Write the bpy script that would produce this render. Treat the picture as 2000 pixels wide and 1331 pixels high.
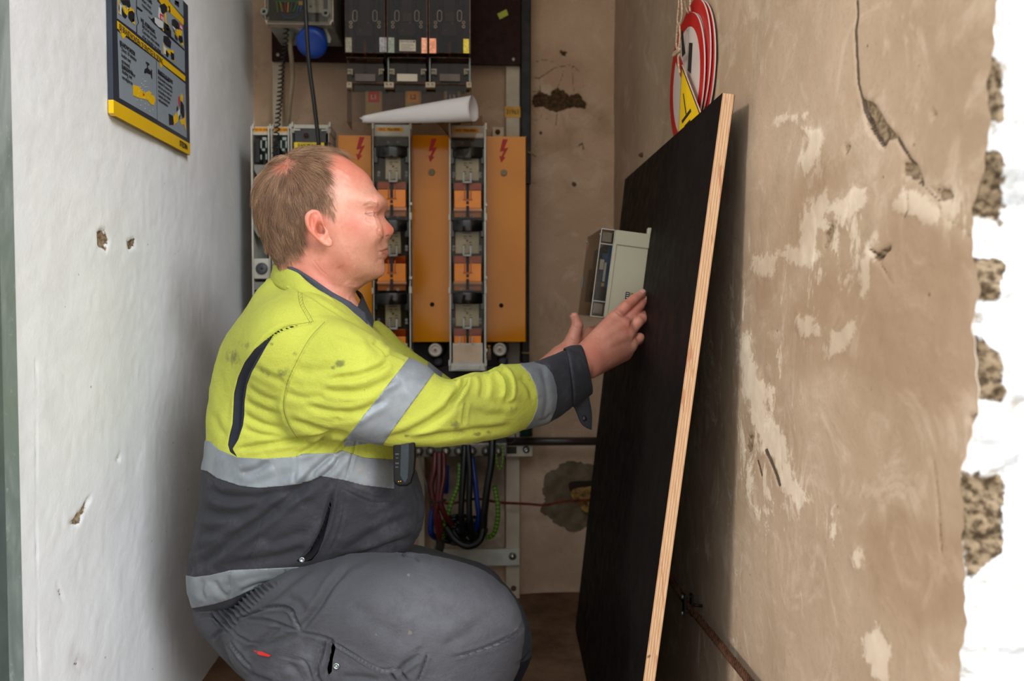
import bpy, math, random
import numpy as np
from math import pi, sin, cos, tan, radians, sqrt

for _o in list(bpy.data.objects):
    bpy.data.objects.remove(_o)
SC = bpy.context.scene
COL = SC.collection
random.seed(7)
RNG = np.random.default_rng(7)

# ------------------------------------------------------------------ camera
FPX, IW, IH = 1700.0, 2000.0, 1331.0
CAMH = 0.82
PITCH = math.atan(65.5 / FPX)
YAW = math.atan(100.0 / FPX)
cd = bpy.data.cameras.new('camera')
cam = bpy.data.objects.new('camera', cd)
COL.objects.link(cam)
cam.location = (0, 0, CAMH)
cam.rotation_euler = (pi / 2 - PITCH, 0, -YAW)
cd.sensor_width = 36.0
cd.lens = 36.0 * FPX / IW
cd.clip_start = 0.02
cd.dof.use_dof = True
cd.dof.focus_distance = 1.36
cd.dof.aperture_fstop = 4.5
SC.camera = cam

# ------------------------------------------------------------------ light
world = bpy.data.worlds.new('world')
SC.world = world
world.use_nodes = True
_nt = world.node_tree
_bg = _nt.nodes['Background']
_tc = _nt.nodes.new('ShaderNodeTexCoord')
_sx = _nt.nodes.new('ShaderNodeSeparateXYZ')
_nt.links.new(_tc.outputs['Generated'], _sx.inputs[0])
_rp = _nt.nodes.new('ShaderNodeValToRGB')
_nt.links.new(_sx.outputs['Z'], _rp.inputs[0])
_e = _rp.color_ramp.elements
_e[0].position = 0.0
_e[0].color = (0.88, 0.79, 0.68, 1)          # street, hedges and house fronts opposite
_e[1].position = 1.0
_e[1].color = (1.7, 1.95, 2.3, 1)
for _p, _c in ((0.24, (0.92, 0.86, 0.78, 1)), (0.42, (1.10, 1.14, 1.18, 1)), (0.60, (2.0, 2.15, 2.35, 1))):
    _k = _e.new(_p)
    _k.color = _c
_nt.links.new(_rp.outputs[0], _bg.inputs['Color'])
_bg.inputs['Strength'].default_value = 1.25


def sun(name, loc, target, energy, angle, color):
    l = bpy.data.lights.new(name, 'SUN')
    l.energy = energy
    l.angle = radians(angle)
    l.color = color
    o = bpy.data.objects.new(name, l)
    COL.objects.link(o)
    o.location = loc
    from mathutils import Vector
    d = Vector(target) - Vector(loc)
    o.rotation_euler = d.to_track_quat('-Z', 'Y').to_euler()
    return o


# hazy daylight falling in through the open front of the cupboard, from the right of the camera
sun('hazy_sun', (2.0, -1.6, 2.3), (0, 1.4, 0.75), 1.7, 20, (0.96, 0.98, 1.0))
# low bright haze from the left, past the door frame
sun('left_haze', (-1.9, -0.2, 1.5), (.3, 1.12, .75), 1.15, 9, (1.0, 0.97, 0.93))

SC.view_settings.view_transform = 'Standard'
SC.view_settings.look = 'None'
SC.view_settings.gamma = 1.0
SC.view_settings.use_curve_mapping = False
SC.view_settings.exposure = 0.28
SC.cycles.max_bounces = 10
SC.cycles.diffuse_bounces = 5
SC.cycles.transparent_max_bounces = 24
SC.cycles.use_denoising = True

# ------------------------------------------------------------------ projection
_cp, _sp, _cy, _sy = cos(PITCH), sin(PITCH), cos(YAW), sin(YAW)
FWD = np.array([_sy * _cp, _cy * _cp, -_sp])
RGT = np.array([_cy, -_sy, 0.0])
UPV = np.cross(RGT, FWD)
CAMP = np.array([0, 0, CAMH])


def ray(px, py):
    return FWD + RGT * ((px - 1000.0) / FPX) - UPV * ((py - 665.5) / FPX)


def at(px, py, Y):
    """the point in the place that photo pixel (px, py) shows when it stands at distance Y"""
    r = ray(px, py)
    return CAMP + r * (Y / r[1])


def onx(px, py, X):
    r = ray(px, py)
    return CAMP + r * (X / r[0])


def proj(P):
    d = np.asarray(P) - CAMP
    w = d @ FWD
    return np.stack([1000 + FPX * (d @ RGT) / w, 665.5 - FPX * (d @ UPV) / w], -1)


YB = 2.464
XL = float(at(500, 600, YB)[0])
XR = float(at(1198, 600, YB)[0])
CEIL = 2.35


# ------------------------------------------------------------------ materials
def lin(c):
    def f(v):
        v /= 255.0
        return v / 12.92 if v <= 0.04045 else ((v + 0.055) / 1.055) ** 2.4
    return (f(c[0]), f(c[1]), f(c[2]), 1.0)


class NT:
    """a few shortcuts for node trees"""
    def __init__(s, name):
        s.m = bpy.data.materials.new(name)
        s.m.use_nodes = True
        s.t = s.m.node_tree
        s.n = s.t.nodes
        s.b = s.n['Principled BSDF']
        s.out = s.n['Material Output']
        s.tc = s.n.new('ShaderNodeTexCoord')

    def link(s, a, b):
        s.t.links.new(a, b)

    def set(s, sock, v):
        if hasattr(v, 'is_linked') or isinstance(v, bpy.types.NodeSocket):
            s.link(v, sock)
        else:
            sock.default_value = v

    def noise(s, scale, detail=4, rough=.55, dist=0, stretch=None, vec=None, out='Fac'):
        t = s.n.new('ShaderNodeTexNoise')
        t.inputs['Scale'].default_value = scale
        t.inputs['Detail'].default_value = detail
        t.inputs['Roughness'].default_value = rough
        t.inputs['Distortion'].default_value = dist
        v = vec or s.tc.outputs['Object']
        if stretch:
            mp = s.n.new('ShaderNodeMapping')
            mp.inputs['Scale'].default_value = stretch
            s.link(v, mp.inputs['Vector'])
            v = mp.outputs['Vector']
        s.link(v, t.inputs['Vector'])
        return t.outputs[out]

    def vor(s, scale, feature='F1', stretch=None):
        t = s.n.new('ShaderNodeTexVoronoi')
        t.feature = feature
        t.inputs['Scale'].default_value = scale
        v = s.tc.outputs['Object']
        if stretch:
            mp = s.n.new('ShaderNodeMapping')
            mp.inputs['Scale'].default_value = stretch
            s.link(v, mp.inputs['Vector'])
            v = mp.outputs['Vector']
        s.link(v, t.inputs['Vector'])
        return t.outputs['Distance']

    def wave(s, scale, dist=0, axis='X', detail=2):
        t = s.n.new('ShaderNodeTexWave')
        t.bands_direction = axis
        t.inputs['Scale'].default_value = scale
        t.inputs['Distortion'].default_value = dist
        t.inputs['Detail'].default_value = detail
        s.link(s.tc.outputs['Object'], t.inputs['Vector'])
        return t.outputs['Fac']

    def attr(s, name):
        t = s.n.new('ShaderNodeAttribute')
        t.attribute_name = name
        return t.outputs['Fac']

    def math(s, op, a, b=0.0, c=None):
        t = s.n.new('ShaderNodeMath')
        t.operation = op
        s.set(t.inputs[0], a)
        s.set(t.inputs[1], b)
        if c is not None:
            s.set(t.inputs[2], c)
        return t.outputs[0]

    def ramp(s, f, lo, hi, a=0.0, b=1.0, smooth=True):
        t = s.n.new('ShaderNodeMapRange')
        t.interpolation_type = 'SMOOTHSTEP' if smooth else 'LINEAR'
        s.set(t.inputs[0], f)
        t.inputs[1].default_value = lo
        t.inputs[2].default_value = hi
        t.inputs[3].default_value = a
        t.inputs[4].default_value = b
        return t.outputs[0]

    def mix(s, f, a, b, mode='MIX'):
        t = s.n.new('ShaderNodeMix')
        t.data_type = 'RGBA'
        t.blend_type = mode
        s.set(t.inputs[0], f)
        s.set(t.inputs[6], a)
        s.set(t.inputs[7], b)
        return t.outputs[2]

    def bump(s, h, strength=.3, dist=.002, prev=None):
        t = s.n.new('ShaderNodeBump')
        t.inputs['Strength'].default_value = strength
        t.inputs['Distance'].default_value = dist
        s.link(h, t.inputs['Height'])
        if prev is not None:
            s.link(prev, t.inputs['Normal'])
        return t.outputs['Normal']

    def done(s, color=None, rough=None, metal=None, normal=None, spec=None):
        if color is not None:
            s.set(s.b.inputs['Base Color'], color)
        if rough is not None:
            s.set(s.b.inputs['Roughness'], rough)
        if metal is not None:
            s.set(s.b.inputs['Metallic'], metal)
        if spec is not None:
            s.set(s.b.inputs['Specular IOR Level'], spec)
        if normal is not None:
            s.link(normal, s.b.inputs['Normal'])
        return s.m


_MC = {}


def M(name, col, rough=.5, metal=0.0, var=.12, vs=14.0, bump=.12, bs=250.0, spec=.5, dist=.0006):
    """plain painted / plastic / metal surface with slight mottling and grain"""
    if name in _MC:
        return _MC[name]
    s = NT(name)
    c = lin(col)
    d = tuple(x * (1 - var * 1.6) for x in c[:3]) + (1,)
    l = tuple(min(1, x * (1 + var)) for x in c[:3]) + (1,)
    n = s.noise(vs, 5, .6)
    colr = s.mix(s.ramp(n, .3, .7), d, l)
    rg = s.ramp(s.noise(vs * 3, 3), .3, .7, max(.03, rough - .07), min(1, rough + .07))
    nm = s.bump(s.noise(bs, 3), bump, dist) if bump else None
    _MC[name] = s.done(colr, rg, metal, nm, spec)
    return _MC[name]


def clear_mat(name, tint, density=0.9, rough=.06, gloss=.7):
    """thin clear or smoked plastic: tinted see-through sheet with a fresnel shine"""
    if name in _MC:
        return _MC[name]
    s = NT(name)
    s.n.remove(s.b)
    tr = s.n.new('ShaderNodeBsdfTransparent')
    c = lin(tint)
    nz = s.ramp(s.noise(9, 3), .3, .7, density * .94, min(1, density * 1.04))
    tr_c = s.mix(nz, (0, 0, 0, 1), c)
    s.link(tr_c, tr.inputs['Color'])
    gl = s.n.new('ShaderNodeBsdfGlossy')
    gl.inputs['Roughness'].default_value = rough
    gl.inputs['Color'].default_value = (gloss, gloss, gloss, 1)
    fr = s.n.new('ShaderNodeFresnel')
    fr.inputs['IOR'].default_value = 1.5
    s.link(s.bump(s.noise(12, 2), .25, .003), fr.inputs['Normal'])
    mx = s.n.new('ShaderNodeMixShader')
    geo = s.n.new('ShaderNodeNewGeometry')
    s.link(s.math('MULTIPLY', fr.outputs[0], s.math('SUBTRACT', 1.0, geo.outputs['Backfacing'])), mx.inputs[0])
    s.link(tr.outputs[0], mx.inputs[1])
    s.link(gl.outputs[0], mx.inputs[2])
    s.link(mx.outputs[0], s.out.inputs['Surface'])
    _MC[name] = s.m
    return s.m


# ------------------------------------------------------------------ objects
def link(name, me, parent=None):
    o = bpy.data.objects.new(name, me)
    COL.objects.link(o)
    if parent is not None:
        o.parent = parent
        o.matrix_parent_inverse = parent.matrix_world.inverted() if False else o.matrix_parent_inverse
        o.location = tuple(-np.array(ORG.get(parent.name, (0, 0, 0))))
        ORG[name] = (0, 0, 0)
        ORG[o.name] = (0, 0, 0)
    return o


ORG = {}


def thing(name, label, cat, base, group=None):
    """an Empty at the thing's base; its parts are built in room coordinates below it"""
    o = bpy.data.objects.new(name, None)
    COL.objects.link(o)
    o.location = tuple(float(v) for v in base)
    o.empty_display_size = .05
    ORG[o.name] = tuple(float(v) for v in base)
    o['label'] = label
    o['category'] = cat
    if group:
        o['group'] = group
    return o


def tag(o, label, cat, group=None, kind=None):
    o['label'] = label
    o['category'] = cat
    if group:
        o['group'] = group
    if kind:
        o['kind'] = kind
    return o


def struct(o):
    o['kind'] = 'structure'
    return o


def rawmesh(name, V, F, mat=None, parent=None, smooth=False, attrs=None):
    me = bpy.data.meshes.new(name)
    V = np.asarray(V, dtype=np.float32)
    if isinstance(F, np.ndarray):
        n, k = F.shape
        me.vertices.add(len(V))
        me.vertices.foreach_set('co', V.ravel())
        me.loops.add(n * k)
        me.loops.foreach_set('vertex_index', F.astype(np.int32).ravel())
        me.polygons.add(n)
        me.polygons.foreach_set('loop_start', np.arange(0, n * k, k, dtype=np.int32))
        me.polygons.foreach_set('loop_total', np.full(n, k, dtype=np.int32))
    else:
        me.from_pydata([tuple(map(float, v)) for v in V], [], F)
    me.update(calc_edges=True)
    me.validate()
    if smooth:
        me.polygons.foreach_set('use_smooth', np.ones(len(me.polygons), dtype=bool))
    if mat:
        me.materials.append(mat)
    if attrs:
        for k_, a in attrs.items():
            at_ = me.attributes.new(k_, 'FLOAT', 'POINT')
            at_.data.foreach_set('value', np.asarray(a, dtype=np.float32))
    return link(name, me, parent)


class MB:
    """collects simple shapes in room coordinates; build() links them as one mesh"""
    def __init__(s):
        s.v, s.f, s.sm = [], [], []

    def add(s, V, F, smooth=False):
        b = len(s.v)
        s.v += [tuple(map(float, p)) for p in V]
        for f in F:
            s.f.append(tuple(i + b for i in f))
            s.sm.append(smooth)
        return s

    def box(s, x0, x1, y0, y1, z0, z1):
        V = [(x, y, z) for z in (z0, z1) for y in (y0, y1) for x in (x0, x1)]
        return s.add(V, [(0, 2, 3, 1), (4, 5, 7, 6), (0, 1, 5, 4), (2, 6, 7, 3), (0, 4, 6, 2), (1, 3, 7, 5)])

    def pbox(s, px0, py0, px1, py1, Y, depth):
        """a box whose front face shows at that photo rectangle when at distance Y"""
        a, b = at(px0, py0, Y), at(px1, py1, Y)
        return s.box(min(a[0], b[0]), max(a[0], b[0]), Y, Y + depth, min(a[2], b[2]), max(a[2], b[2]))

    def frame(s, c, R, sx, sy, sz):
        """box centred at c with axes the columns of R and half sizes"""
        c = np.array(c); R = np.array(R)
        V = [c + R[:, 0] * sx * i + R[:, 1] * sy * j + R[:, 2] * sz * k for k in (-1, 1) for j in (-1, 1) for i in (-1, 1)]
        return s.add(V, [(0, 2, 3, 1), (4, 5, 7, 6), (0, 1, 5, 4), (2, 6, 7, 3), (0, 4, 6, 2), (1, 3, 7, 5)])

    def rings(s, R, cap=True, smooth=True, closed=False):
        n = len(R[0]); V = [p for r in R for p in r]; F = []
        for i in range(len(R) - 1):
            for j in range(n):
                k = (j + 1) % n
                F.append((i * n + j, i * n + k, (i + 1) * n + k, (i + 1) * n + j))
        if closed:
            i = len(R) - 1
            for j in range(n):
                k = (j + 1) % n
                F.append((i * n + j, i * n + k, k, j))
        s.add(V, F, smooth)
        if cap and not closed:
            b = len(s.v) - len(V)
            s.f.append(tuple(b + j for j in reversed(range(n)))); s.sm.append(False)
            s.f.append(tuple(b + (len(R) - 1) * n + j for j in range(n))); s.sm.append(False)
        return s

    def cyl(s, a, b, r, r2=None, n=20, cap=True, smooth=True):
        return s.tube([a, b], [r, r if r2 is None else r2], n, cap, smooth)

    def tube(s, pts, r, n=10, cap=True, smooth=True):
        P = [np.array(p, float) for p in pts]
        if not hasattr(r, '__len__'):
            r = [r] * len(P)
        T = []
        for i in range(len(P)):
            t = P[min(i + 1, len(P) - 1)] - P[max(i - 1, 0)]
            T.append(t / (np.linalg.norm(t) + 1e-12))
        up = np.array([0, 0, 1.0]) if abs(T[0][2]) < .9 else np.array([1.0, 0, 0])
        u = np.cross(T[0], up); u /= np.linalg.norm(u)
        R = []
        for p, t, rr in zip(P, T, r):
            u = u - t * (u @ t); u /= np.linalg.norm(u) + 1e-12
            w = np.cross(t, u)
            R.append([p + rr * (cos(2 * pi * k / n) * u + sin(2 * pi * k / n) * w) for k in range(n)])
        return s.rings(R, cap, smooth)

    def lathe(s, c, axis, prof, n=28):
        """profile [(along, radius)] turned round axis"""
        c = np.array(c, float); t = np.array(axis, float); t /= np.linalg.norm(t)
        up = np.array([0, 0, 1.0]) if abs(t[2]) < .9 else np.array([1.0, 0, 0])
        u = np.cross(t, up); u /= np.linalg.norm(u); w = np.cross(t, u)
        R = [[c + t * a + r * (cos(2 * pi * k / n) * u + sin(2 * pi * k / n) * w) for k in range(n)] for a, r in prof]
        return s.rings(R, True, True)

    def prism(s, pts, d):
        """flat outline (3-d points) given thickness along vector d"""
        n = len(pts); P = [np.array(p, float) for p in pts]; d = np.array(d, float)
        V = P + [p + d for p in P]
        F = [tuple(range(n)), tuple(range(2 * n - 1, n - 1, -1))]
        F += [(i, (i + 1) % n, n + (i + 1) % n, n + i) for i in range(n)]
        return s.add(V, F)

    def build(s, name, mat, parent=None, bevel=0, seg=2, split=False):
        me = bpy.data.meshes.new(name)
        me.from_pydata(s.v, [], s.f)
        me.update()
        me.polygons.foreach_set('use_smooth', s.sm)
        me.materials.append(mat)
        import bmesh
        bm = bmesh.new(); bm.from_mesh(me)
        bmesh.ops.recalc_face_normals(bm, faces=bm.faces)
        bm.to_mesh(me); bm.free()
        o = link(name, me, parent)
        if bevel:
            b = o.modifiers.new('bevel', 'BEVEL')
            b.width = bevel; b.segments = seg; b.limit_method = 'ANGLE'; b.angle_limit = radians(40)
            b.harden_normals = False
        return split_loose(o) if split else o


def split_loose(o):
    """one object for every separate piece of a freshly made mesh"""
    me = o.data
    n = len(me.vertices)
    par = list(range(n))

    def find(a):
        while par[a] != a:
            par[a] = par[par[a]]
            a = par[a]
        return a
    for e in me.edges:
        a, b = find(e.vertices[0]), find(e.vertices[1])
        if a != b:
            par[a] = b
    groups = {}
    for p in me.polygons:
        groups.setdefault(find(p.vertices[0]), []).append(p)
    if len(groups) < 2:
        return [o]
    name = o.name.split('.')[0]
    out = []
    co = [tuple(v.co) for v in me.vertices]
    for g in groups.values():
        ids = {}
        F = []
        sm = []
        for p in g:
            F.append(tuple(ids.setdefault(i, len(ids)) for i in p.vertices)); sm.append(p.use_smooth)
        m2 = bpy.data.meshes.new(name)
        m2.from_pydata([co[i] for i in ids], [], F)
        m2.polygons.foreach_set('use_smooth', sm)
        m2.materials.append(me.materials[0])
        q = o.copy()
        q.data = m2
        COL.objects.link(q)
        q.name = name
        ORG[q.name] = (0, 0, 0)
        out.append(q)
    bpy.data.objects.remove(o)
    return out


def catmull(P, n=8, closed=False):
    P = [np.array(p, float) for p in P]
    if len(P) < 3 and not closed:
        return [P[0] + (P[-1] - P[0]) * i / n for i in range(n + 1)]
    out = []
    m = len(P)
    rng_ = range(m) if closed else range(m - 1)
    for i in rng_:
        g = (lambda k: P[k % m]) if closed else (lambda k: P[min(max(k, 0), m - 1)])
        p0, p1, p2, p3 = g(i - 1), g(i), g(i + 1), g(i + 2)
        for j in range(n):
            t = j / n
            out.append(.5 * ((2 * p1) + (-p0 + p2) * t + (2 * p0 - 5 * p1 + 4 * p2 - p3) * t * t + (-p0 + 3 * p1 - 3 * p2 + p3) * t ** 3))
    if not closed:
        out.append(P[-1])
    return out


def cab(pts, n=8):
    """smooth path through (px, py, Y) triples"""
    return catmull([at(*p) for p in pts], n)


def sheet(name, A, B, mat, parent=None, thick=.0012, n=6, rows=6, sub=True, bow=0.0):
    """a cloth-like sheet between two smooth curves"""
    A = np.array(catmull(A, n)); B = np.array(catmull(B, n))
    m = len(A)
    V, F = [], []
    for r in range(rows + 1):
        t = r / rows
        for i in range(m):
            V.append(A[i] * (1 - t) + B[i] * t + np.array([0, -1, 0]) * bow * sin(pi * t))
    for r in range(rows):
        for i in range(m - 1):
            F.append((r * m + i, r * m + i + 1, (r + 1) * m + i + 1, (r + 1) * m + i))
    o = rawmesh(name, V, F, mat, parent, True)
    md = o.modifiers.new('thick', 'SOLIDIFY'); md.thickness = thick; md.offset = 0
    return o


def text(body, loc, size, mat, parent=None, xdir=(1, 0, 0), up=(0, 0, 1), width=None, align='LEFT', depth=.00015, name='lettering', bold=0.0, spacing=1.0):
    cu = bpy.data.curves.new('t', 'FONT')
    cu.body = body
    cu.size = size
    cu.align_x = align
    cu.align_y = 'BOTTOM_BASELINE' if False else 'CENTER'
    cu.extrude = depth
    cu.offset = bold
    cu.resolution_u = 3
    cu.space_line = spacing
    tmp = bpy.data.objects.new('t', cu)
    COL.objects.link(tmp)
    dg = bpy.context.evaluated_depsgraph_get()
    me = bpy.data.meshes.new_from_object(tmp.evaluated_get(dg))
    bpy.data.objects.remove(tmp)
    bpy.data.curves.remove(cu)
    n = len(me.vertices)
    co = np.empty(n * 3, dtype=np.float32)
    me.vertices.foreach_get('co', co)
    co = co.reshape(-1, 3)
    if width and n:
        w = co[:, 0].max() - co[:, 0].min()
        co[:, 0] *= width / max(w, 1e-9)
    x = np.array(xdir, float); u = np.array(up, float); z = np.cross(x, u)
    W = np.array(loc) + co[:, :1] * x + co[:, 1:2] * u + co[:, 2:3] * z
    me.vertices.foreach_set('co', W.astype(np.float32).ravel())
    me.update()
    me.materials.clear()
    me.materials.append(mat)
    me.name = name
    return link(name, me, parent)


def join_into(objs, name):
    """merge freshly made meshes that are one marking into one object"""
    V, F = [], []
    for o in objs:
        b = len(V)
        V += [tuple(v.co) for v in o.data.vertices]
        F += [tuple(b + i for i in p.vertices) for p in o.data.polygons]
    base = objs[0]
    me = bpy.data.meshes.new(name)
    me.from_pydata(V, [], F)
    me.materials.append(base.data.materials[0])
    me.update()
    par = base.parent
    for o in objs:
        bpy.data.objects.remove(o)
    return link(name, me, par)


# ------------------------------------------------------------------ 2-d helpers on photo coordinates
def seg_dist(Q, A, B):
    A = np.asarray(A, float); B = np.asarray(B, float)
    d = B - A
    t = np.clip(((Q - A) @ d) / (d @ d + 1e-12), 0, 1)
    return np.hypot(*(Q - A - t[:, None] * d).T), t


def line_dist(Q, P):
    """distance to a polyline and the place along it (0..1)"""
    best = np.full(len(Q), 1e9); pos = np.zeros(len(Q))
    n = len(P) - 1
    for i in range(n):
        d, t = seg_dist(Q, P[i], P[i + 1])
        m = d < best
        best[m] = d[m]; pos[m] = (i + t[m]) / n
    return best, pos


def poly_sd(Q, P):
    """signed distance to a closed outline, positive inside"""
    P = np.asarray(P, float)
    n = len(P)
    best = np.full(len(Q), 1e9)
    ins = np.zeros(len(Q), bool)
    x, y = Q[:, 0], Q[:, 1]
    for i in range(n):
        a, b = P[i], P[(i + 1) % n]
        d, _ = seg_dist(Q, a, b)
        best = np.minimum(best, d)
        c = (a[1] > y) != (b[1] > y)
        with np.errstate(divide='ignore', invalid='ignore'):
            xi = (b[0] - a[0]) * (y - a[1]) / (b[1] - a[1] + 1e-30) + a[0]
        ins ^= c & (x < xi)
    return np.where(ins, best, -best)


def vnoise(P, scale, seed=0):
    """smooth value noise in numpy, -1..1"""
    q = np.asarray(P, float) * scale + seed * 17.37
    i = np.floor(q).astype(np.int64); f = q - i
    f = f * f * (3 - 2 * f)
    out = np.zeros(len(q))
    for dx in (0, 1):
        for dy in (0, 1):
            for dz in (0, 1):
                h = ((i[:, 0] + dx) * 374761393 + (i[:, 1] + dy) * 668265263 + (i[:, 2] + dz) * 2147483647 + seed * 9176) & 0xffffffff
                h = ((h ^ (h >> 13)) * 1274126177) & 0xffffffff
                h = (h ^ (h >> 16)) & 0xffff
                w = (f[:, 0] if dx else 1 - f[:, 0]) * (f[:, 1] if dy else 1 - f[:, 1]) * (f[:, 2] if dz else 1 - f[:, 2])
                out += w * (h / 32767.5 - 1)
    return out
# ================================================================== THE SETTING
def plaster(name, base, dark, light, patch=(222, 205, 182), scal=1.0, bumpk=.5, hole=((92, 74, 54), (150, 130, 104)), warmth=True):
    s = NT(name)
    n1 = s.noise(2.2 * scal, 6, .6)
    n2 = s.noise(9 * scal, 8, .65, 1.5)
    n3 = s.noise(60, 6, .6)
    c = s.mix(s.ramp(n1, .32, .68), lin(dark), lin(base))
    c = s.mix(s.ramp(n2, .50, .68, 0, .55), c, lin(light))
    c = s.mix(s.ramp(n3, .55, .75, 0, .18), c, lin(dark))
    n5 = s.noise(5, 7, .7, 1.0, (1, 1, .7))
    c = s.mix(s.ramp(n5, .52, .66, 0, .30 if warmth else 0), c, lin((140, 124, 96)))
    c = s.mix(s.ramp(s.noise(190, 5, .75), .50, .75, 0, .35 if warmth else .06), c, lin((128, 104, 80)))
    # marks: scraped pale patches, bare brown spots, cracks
    wob = s.math('MULTIPLY', s.math('SUBTRACT', s.noise(38, 6, .7), .5), 46.0)
    wob2 = s.math('MULTIPLY', s.math('SUBTRACT', s.noise(90, 4, .7), .5), 14.0)
    wob3 = s.math('MULTIPLY', s.math('SUBTRACT', s.noise(9, 3, .6), .5), 26.0)
    wob4 = s.math('MULTIPLY', s.math('SUBTRACT', s.noise(17, 8, .75, 1.0), .5), 70.0)
    pa = s.ramp(s.math('ADD', s.math('ADD', s.math('ADD', s.attr('pale'), wob), wob3), wob4), -3, 6.0, 0, .62)
    c = s.mix(pa, c, lin(patch))
    sp = s.noise(15, 9, .78, .8, (1, 1, .5))
    spk = s.math('MULTIPLY', s.ramp(sp, .545, .60), s.ramp(s.attr('zone'), -30, 40, 0, .6))
    c = s.mix(spk, c, lin(patch))
    sp2 = s.noise(34, 8, .8, .5, (1, 1, .35))
    c = s.mix(s.math('MULTIPLY', s.ramp(sp2, .60, .66), s.ramp(s.attr('zone'), -60, 40, 0, .45)), c, lin((132, 108, 84)))
    st = s.ramp(s.math('ADD', s.attr('stain'), wob), -26, 24, 0, .34)
    c = s.mix(st, c, lin((142, 110, 82)))
    ba = s.ramp(s.math('ADD', s.attr('bare'), wob2), -1.5, 1.0)
    bc = s.mix(s.ramp(s.noise(120, 4), .35, .65), lin(hole[0]), lin(hole[1]))
    c = s.mix(ba, c, bc)
    ck = s.ramp(s.math('ADD', s.attr('crack'), s.math('MULTIPLY', wob2, .14)), -.6, .5)
    c = s.mix(s.math('MULTIPLY', ck, .85), c, lin((50, 38, 28)))
    # small pits
    v = s.vor(24)
    pit = s.ramp(v, .035, .055, 1, 0)
    keep = s.ramp(s.noise(3, 2), .52, .6)
    c = s.mix(s.math('MULTIPLY', s.math('MULTIPLY', pit, keep), .75), c, lin((80, 62, 46)))
    h = s.math('ADD', s.math('MULTIPLY', n2, .8), s.math('MULTIPLY', n3, .25))
    h = s.math('ADD', h, s.math('MULTIPLY', pa, .25))
    h = s.math('SUBTRACT', h, s.math('MULTIPLY', ba, .7))
    h = s.math('SUBTRACT', h, s.math('MULTIPLY', ck, .9))
    nm = s.bump(h, bumpk, .003)
    nm = s.bump(s.noise(110, 6, .7), .4, .0015, nm)
    nm = s.bump(s.noise(320, 3), .3, .0006, nm)
    return s.done(c, .88, 0, nm, .25)


def gridwall(name, us, vs, pos, normal, mat, marks=None, amp=.0012, seed=1):
    """a plastered wall as one fine grid; marks give pale / bare / stain / crack shapes in photo coordinates"""
    us = np.asarray(us); vs = np.asarray(vs)
    U, V_ = np.meshgrid(us, vs, indexing='ij')
    P = pos(U.ravel(), V_.ravel())
    nrm = np.array(normal, float)
    Q = proj(P)
    front = ((P - CAMP) @ FWD) > .3
    A = {k: np.full(len(P), -60.0) for k in ('pale', 'bare', 'stain', 'zone')}
    A['crack'] = np.full(len(P), -8.0)
    marks = marks or {}
    for k in ('pale', 'bare', 'stain', 'zone'):
        for pl in marks.get(k, []):
            A[k] = np.maximum(A[k], poly_sd(Q, pl))
    for pl, w in marks.get('crack', []):
        d, t = line_dist(Q, pl)
        A['crack'] = np.maximum(A['crack'], w - d)
    for k in A:
        A[k][~front] = -60 if k != 'crack' else -8
    disp = amp * (vnoise(P, 7, seed) + .5 * vnoise(P, 21, seed + 1) + .3 * vnoise(P, 60, seed + 2))
    disp -= .006 * np.clip((A['bare'] + 4) / 10, 0, 1) * (1 + .5 * vnoise(P, 90, seed + 3))
    disp -= .0022 * np.clip((A['crack'] + 1.5) / 2.5, 0, 1)
    disp += .0009 * np.clip((A['pale'] + 6) / 8, 0, 1) * (1 + vnoise(P, 60, seed + 4))
    P = P + nrm * disp[:, None]
    nu, nv = len(us), len(vs)
    I = np.arange(nu * nv).reshape(nu, nv)
    F = np.stack([I[:-1, :-1], I[1:, :-1], I[1:, 1:], I[:-1, 1:]], -1).reshape(-1, 4)
    # orient
    a = np.cross(P[F[0, 1]] - P[F[0, 0]], P[F[0, 3]] - P[F[0, 0]])
    if a @ nrm < 0:
        F = F[:, ::-1].copy()
    return struct(rawmesh(name, P, F, mat, None, True, A))


def steps(*seg):
    out = []
    for a, b, d in seg:
        n = max(1, int(round((b - a) / d)))
        out += list(np.linspace(a, b, n, endpoint=False))
    out.append(seg[-1][1])
    return np.array(out)


R_PAINT = plaster('beige_plaster', (182, 158, 134), (158, 134, 108), (198, 176, 154))
B_PAINT = plaster('back_plaster', (206, 178, 152), (188, 158, 130), (216, 192, 168), hole=((60, 44, 26), (92, 72, 46)))
L_PAINT = plaster('white_plaster', (236, 239, 241), (228, 231, 233), (241, 243, 244), bumpk=.22, warmth=False)

# ---- right wall: broken front edge, crack, scraped paint
EDGE = [(0, 1966), (90, 1962), (180, 1956), (250, 1958), (300, 1950), (400, 1932), (470, 1926), (560, 1942), (650, 1936), (750, 1946),
        (860, 1940), (920, 1920), (960, 1913), (1050, 1918), (1130, 1926), (1200, 1930), (1331, 1922)]


def edge_y(z):
    """distance of the wall's broken front edge at height z"""
    ys, xs = zip(*EDGE)
    z = np.asarray(z, float)
    py = 600 + (CAMH - z) / .71 * FPX
    x = np.interp(py, ys, xs)
    x = x + 2.5 * np.sin(z * 130) + 2 * np.sin(z * 310 + 1) + 3 * np.sin(z * 61)
    return FPX * XR / (x - 900)


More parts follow.
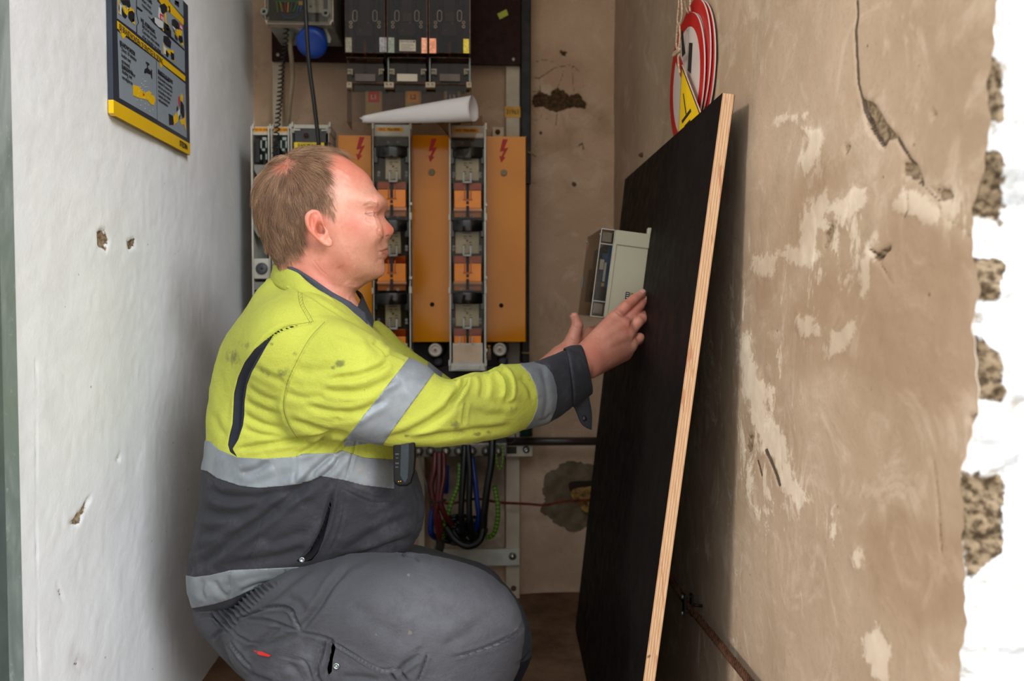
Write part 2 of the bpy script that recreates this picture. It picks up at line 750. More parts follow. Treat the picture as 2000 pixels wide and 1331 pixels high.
right_marks = {
    'zone': [[(1448, 480), (1560, 360), (1700, 360), (1720, 520), (1640, 640), (1560, 700), (1560, 900), (1660, 1060), (1560, 1200), (1450, 1000), (1380, 800), (1340, 560)], [(1560, 230), (1640, 260), (1600, 360), (1560, 340)], [(1800, 360), (1900, 360), (1950, 560), (1900, 560)], [(1340, 900), (1440, 700), (1450, 1331), (1330, 1331)]],
    'crack': [([(1674, 0), (1676, 30), (1671, 60), (1673, 110), (1676, 165), (1683, 195)], 2.4),
              ([(1683, 195), (1687, 222), (1700, 255), (1722, 285)], 2.6),
              ([(1752, 268), (1772, 300), (1792, 335), (1800, 355)], 3.2),
              ([(1790, 355), (1812, 372), (1832, 392)], 2.2),
              ([(1851, 430), (1880, 450), (1905, 475), (1918, 510), (1926, 555), (1945, 560)], 1.3),
              ([(1765, 355), (1772, 380), (1774, 410), (1764, 430)], 1.0),
              ([(1720, 515), (1735, 540), (1745, 555)], 1.0),
              ([(1497, 880), (1505, 900), (1515, 925), (1522, 948)], 3.0),
              ([(1480, 900), (1488, 930)], 1.5),
              ([(1822, 900), (1830, 960), (1835, 1040), (1838, 1080)], 1.0),
              ([(1700, 488), (1716, 503), (1738, 486)], 2.5)],
    'bare': [[(1686, 195), (1704, 203), (1722, 228), (1738, 252), (1753, 270), (1735, 272), (1728, 290), (1708, 268), (1692, 246)],
             [(1768, 318), (1788, 322), (1796, 350), (1780, 350), (1765, 340)],
             [(1612, 455), (1624, 435), (1626, 455), (1614, 485), (1610, 480)],
             [(1822, 218), (1828, 222), (1825, 232), (1820, 228)],
             [(1648, 283), (1658, 286), (1650, 302)],
             [(1700, 484), (1712, 494), (1740, 480), (1722, 508), (1712, 510)],
             [(1828, 368), (1852, 372), (1860, 388), (1835, 392)],
             [(1892, 812), (1908, 810), (1906, 824), (1896, 826)],
             [(1926, 280), (1960, 290), (1965, 400), (1950, 420), (1926, 400)],
             [(1917, 950), (1952, 930), (1956, 1090), (1925, 1120), (1912, 1040)],
             [(1936, 690), (1960, 680), (1958, 780), (1940, 760)],
             [(1462, 850), (1470, 852), (1466, 884), (1458, 880)]],
    'pale': [[(1560, 405), (1590, 395), (1615, 365), (1625, 385), (1690, 370), (1695, 398), (1660, 420), (1640, 450), (1625, 430), (1600, 470), (1580, 510), (1560, 480)],
             [(1465, 500), (1500, 495), (1580, 480), (1610, 500), (1580, 520), (1530, 505), (1500, 545), (1470, 530)],
             [(1560, 620), (1600, 625), (1605, 655), (1575, 660), (1555, 640)],
             [(1615, 640), (1650, 640), (1680, 620), (1670, 660), (1640, 690), (1620, 700)],
             [(1510, 230), (1570, 222), (1572, 232), (1515, 238)],
             [(1440, 640), (1460, 650), (1480, 740), (1510, 760), (1500, 820), (1540, 850), (1555, 920), (1578, 980), (1560, 1000), (1530, 960), (1510, 900), (1480, 880), (1465, 800), (1450, 740)],
             [(1455, 900), (1472, 930), (1480, 1010), (1462, 980)],
             [(1618, 1000), (1632, 985), (1636, 1040), (1622, 1045)],
             [(1660, 1090), (1680, 1070), (1685, 1110), (1670, 1120)],
             [(1690, 1250), (1720, 1210), (1750, 1260), (1740, 1331), (1700, 1320)],
             [(1745, 400), (1770, 370), (1800, 380), (1840, 410), (1830, 440), (1780, 420)],
             [(1690, 480), (1710, 450), (1715, 500), (1700, 560), (1690, 590), (1675, 540)],
             [(1550, 230), (1560, 250), (1610, 260), (1600, 300), (1570, 340), (1560, 320), (1580, 270)]],
    'stain': [[(1520, 640), (1560, 560), (1640, 520), (1760, 500), (1900, 560), (1930, 720), (1860, 820), (1740, 760), (1640, 720), (1560, 740)],
              [(1740, 380), (1820, 430), (1900, 500), (1860, 580), (1760, 560), (1720, 470)],
              [(1460, 520), (1520, 470), (1550, 360), (1600, 300), (1640, 330), (1600, 420), (1540, 560), (1480, 620)],
              [(1680, 1040), (1760, 980), (1900, 1060), (1880, 1200), (1780, 1240), (1700, 1160)]]}
_us = np.concatenate([[0.0], steps((.004, 1.25, .0027), (1.25, 1.80, .006))])
_vs = steps((-.03, .10, .02), (.10, 1.30, .0033), (1.30, 1.72, .01), (1.72, CEIL, .1))


def right_pos(u, v):
    y0 = edge_y(v)
    y = y0 + u * (YB + .01 - y0) / 1.80
    return np.stack([np.full_like(y, XR), y, v], -1)


gridwall('wall_right', _us, _vs, right_pos, (-1, 0, 0), R_PAINT, right_marks, .0013, 3)

# front face of that wall, rough whitewashed masonry in daylight
s = NT('whitewashed_rough_masonry')
n = s.noise(42, 7, .7, .6)
n2 = s.noise(9, 4, .6)
c = s.mix(s.ramp(n, .3, .5), lin((176, 164, 148)), lin((236, 238, 240)))
chip = s.ramp(s.math('ADD', s.attr('bare'), s.math('MULTIPLY', s.math('SUBTRACT', n, .5), 60)), -4, 3)
c = s.mix(chip, c, s.mix(s.ramp(s.noise(140, 3), .35, .65), lin((70, 55, 38)), lin((150, 130, 104))))
WHITE_ROUGH = s.done(c, .9, 0, s.bump(s.math('ADD', n, n2), .9, .006), .2)
_fu = np.concatenate([steps((0, .09, .0025), (.09, .9, .03))])
_fv = steps((0, .3, .02), (.3, 1.3, .0035), (1.3, CEIL, .06))
U, V_ = np.meshgrid(_fu, _fv, indexing='ij')
u, v = U.ravel(), V_.ravel()
y0 = edge_y(v)
P = np.stack([XR + u, y0 - .012 * np.clip(u / .02, 0, 1) ** .5 * (1 + .6 * vnoise(np.stack([u, v * 0, v], -1), 30, 5)), v], -1)
P[:, 1] -= np.clip(u / .02, 0, 1) * (.004 * vnoise(P, 60, 8) + .003 * vnoise(P, 140, 9))
Q = proj(P)
bare = np.full(len(P), -60.0)
for pl in ([(1912, 930), (1960, 925), (1964, 1080), (1940, 1130), (1912, 1040)], [(1930, 640), (1968, 700), (1960, 790), (1930, 760)],
           [(1920, 280), (1962, 300), (1960, 440), (1926, 420)], [(1940, 100), (1966, 120), (1964, 240), (1940, 240)], [(1930, 500), (1960, 510), (1955, 590), (1930, 580)]):
    bare = np.maximum(bare, poly_sd(Q, [(x - 45 if x < 1945 else x - 4, y) for x, y in pl]))
bare[u > .05] = -60
nu, nv = len(_fu), len(_fv)
I = np.arange(nu * nv).reshape(nu, nv)
F = np.stack([I[:-1, :-1], I[1:, :-1], I[1:, 1:], I[:-1, 1:]], -1).reshape(-1, 4)
struct(rawmesh('wall_front', P, F, WHITE_ROUGH, None, True, {'bare': bare}))

# ---- back wall
back_marks = {
    'crack': [([(1038, 150), (1052, 153), (1068, 143), (1082, 133), (1095, 130), (1112, 127), (1122, 130), (1132, 140)], .9),
              ([(1095, 130), (1086, 122), (1062, 116), (1042, 122)], .7), ([(1118, 130), (1119, 160), (1122, 180)], .6),
              ([(1054, 155), (1056, 185)], .6), ([(1101, 138), (1097, 155), (1090, 168)], .5),
              ([(1088, 222), (1086, 245)], .8), ([(1056, 218), (1058, 232)], .6), ([(1038, 236), (1070, 232)], .4),
              ([(1130, 285), (1138, 280), (1140, 292)], 1.2), ([(1121, 360), (1122, 361)], 4.2), ([(1056, 259), (1056.5, 260)], 3.0),
              ([(1038, 178), (1055, 180)], .6), ([(1166, 235), (1180, 228), (1190, 222)], .5), ([(1040, 358), (1090, 359)], .4)],
    'bare': [[(1042, 188), (1052, 178), (1060, 182), (1074, 186), (1078, 178), (1088, 172), (1102, 178), (1112, 186), (1132, 183), (1138, 192), (1147, 202),
              (1142, 212), (1120, 208), (1104, 213), (1088, 219), (1074, 215), (1060, 208), (1045, 210), (1040, 202)],
             [(1092, 98), (1106, 101), (1105, 108), (1096, 108)]],
    'pale': [[(1052, 175), (1070, 170), (1078, 182), (1072, 192), (1056, 192)]],
    'stain': [[(1045, 85), (1100, 95), (1135, 120), (1140, 190), (1060, 180), (1040, 120)], [(1040, 280), (1130, 250), (1120, 310), (1060, 300)],
              [(1152, 212), (1190, 220), (1195, 262), (1165, 268)], [(1020, 1050), (1130, 1020), (1150, 1150), (1020, 1150)],
              [(1015, 700), (1180, 680), (1170, 850), (1015, 850)]]}
_u = steps((XL, .12, .02), (.12, XR + .002, .003))
_v = steps((-.03, .30, .008), (.30, 1.72, .0042), (1.72, CEIL, .1))
gridwall('wall_back', _u, _v, lambda u, v: np.stack([u, np.full_like(u, YB), v], -1), (0, -1, 0), B_PAINT, back_marks, .001, 5)

# grey cement patch round the pipe hole, low on the back wall
s = NT('grey_cement_patch')
cm = s.mix(s.ramp(s.noise(30, 6), .3, .7), lin((96, 84, 66)), lin((124, 110, 88)))
CEM = s.done(cm, .9, 0, s.bump(s.noise(70, 6), .8, .003), .2)
pts = [(1062, 945), (1068, 925), (1092, 915), (1095, 907), (1118, 901), (1140, 906), (1168, 912), (1190, 930), (1196, 980), (1190, 1020), (1150, 1030), (1118, 1040), (1098, 1028), (1082, 1022), (1070, 1008), (1056, 1000), (1064, 975), (1060, 960)]
outl = [p + np.array([RNG.normal() * .002, 0, RNG.normal() * .002]) for p in catmull([at(a, b, YB - .0035) for a, b in pts], 5, True)]
cp = MB().prism(outl, (0, .006, 0)).build('trim_1', CEM)
struct(cp)

# ---- left wall
left_marks = {
    'bare': [[(190, 452), (203, 449), (212, 470), (206, 488), (192, 480)], [(250, 470), (262, 468), (263, 482), (252, 486)],
             [(136, 1024), (150, 1008), (172, 975), (176, 973), (158, 1010), (152, 1026)], [(226, 900), (234, 890), (231, 900)],
             [(144, 1296), (151, 1294), (150, 1302)], [(113, 1142), (118, 1155), (124, 1168), (117, 1160)]],
    'stain': [[(140, 1280), (160, 1290), (150, 1310)]],
    'pale': [], 'crack': [([(70, 700), (74, 1331)], .1)]}
_u = steps((1.146, 2.0, .004), (2.0, YB + .002, .01))
_v = steps((-.03, .2, .02), (.2, 1.45, .0045), (1.45, CEIL, .05))
gridwall('wall_left', _u, _v, lambda u, v: np.stack([np.full_like(u, XL), u, v], -1), (1, 0, 0), L_PAINT, left_marks, .0016, 11)

# ---- floor, ceiling, outside ground
s = NT('dirty_concrete_floor')
c = s.mix(s.ramp(s.noise(6, 7, .65), .3, .7), lin((84, 60, 42)), lin((128, 98, 72)))
FLOORM = s.done(c, .9, 0, s.bump(s.noise(40, 6), .6, .004), .2)
N = 60
xs, ys = np.linspace(XL - .15, XR + .25, N), np.linspace(.62, YB + .15, N)
X, Y = np.meshgrid(xs, ys, indexing='ij')
P = np.stack([X.ravel(), Y.ravel(), 0 * X.ravel()], -1)
P[:, 2] = -.003 + .003 * vnoise(P, 9, 2)
I = np.arange(N * N).reshape(N, N)
F = np.stack([I[:-1, :-1], I[1:, :-1], I[1:, 1:], I[:-1, 1:]], -1).reshape(-1, 4)
struct(rawmesh('floor', P, F, FLOORM, None, True))
struct(MB().box(XL - .2, XR + .5, .70, YB + .1, CEIL, CEIL + .1).build('ceiling', M('grey_ceiling_paint', (150, 138, 124), .9)))
struct(MB().box(-4, 4, -4, .62, -.06, -.004).build('ground', M('outdoor_paving', (150, 146, 138), .9, 0, .3, 6, .4, 60)))

# ---- steel door frame at the left
s = NT('grey_green_painted_steel')
n = s.noise(11, 5, .6, 1.2, (1, 1, .35))
c = s.mix(s.ramp(n, .35, .65), lin((122, 136, 130)), lin((164, 174, 172)))
c = s.mix(s.ramp(s.noise(60, 5, .7), .6, .72, 0, .5), c, lin((190, 196, 196)))
STEELP = s.done(c, s.ramp(s.noise(20, 3), .3, .7, .3, .55), 0, s.bump(s.noise(50, 5), .5, .002))
dfr = thing('door_frame', 'grey-green painted steel door frame edge left of the white wall', 'door frame', (XL, 1.1, 0))
dfr['kind'] = 'structure'; dfr.name = 'trim_2'; ORG['trim_2'] = ORG['door_frame']
del dfr['label'], dfr['category']
MB().box(XL - .03, XL + .006, 1.100, 1.142, 0, 2.1).build('frame_face', STEELP, dfr, .002)
MB().box(XL - .03, XL + .010, 1.02, 1.099, 0, 2.1).build('frame_return', M('dark_green_steel', (86, 98, 94), .4, .0), dfr, .003)
MB().box(XL - .03, XL + .001, 1.142, 1.1475, 0, 2.1).build('sealant_line', M('flaking_cream_sealant', (196, 190, 160), .9, 0, .35, 60, .6, 90, dist=.003), dfr)

struct(MB().box(XL - .9, XL - .03, 1.05, 1.16, -.02, CEIL).build('wall_outside', M('outside_render_coat', (186, 182, 172), .9, 0, .15, 8, .4, 80)))
# ================================================================== THE SWITCHGEAR ON THE BACK WALL
WHITE_PL = M('grey_white_plastic', (196, 192, 180), .45)
CREAM_MT = M('cream_painted_steel', (196, 182, 158), .5, 0, .12, 9)
BLACK_PL = M('black_gloss_plastic', (14, 14, 16), .18, 0, .1, 20, .05)
BLACK_MATT = M('black_rubber', (20, 19, 19), .6)
DARK_GREY = M('dark_grey_plastic', (52, 54, 56), .45)
BROWN_PAN = M('dark_brown_phenolic_board', (44, 18, 12), .55, 0, .2, 30, spec=.15)
SCREW = M('dull_zinc_screw', (170, 160, 144), .4, .7)
BRIGHT = M('bright_zinc', (190, 192, 190), .25, .9)
BRASS = M('old_brass', (150, 104, 44), .35, .8)
LBL_ORANGE = M('orange_yellow_label', (240, 160, 20), .5, 0, .05)
LBL_YELLOW = M('yellow_label', (232, 200, 20), .5, 0, .05)
LBL_WHITE = M('paper_white_label', (214, 204, 184), .6, 0, .05)
INK = M('black_ink', (22, 20, 18), .7, 0, .05, 10, 0)
RED_INK = M('red_ink', (176, 16, 10), .6, 0, .05, 10, 0)
WHITE_INK = M('white_ink', (225, 225, 225), .7, 0, .03, 10, 0)
BEIGE_CER = M('cream_ceramic', (206, 196, 164), .4)
ORANGE_BLK = M('orange_moulded_plastic', (240, 136, 10), .35, 0, .08, 20)
CLEAR = clear_mat('clear_polycarbonate', (244, 242, 238), .97, .06, .45)
SMOKED = clear_mat('smoked_polycarbonate', (226, 210, 196), .95, .1, .4)
ORANGE_CLEAR = clear_mat('clear_over_orange', (240, 214, 190), .95)

# glossy orange cover sheets
s = NT('glossy_orange_acrylic')
c = s.mix(s.ramp(s.noise(4, 3), .3, .7), lin((204, 122, 0)), lin((222, 138, 2)))
ORANGE_SHEET = s.done(c, .12, 0, s.bump(s.noise(6, 2), .1, .002), .35)


def PX(p, q, Y):
    return at(p, q, Y)


# ---- cream steel mounting frame
fr = thing('mounting_frame', 'cream steel frame with a yellow number tape and lower cross bar on the back wall', 'mounting frame', at(1000, 1170, 2.44) * np.array([1, 1, 0]))
FY = 2.425
MB().pbox(988, 120, 1015, 1172, FY, .036).build('upright', CREAM_MT, fr, .002)
MB().pbox(531, 110, 560, 1100, FY, .036).build('upright', CREAM_MT, fr, .002)
MB().pbox(862, 1076, 1015, 1105, FY - .012, .014).build('cross_bar', M('white_enamelled_steel', (206, 204, 190), .45), fr, .0015)
b = MB(); p = at(1001, 1087, FY - .012); b.lathe(p, (0, -1, 0), [(0, .011), (.001, .011), (.0012, .006), (.004, .006), (.004, .0)])
b.build('bolt', BRIGHT, fr)
b = MB(); p = at(1003, 1150, FY); b.lathe(p, (0, -1, 0), [(0, .008), (.003, .007), (.003, 0)]); b.build('bolt', M('rusty_bolt', (92, 66, 48), .7, .3), fr)
MB().pbox(986.5, 208, 1016.5, 230, FY - .001, .002).build('yellow_tape', M('yellow_marking_tape', (214, 160, 20), .5), fr)
text('31963', at(1001, 219, FY - .0014), .019, INK, fr, width=.034, align='CENTER', name='tape_number')
MB().pbox(846, 890, 985, 1075, FY + .028, .006).build('back_sheet', M('worn_cream_sheet', (184, 164, 140), .55, 0, .3, 12), fr)
MB().pbox(816, 890, 830, 1078, FY, .03).build('upright', CREAM_MT, fr, .002)

# brown board
bp = thing('backing_board', 'dark brown phenolic backing board behind the smoked switch covers', 'backing board', at(800, 125, 2.40))
b = MB(); b.pbox(529, -60, 1017, 127, 2.404, .012); b.build('board', BROWN_PAN, bp, .0008)
for q in ((543, 107), (1003, 116), (1004, -5)):
    MB().lathe(at(q[0], q[1], 2.404), (0, -1, 0), [(0, .0058), (.002, .005), (.003, .002), (.003, 0)]).build('screw', SCREW, bp)
a = [at(x, y, 2.403) for x, y in ((971, 27), (989, 18), (993, 29), (976, 38))]
MB().prism(a, (0, .001, 0)).build('sticker', M('lime_sticker', (170, 180, 30), .5), bp)

# tall black cable channel
kc = MB().pbox(1018, -70, 1037, 360, 2.40, .05).pbox(1019, 360, 1034, 710, 2.40, .05).build('cable_channel', M('matt_black_channel', (12, 10, 9), .6), None, .003)
tag(kc, 'tall matt black cable channel right of the orange covers', 'cable channel')
ct = MB().tube([at(1016, 689, 2.39), at(1026, 690, 2.385), at(1040, 690, 2.39)], .0022, 8).build('cable_tie', M('yellowed_nylon', (170, 150, 84), .5))
MB().lathe(at(1040, 690, 2.39), (0, -1, 0), [(-.004, .005), (.004, .005)], 14).build('tie_head', M('yellowed_nylon', (170, 150, 84), .5), ct)
tag(ct, 'yellowed nylon cable tie round the black channel below the orange covers', 'cable tie')
ct = MB().tube([at(1030, 297, 2.395), at(1037, 299, 2.39), at(1046, 306, 2.44)], .002, 8).build('cable_tie', M('yellowed_nylon', (170, 150, 84), .5))
tag(ct, 'yellowed nylon cable tie on the black channel beside the top of the right orange cover', 'cable tie')


# ---- orange covers
def bolt_outline(cx, cy, h, Y):
    """lightning flash outline, arrow at the bottom"""
    k = h / 45.0
    pts = [(-2, -23), (8, -23), (1, -5), (9, -7), (-1, 12), (4, 12), (-5, 23), (-9, 9), (-5, 11), (0, 0), (-8, 2)]
    return [at(cx + 1 + x * k, cy + y * k, Y) for x, y in pts]


covers = [(661, 264, 727, 660, 703, 291, None, None), (806, 264, 879, 668, 844, 294, (843, 337), (844, 595)), (949, 266, 1028, 668, 983, 295, (984, 338), (979, 597))]
names = ['glossy orange cover sheet with a red flash, directly behind the forehead of the kneeling man',
         'glossy orange cover sheet with a red flash between the two tall fuse strips',
         'glossy orange cover sheet with a red flash beside the black cable channel']
for (x0, y0, x1, y1, bx, by, sc, ho), nm in zip(covers, names):
    Y = 2.285
    base = at((x0 + x1) / 2, y1, Y)
    t = thing('cover_panel', nm, 'cover panel', base, 'orange safety covers')
    b = MB().pbox(x0, y0, x1, y1, Y, .003)
    b.pbox(x0, y0, x0 + 2, y1, Y, .05); b.pbox(x1 - 2, y0, x1, y1, Y, .05)
    b.build('sheet', ORANGE_SHEET, t, .0006)
    MB().prism(bolt_outline(bx, by, 45, Y - .0006), (0, .0005, 0)).build('lightning_flash', RED_INK, t)
    if sc:
        MB().lathe(at(sc[0], sc[1], Y), (0, -1, 0), [(0, .0085), (.003, .0085), (.005, .007), (.005, .004), (.003, .003), (.003, 0)], 20).build('screw_cap', M('grey_screw_cap', (140, 130, 104), .5), t)
    if ho:
        MB().lathe(at(ho[0], ho[1], Y - .0004), (0, -1, 0), [(0, .0058), (.0004, .0058), (.0004, 0)], 20).build('hole', M('hole_black', (8, 6, 5), .9), t)

# brass bolt on a light tab between strip and post
bb = thing('brass_stud', 'brass stud on a pale tab left of the yellow tape', 'stud', at(972, 262, 2.38))
MB().pbox(962, 248, 984, 268, 2.38, .08).build('tab', CREAM_MT, bb, .001)
MB().lathe(at(972, 258, 2.38), (0, -1, 0), [(0, .007), (.003, .007), (.003, .004), (.012, .004), (.012, 0)], 12).build('nut', BRASS, bb)


# ---- tall fuse strips
def fuse_strip(name, lab, x0, x1, ytop, fuse_x, base_y, group, units, tail):
    YF = 2.205
    k = (x1 - x0) / 72.0
    X = lambda d: x0 + d * k
    t = thing(name, lab, 'fuse strip', at((x0 + x1) / 2, base_y, YF), group)
    WP = WHITE_PL
    # frame: two side rails with clips, cap on top
    b = MB()
    b.pbox(X(0), ytop, X(4.5), base_y, YF, .12); b.pbox(X(67.5), ytop, X(72), base_y, YF, .12)
    b.pbox(X(0), ytop + 1, X(72), ytop + 26, YF + .02, .1)
    b.pbox(X(-1), ytop - 4, X(3), ytop + 10, YF - .002, .02); b.pbox(X(69), ytop - 4, X(73), ytop + 10, YF - .002, .02)
    b.build('frame', WP, t, .0012)
    b = MB().pbox(X(4.5), ytop + 4, X(67.5), base_y - 2, YF + .055, .06)
    b.build('backing', M('strip_inner_grey', (74, 68, 60), .6), t, .001)
    MB().pbox(X(8), ytop + 7, X(57), ytop + 15, YF + .0195, .001).build('label', LBL_ORANGE, t)
    text('NH2   Maxi.400A', at(X(32), ytop + 11, YF + .0187), .0095, INK, t, width=.052, align='CENTER', name='label_text')
    n = 0
    for y in units:
        h = YF - .004
        # black handle: curved bar and two feet
        b = MB()
        top = [at(X(3 + 66 * i / 14), y - 9, h + .014 - .018 * sin(pi * i / 14)) for i in range(15)]
        V = []; F = []
        R = []
        for i in range(15):
            px = X(3 + 66 * i / 14)
            d = h + .012 - .020 * sin(pi * i / 14) ** .7
            A = at(px, y - 9 - 2 * sin(pi * i / 14), d); B_ = at(px, y + 11 + 1.5 * sin(pi * i / 14), d)
            R.append([A, B_, B_ + np.array([0, .012, 0]), A + np.array([0, .012, 0])])
        b.rings(R, True, True)
        hd = b.build('handle', BLACK_PL, t, .0015)
        b = MB(); b.pbox(X(2), y - 8, X(11), y + 24, h + .006, .03); b.pbox(X(60), y - 8, X(69), y + 24, h + .006, .03)
        b.build('handle_foot', BLACK_PL, hd, .002, split=True)
        # fuse body behind clear door
        fx0, fx1 = fuse_x
        fb = MB().pbox(X(fx0), y + 8, X(fx1), y + 56, YF + .02, .03).build('fuse_body', BEIGE_CER, t, .002)
        m = X((fx0 + fx1) / 2)
        mk = MB()
        for (dx, dy, w) in ((-9, 15, 17), (-7, 21, 6), (3, 21, 6), (-6, 25, 4), (4, 33, 5), (-8, 38, 6), (4, 38, 6), (-7, 42, 5)):
            mk.pbox(m + dx, y + dy, m + dx + w, y + dy + 1.5, YF + .0193, .0006)
        mk.build('print', M('grey_print', (84, 78, 66), .7), fb, split=True)
        MB().lathe(at(m, y + 30, YF + .0195), (0, -1, 0), [(0, .003), (.0008, .003), (.0008, 0)], 12).build('indicator', M('pinkish_indicator', (160, 100, 90), .5), fb)
        # clear cover with catches
        b = MB(); b.pbox(X(5), y - 30, X(66), y + 62, YF + .006, .0015)
        b.pbox(X(5), y - 30, X(6.5), y + 62, YF + .006, .03); b.pbox(X(65), y - 30, X(66.5), y + 62, YF + .006, .03)
        cvr = b.build('clear_cover', CLEAR, t)
        b = MB()
        for dx in (-9, 5):
            b.pbox(m + dx, y + 40, m + dx + 4, y + 60, YF - .002, .008)
        b.pbox(m - 9, y + 57, m + 9, y + 61, YF - .002, .01)
        b.build('catch', M('clear_catch', (168, 168, 164), .15, 0, .2), cvr, .001, split=True)
        b = MB()
        for dx, dy in ((-26, 42), (-26, 48), (25, 42), (25, 48), (-9, -17), (9, -17)):
            b.lathe(at(m + dx * k, y + dy, YF + .004), (0, -1, 0), [(0, .0035), (.001, .0035), (.001, .0022), (0, .0022)], 12)
        b.build('vent_ring', M('clear_catch', (168, 168, 164), .15, 0, .2), cvr, split=True)
        # orange shroud with slot
        y1 = y + 60 if n < 99 else y
        b = MB(); b.pbox(X(10), y1 + 15, X(62), y1 + 50, YF + .008, .04)
        ob = b.build('orange_shroud', ORANGE_BLK, t, .001)
        MB().pbox(X(10), y1, X(62), y1 + 14, YF + .022, .03).build('shroud_ledge', M('dull_orange_plastic', (206, 120, 40), .4), ob, .001)
        MB().pbox(X(8), y1 + 1, X(64), y1 + 15, YF + .012, .0012).build('shroud_shade', ORANGE_CLEAR, ob)
        b = MB(); b.pbox(X(33), y1 - 2, X(38.5), y1 + 33, YF + .006, .004); b.pbox(X(33.2), y1 + 36, X(38.2), y1 + 42, YF + .0065, .004)
        b.pbox(X(33), y1 + 45, X(38.4), y1 + 66, YF + .004, .01)
        b.build('slot', M('slot_black', (16, 12, 10), .6), ob, split=True)
        b = MB(); b.pbox(X(29), y1 + 8, X(31), y1 + 33, YF + .0055, .004); b.pbox(X(41), y1 + 8, X(43), y1 + 33, YF + .0055, .004); b.pbox(X(27), y1 + 32, X(45), y1 + 34, YF + .005, .004)
        b.build('slot_rim', M('burnt_orange', (176, 84, 14), .5), ob, split=True)
        MB().pbox(X(10), y1 + 51, X(62), y1 + 68, YF + .018, .03).build('lower_shroud', M('dull_orange_plastic', (206, 120, 40), .4), ob, .001)
        MB().pbox(X(9), y1 + 50, X(63), y1 + 56, YF + .010, .002).build('cover_lip', M('salmon_lip', (206, 140, 96), .35), ob)
        MB().pbox(X(60), y1 + 35, X(66), y1 + 78, YF + .03, .03).build('side_lever', BLACK_MATT, t, .001)
        b = MB(); b.pbox(X(68), y1 + 40, X(74), y1 + 46, YF - .004, .02); b.pbox(X(68), y1 + 60, X(73), y1 + 74, YF - .003, .02); b.pbox(X(-1), y1 + 62, X(3), y1 + 74, YF - .003, .02)
        b.build('rail_clip', WP, t, .001, split=True)
        n += 1
    if tail:
        yb = tail
        b = MB(); b.pbox(X(7), yb, X(65), yb + 40, YF + .004, .05); b.build('tail_box', WP, t, .0015)
        MB().pbox(X(9), yb + 4, X(62), yb + 37, YF + .0035, .002).build('tail_plate', M('beige_plate', (206, 180, 150), .5), t)
        b = MB(); b.pbox(X(0), yb + 40, X(72), yb + 54, YF, .09); b.pbox(X(12), yb + 43, X(60), yb + 52, YF - .002, .01); b.build('foot_piece', WP, t, .0015)
        b = MB(); b.pbox(X(20), yb - 12, X(22), yb + 2, YF, .01); b.pbox(X(43), yb - 12, X(45), yb + 2, YF, .01); b.build('prong', WP, t, split=True)
    return t


fuse_strip('fuse_strip', 'tall fuse strip with narrow fuses behind the nose of the kneeling man', 727, 803, 242, (24, 53), 725, 'tall fuse strips with orange shrouds', (295, 440, 583), 672)
fuse_strip('fuse_strip', 'tall fuse strip with wide fuses hung with a clear bag, ending in a beige plate', 877, 950, 244, (12, 58), 725, 'tall fuse strips with orange shrouds', (297, 440, 582), 671)

# thin white divider strips beside the left one
dv = MB().pbox(803.6, 262, 805.6, 700, 2.225, .05).build('divider_strip', M('clear_catch', (168, 168, 164), .15), None)
tag(dv, 'thin see-through divider strip along the right side of the left tall fuse strip', 'divider')


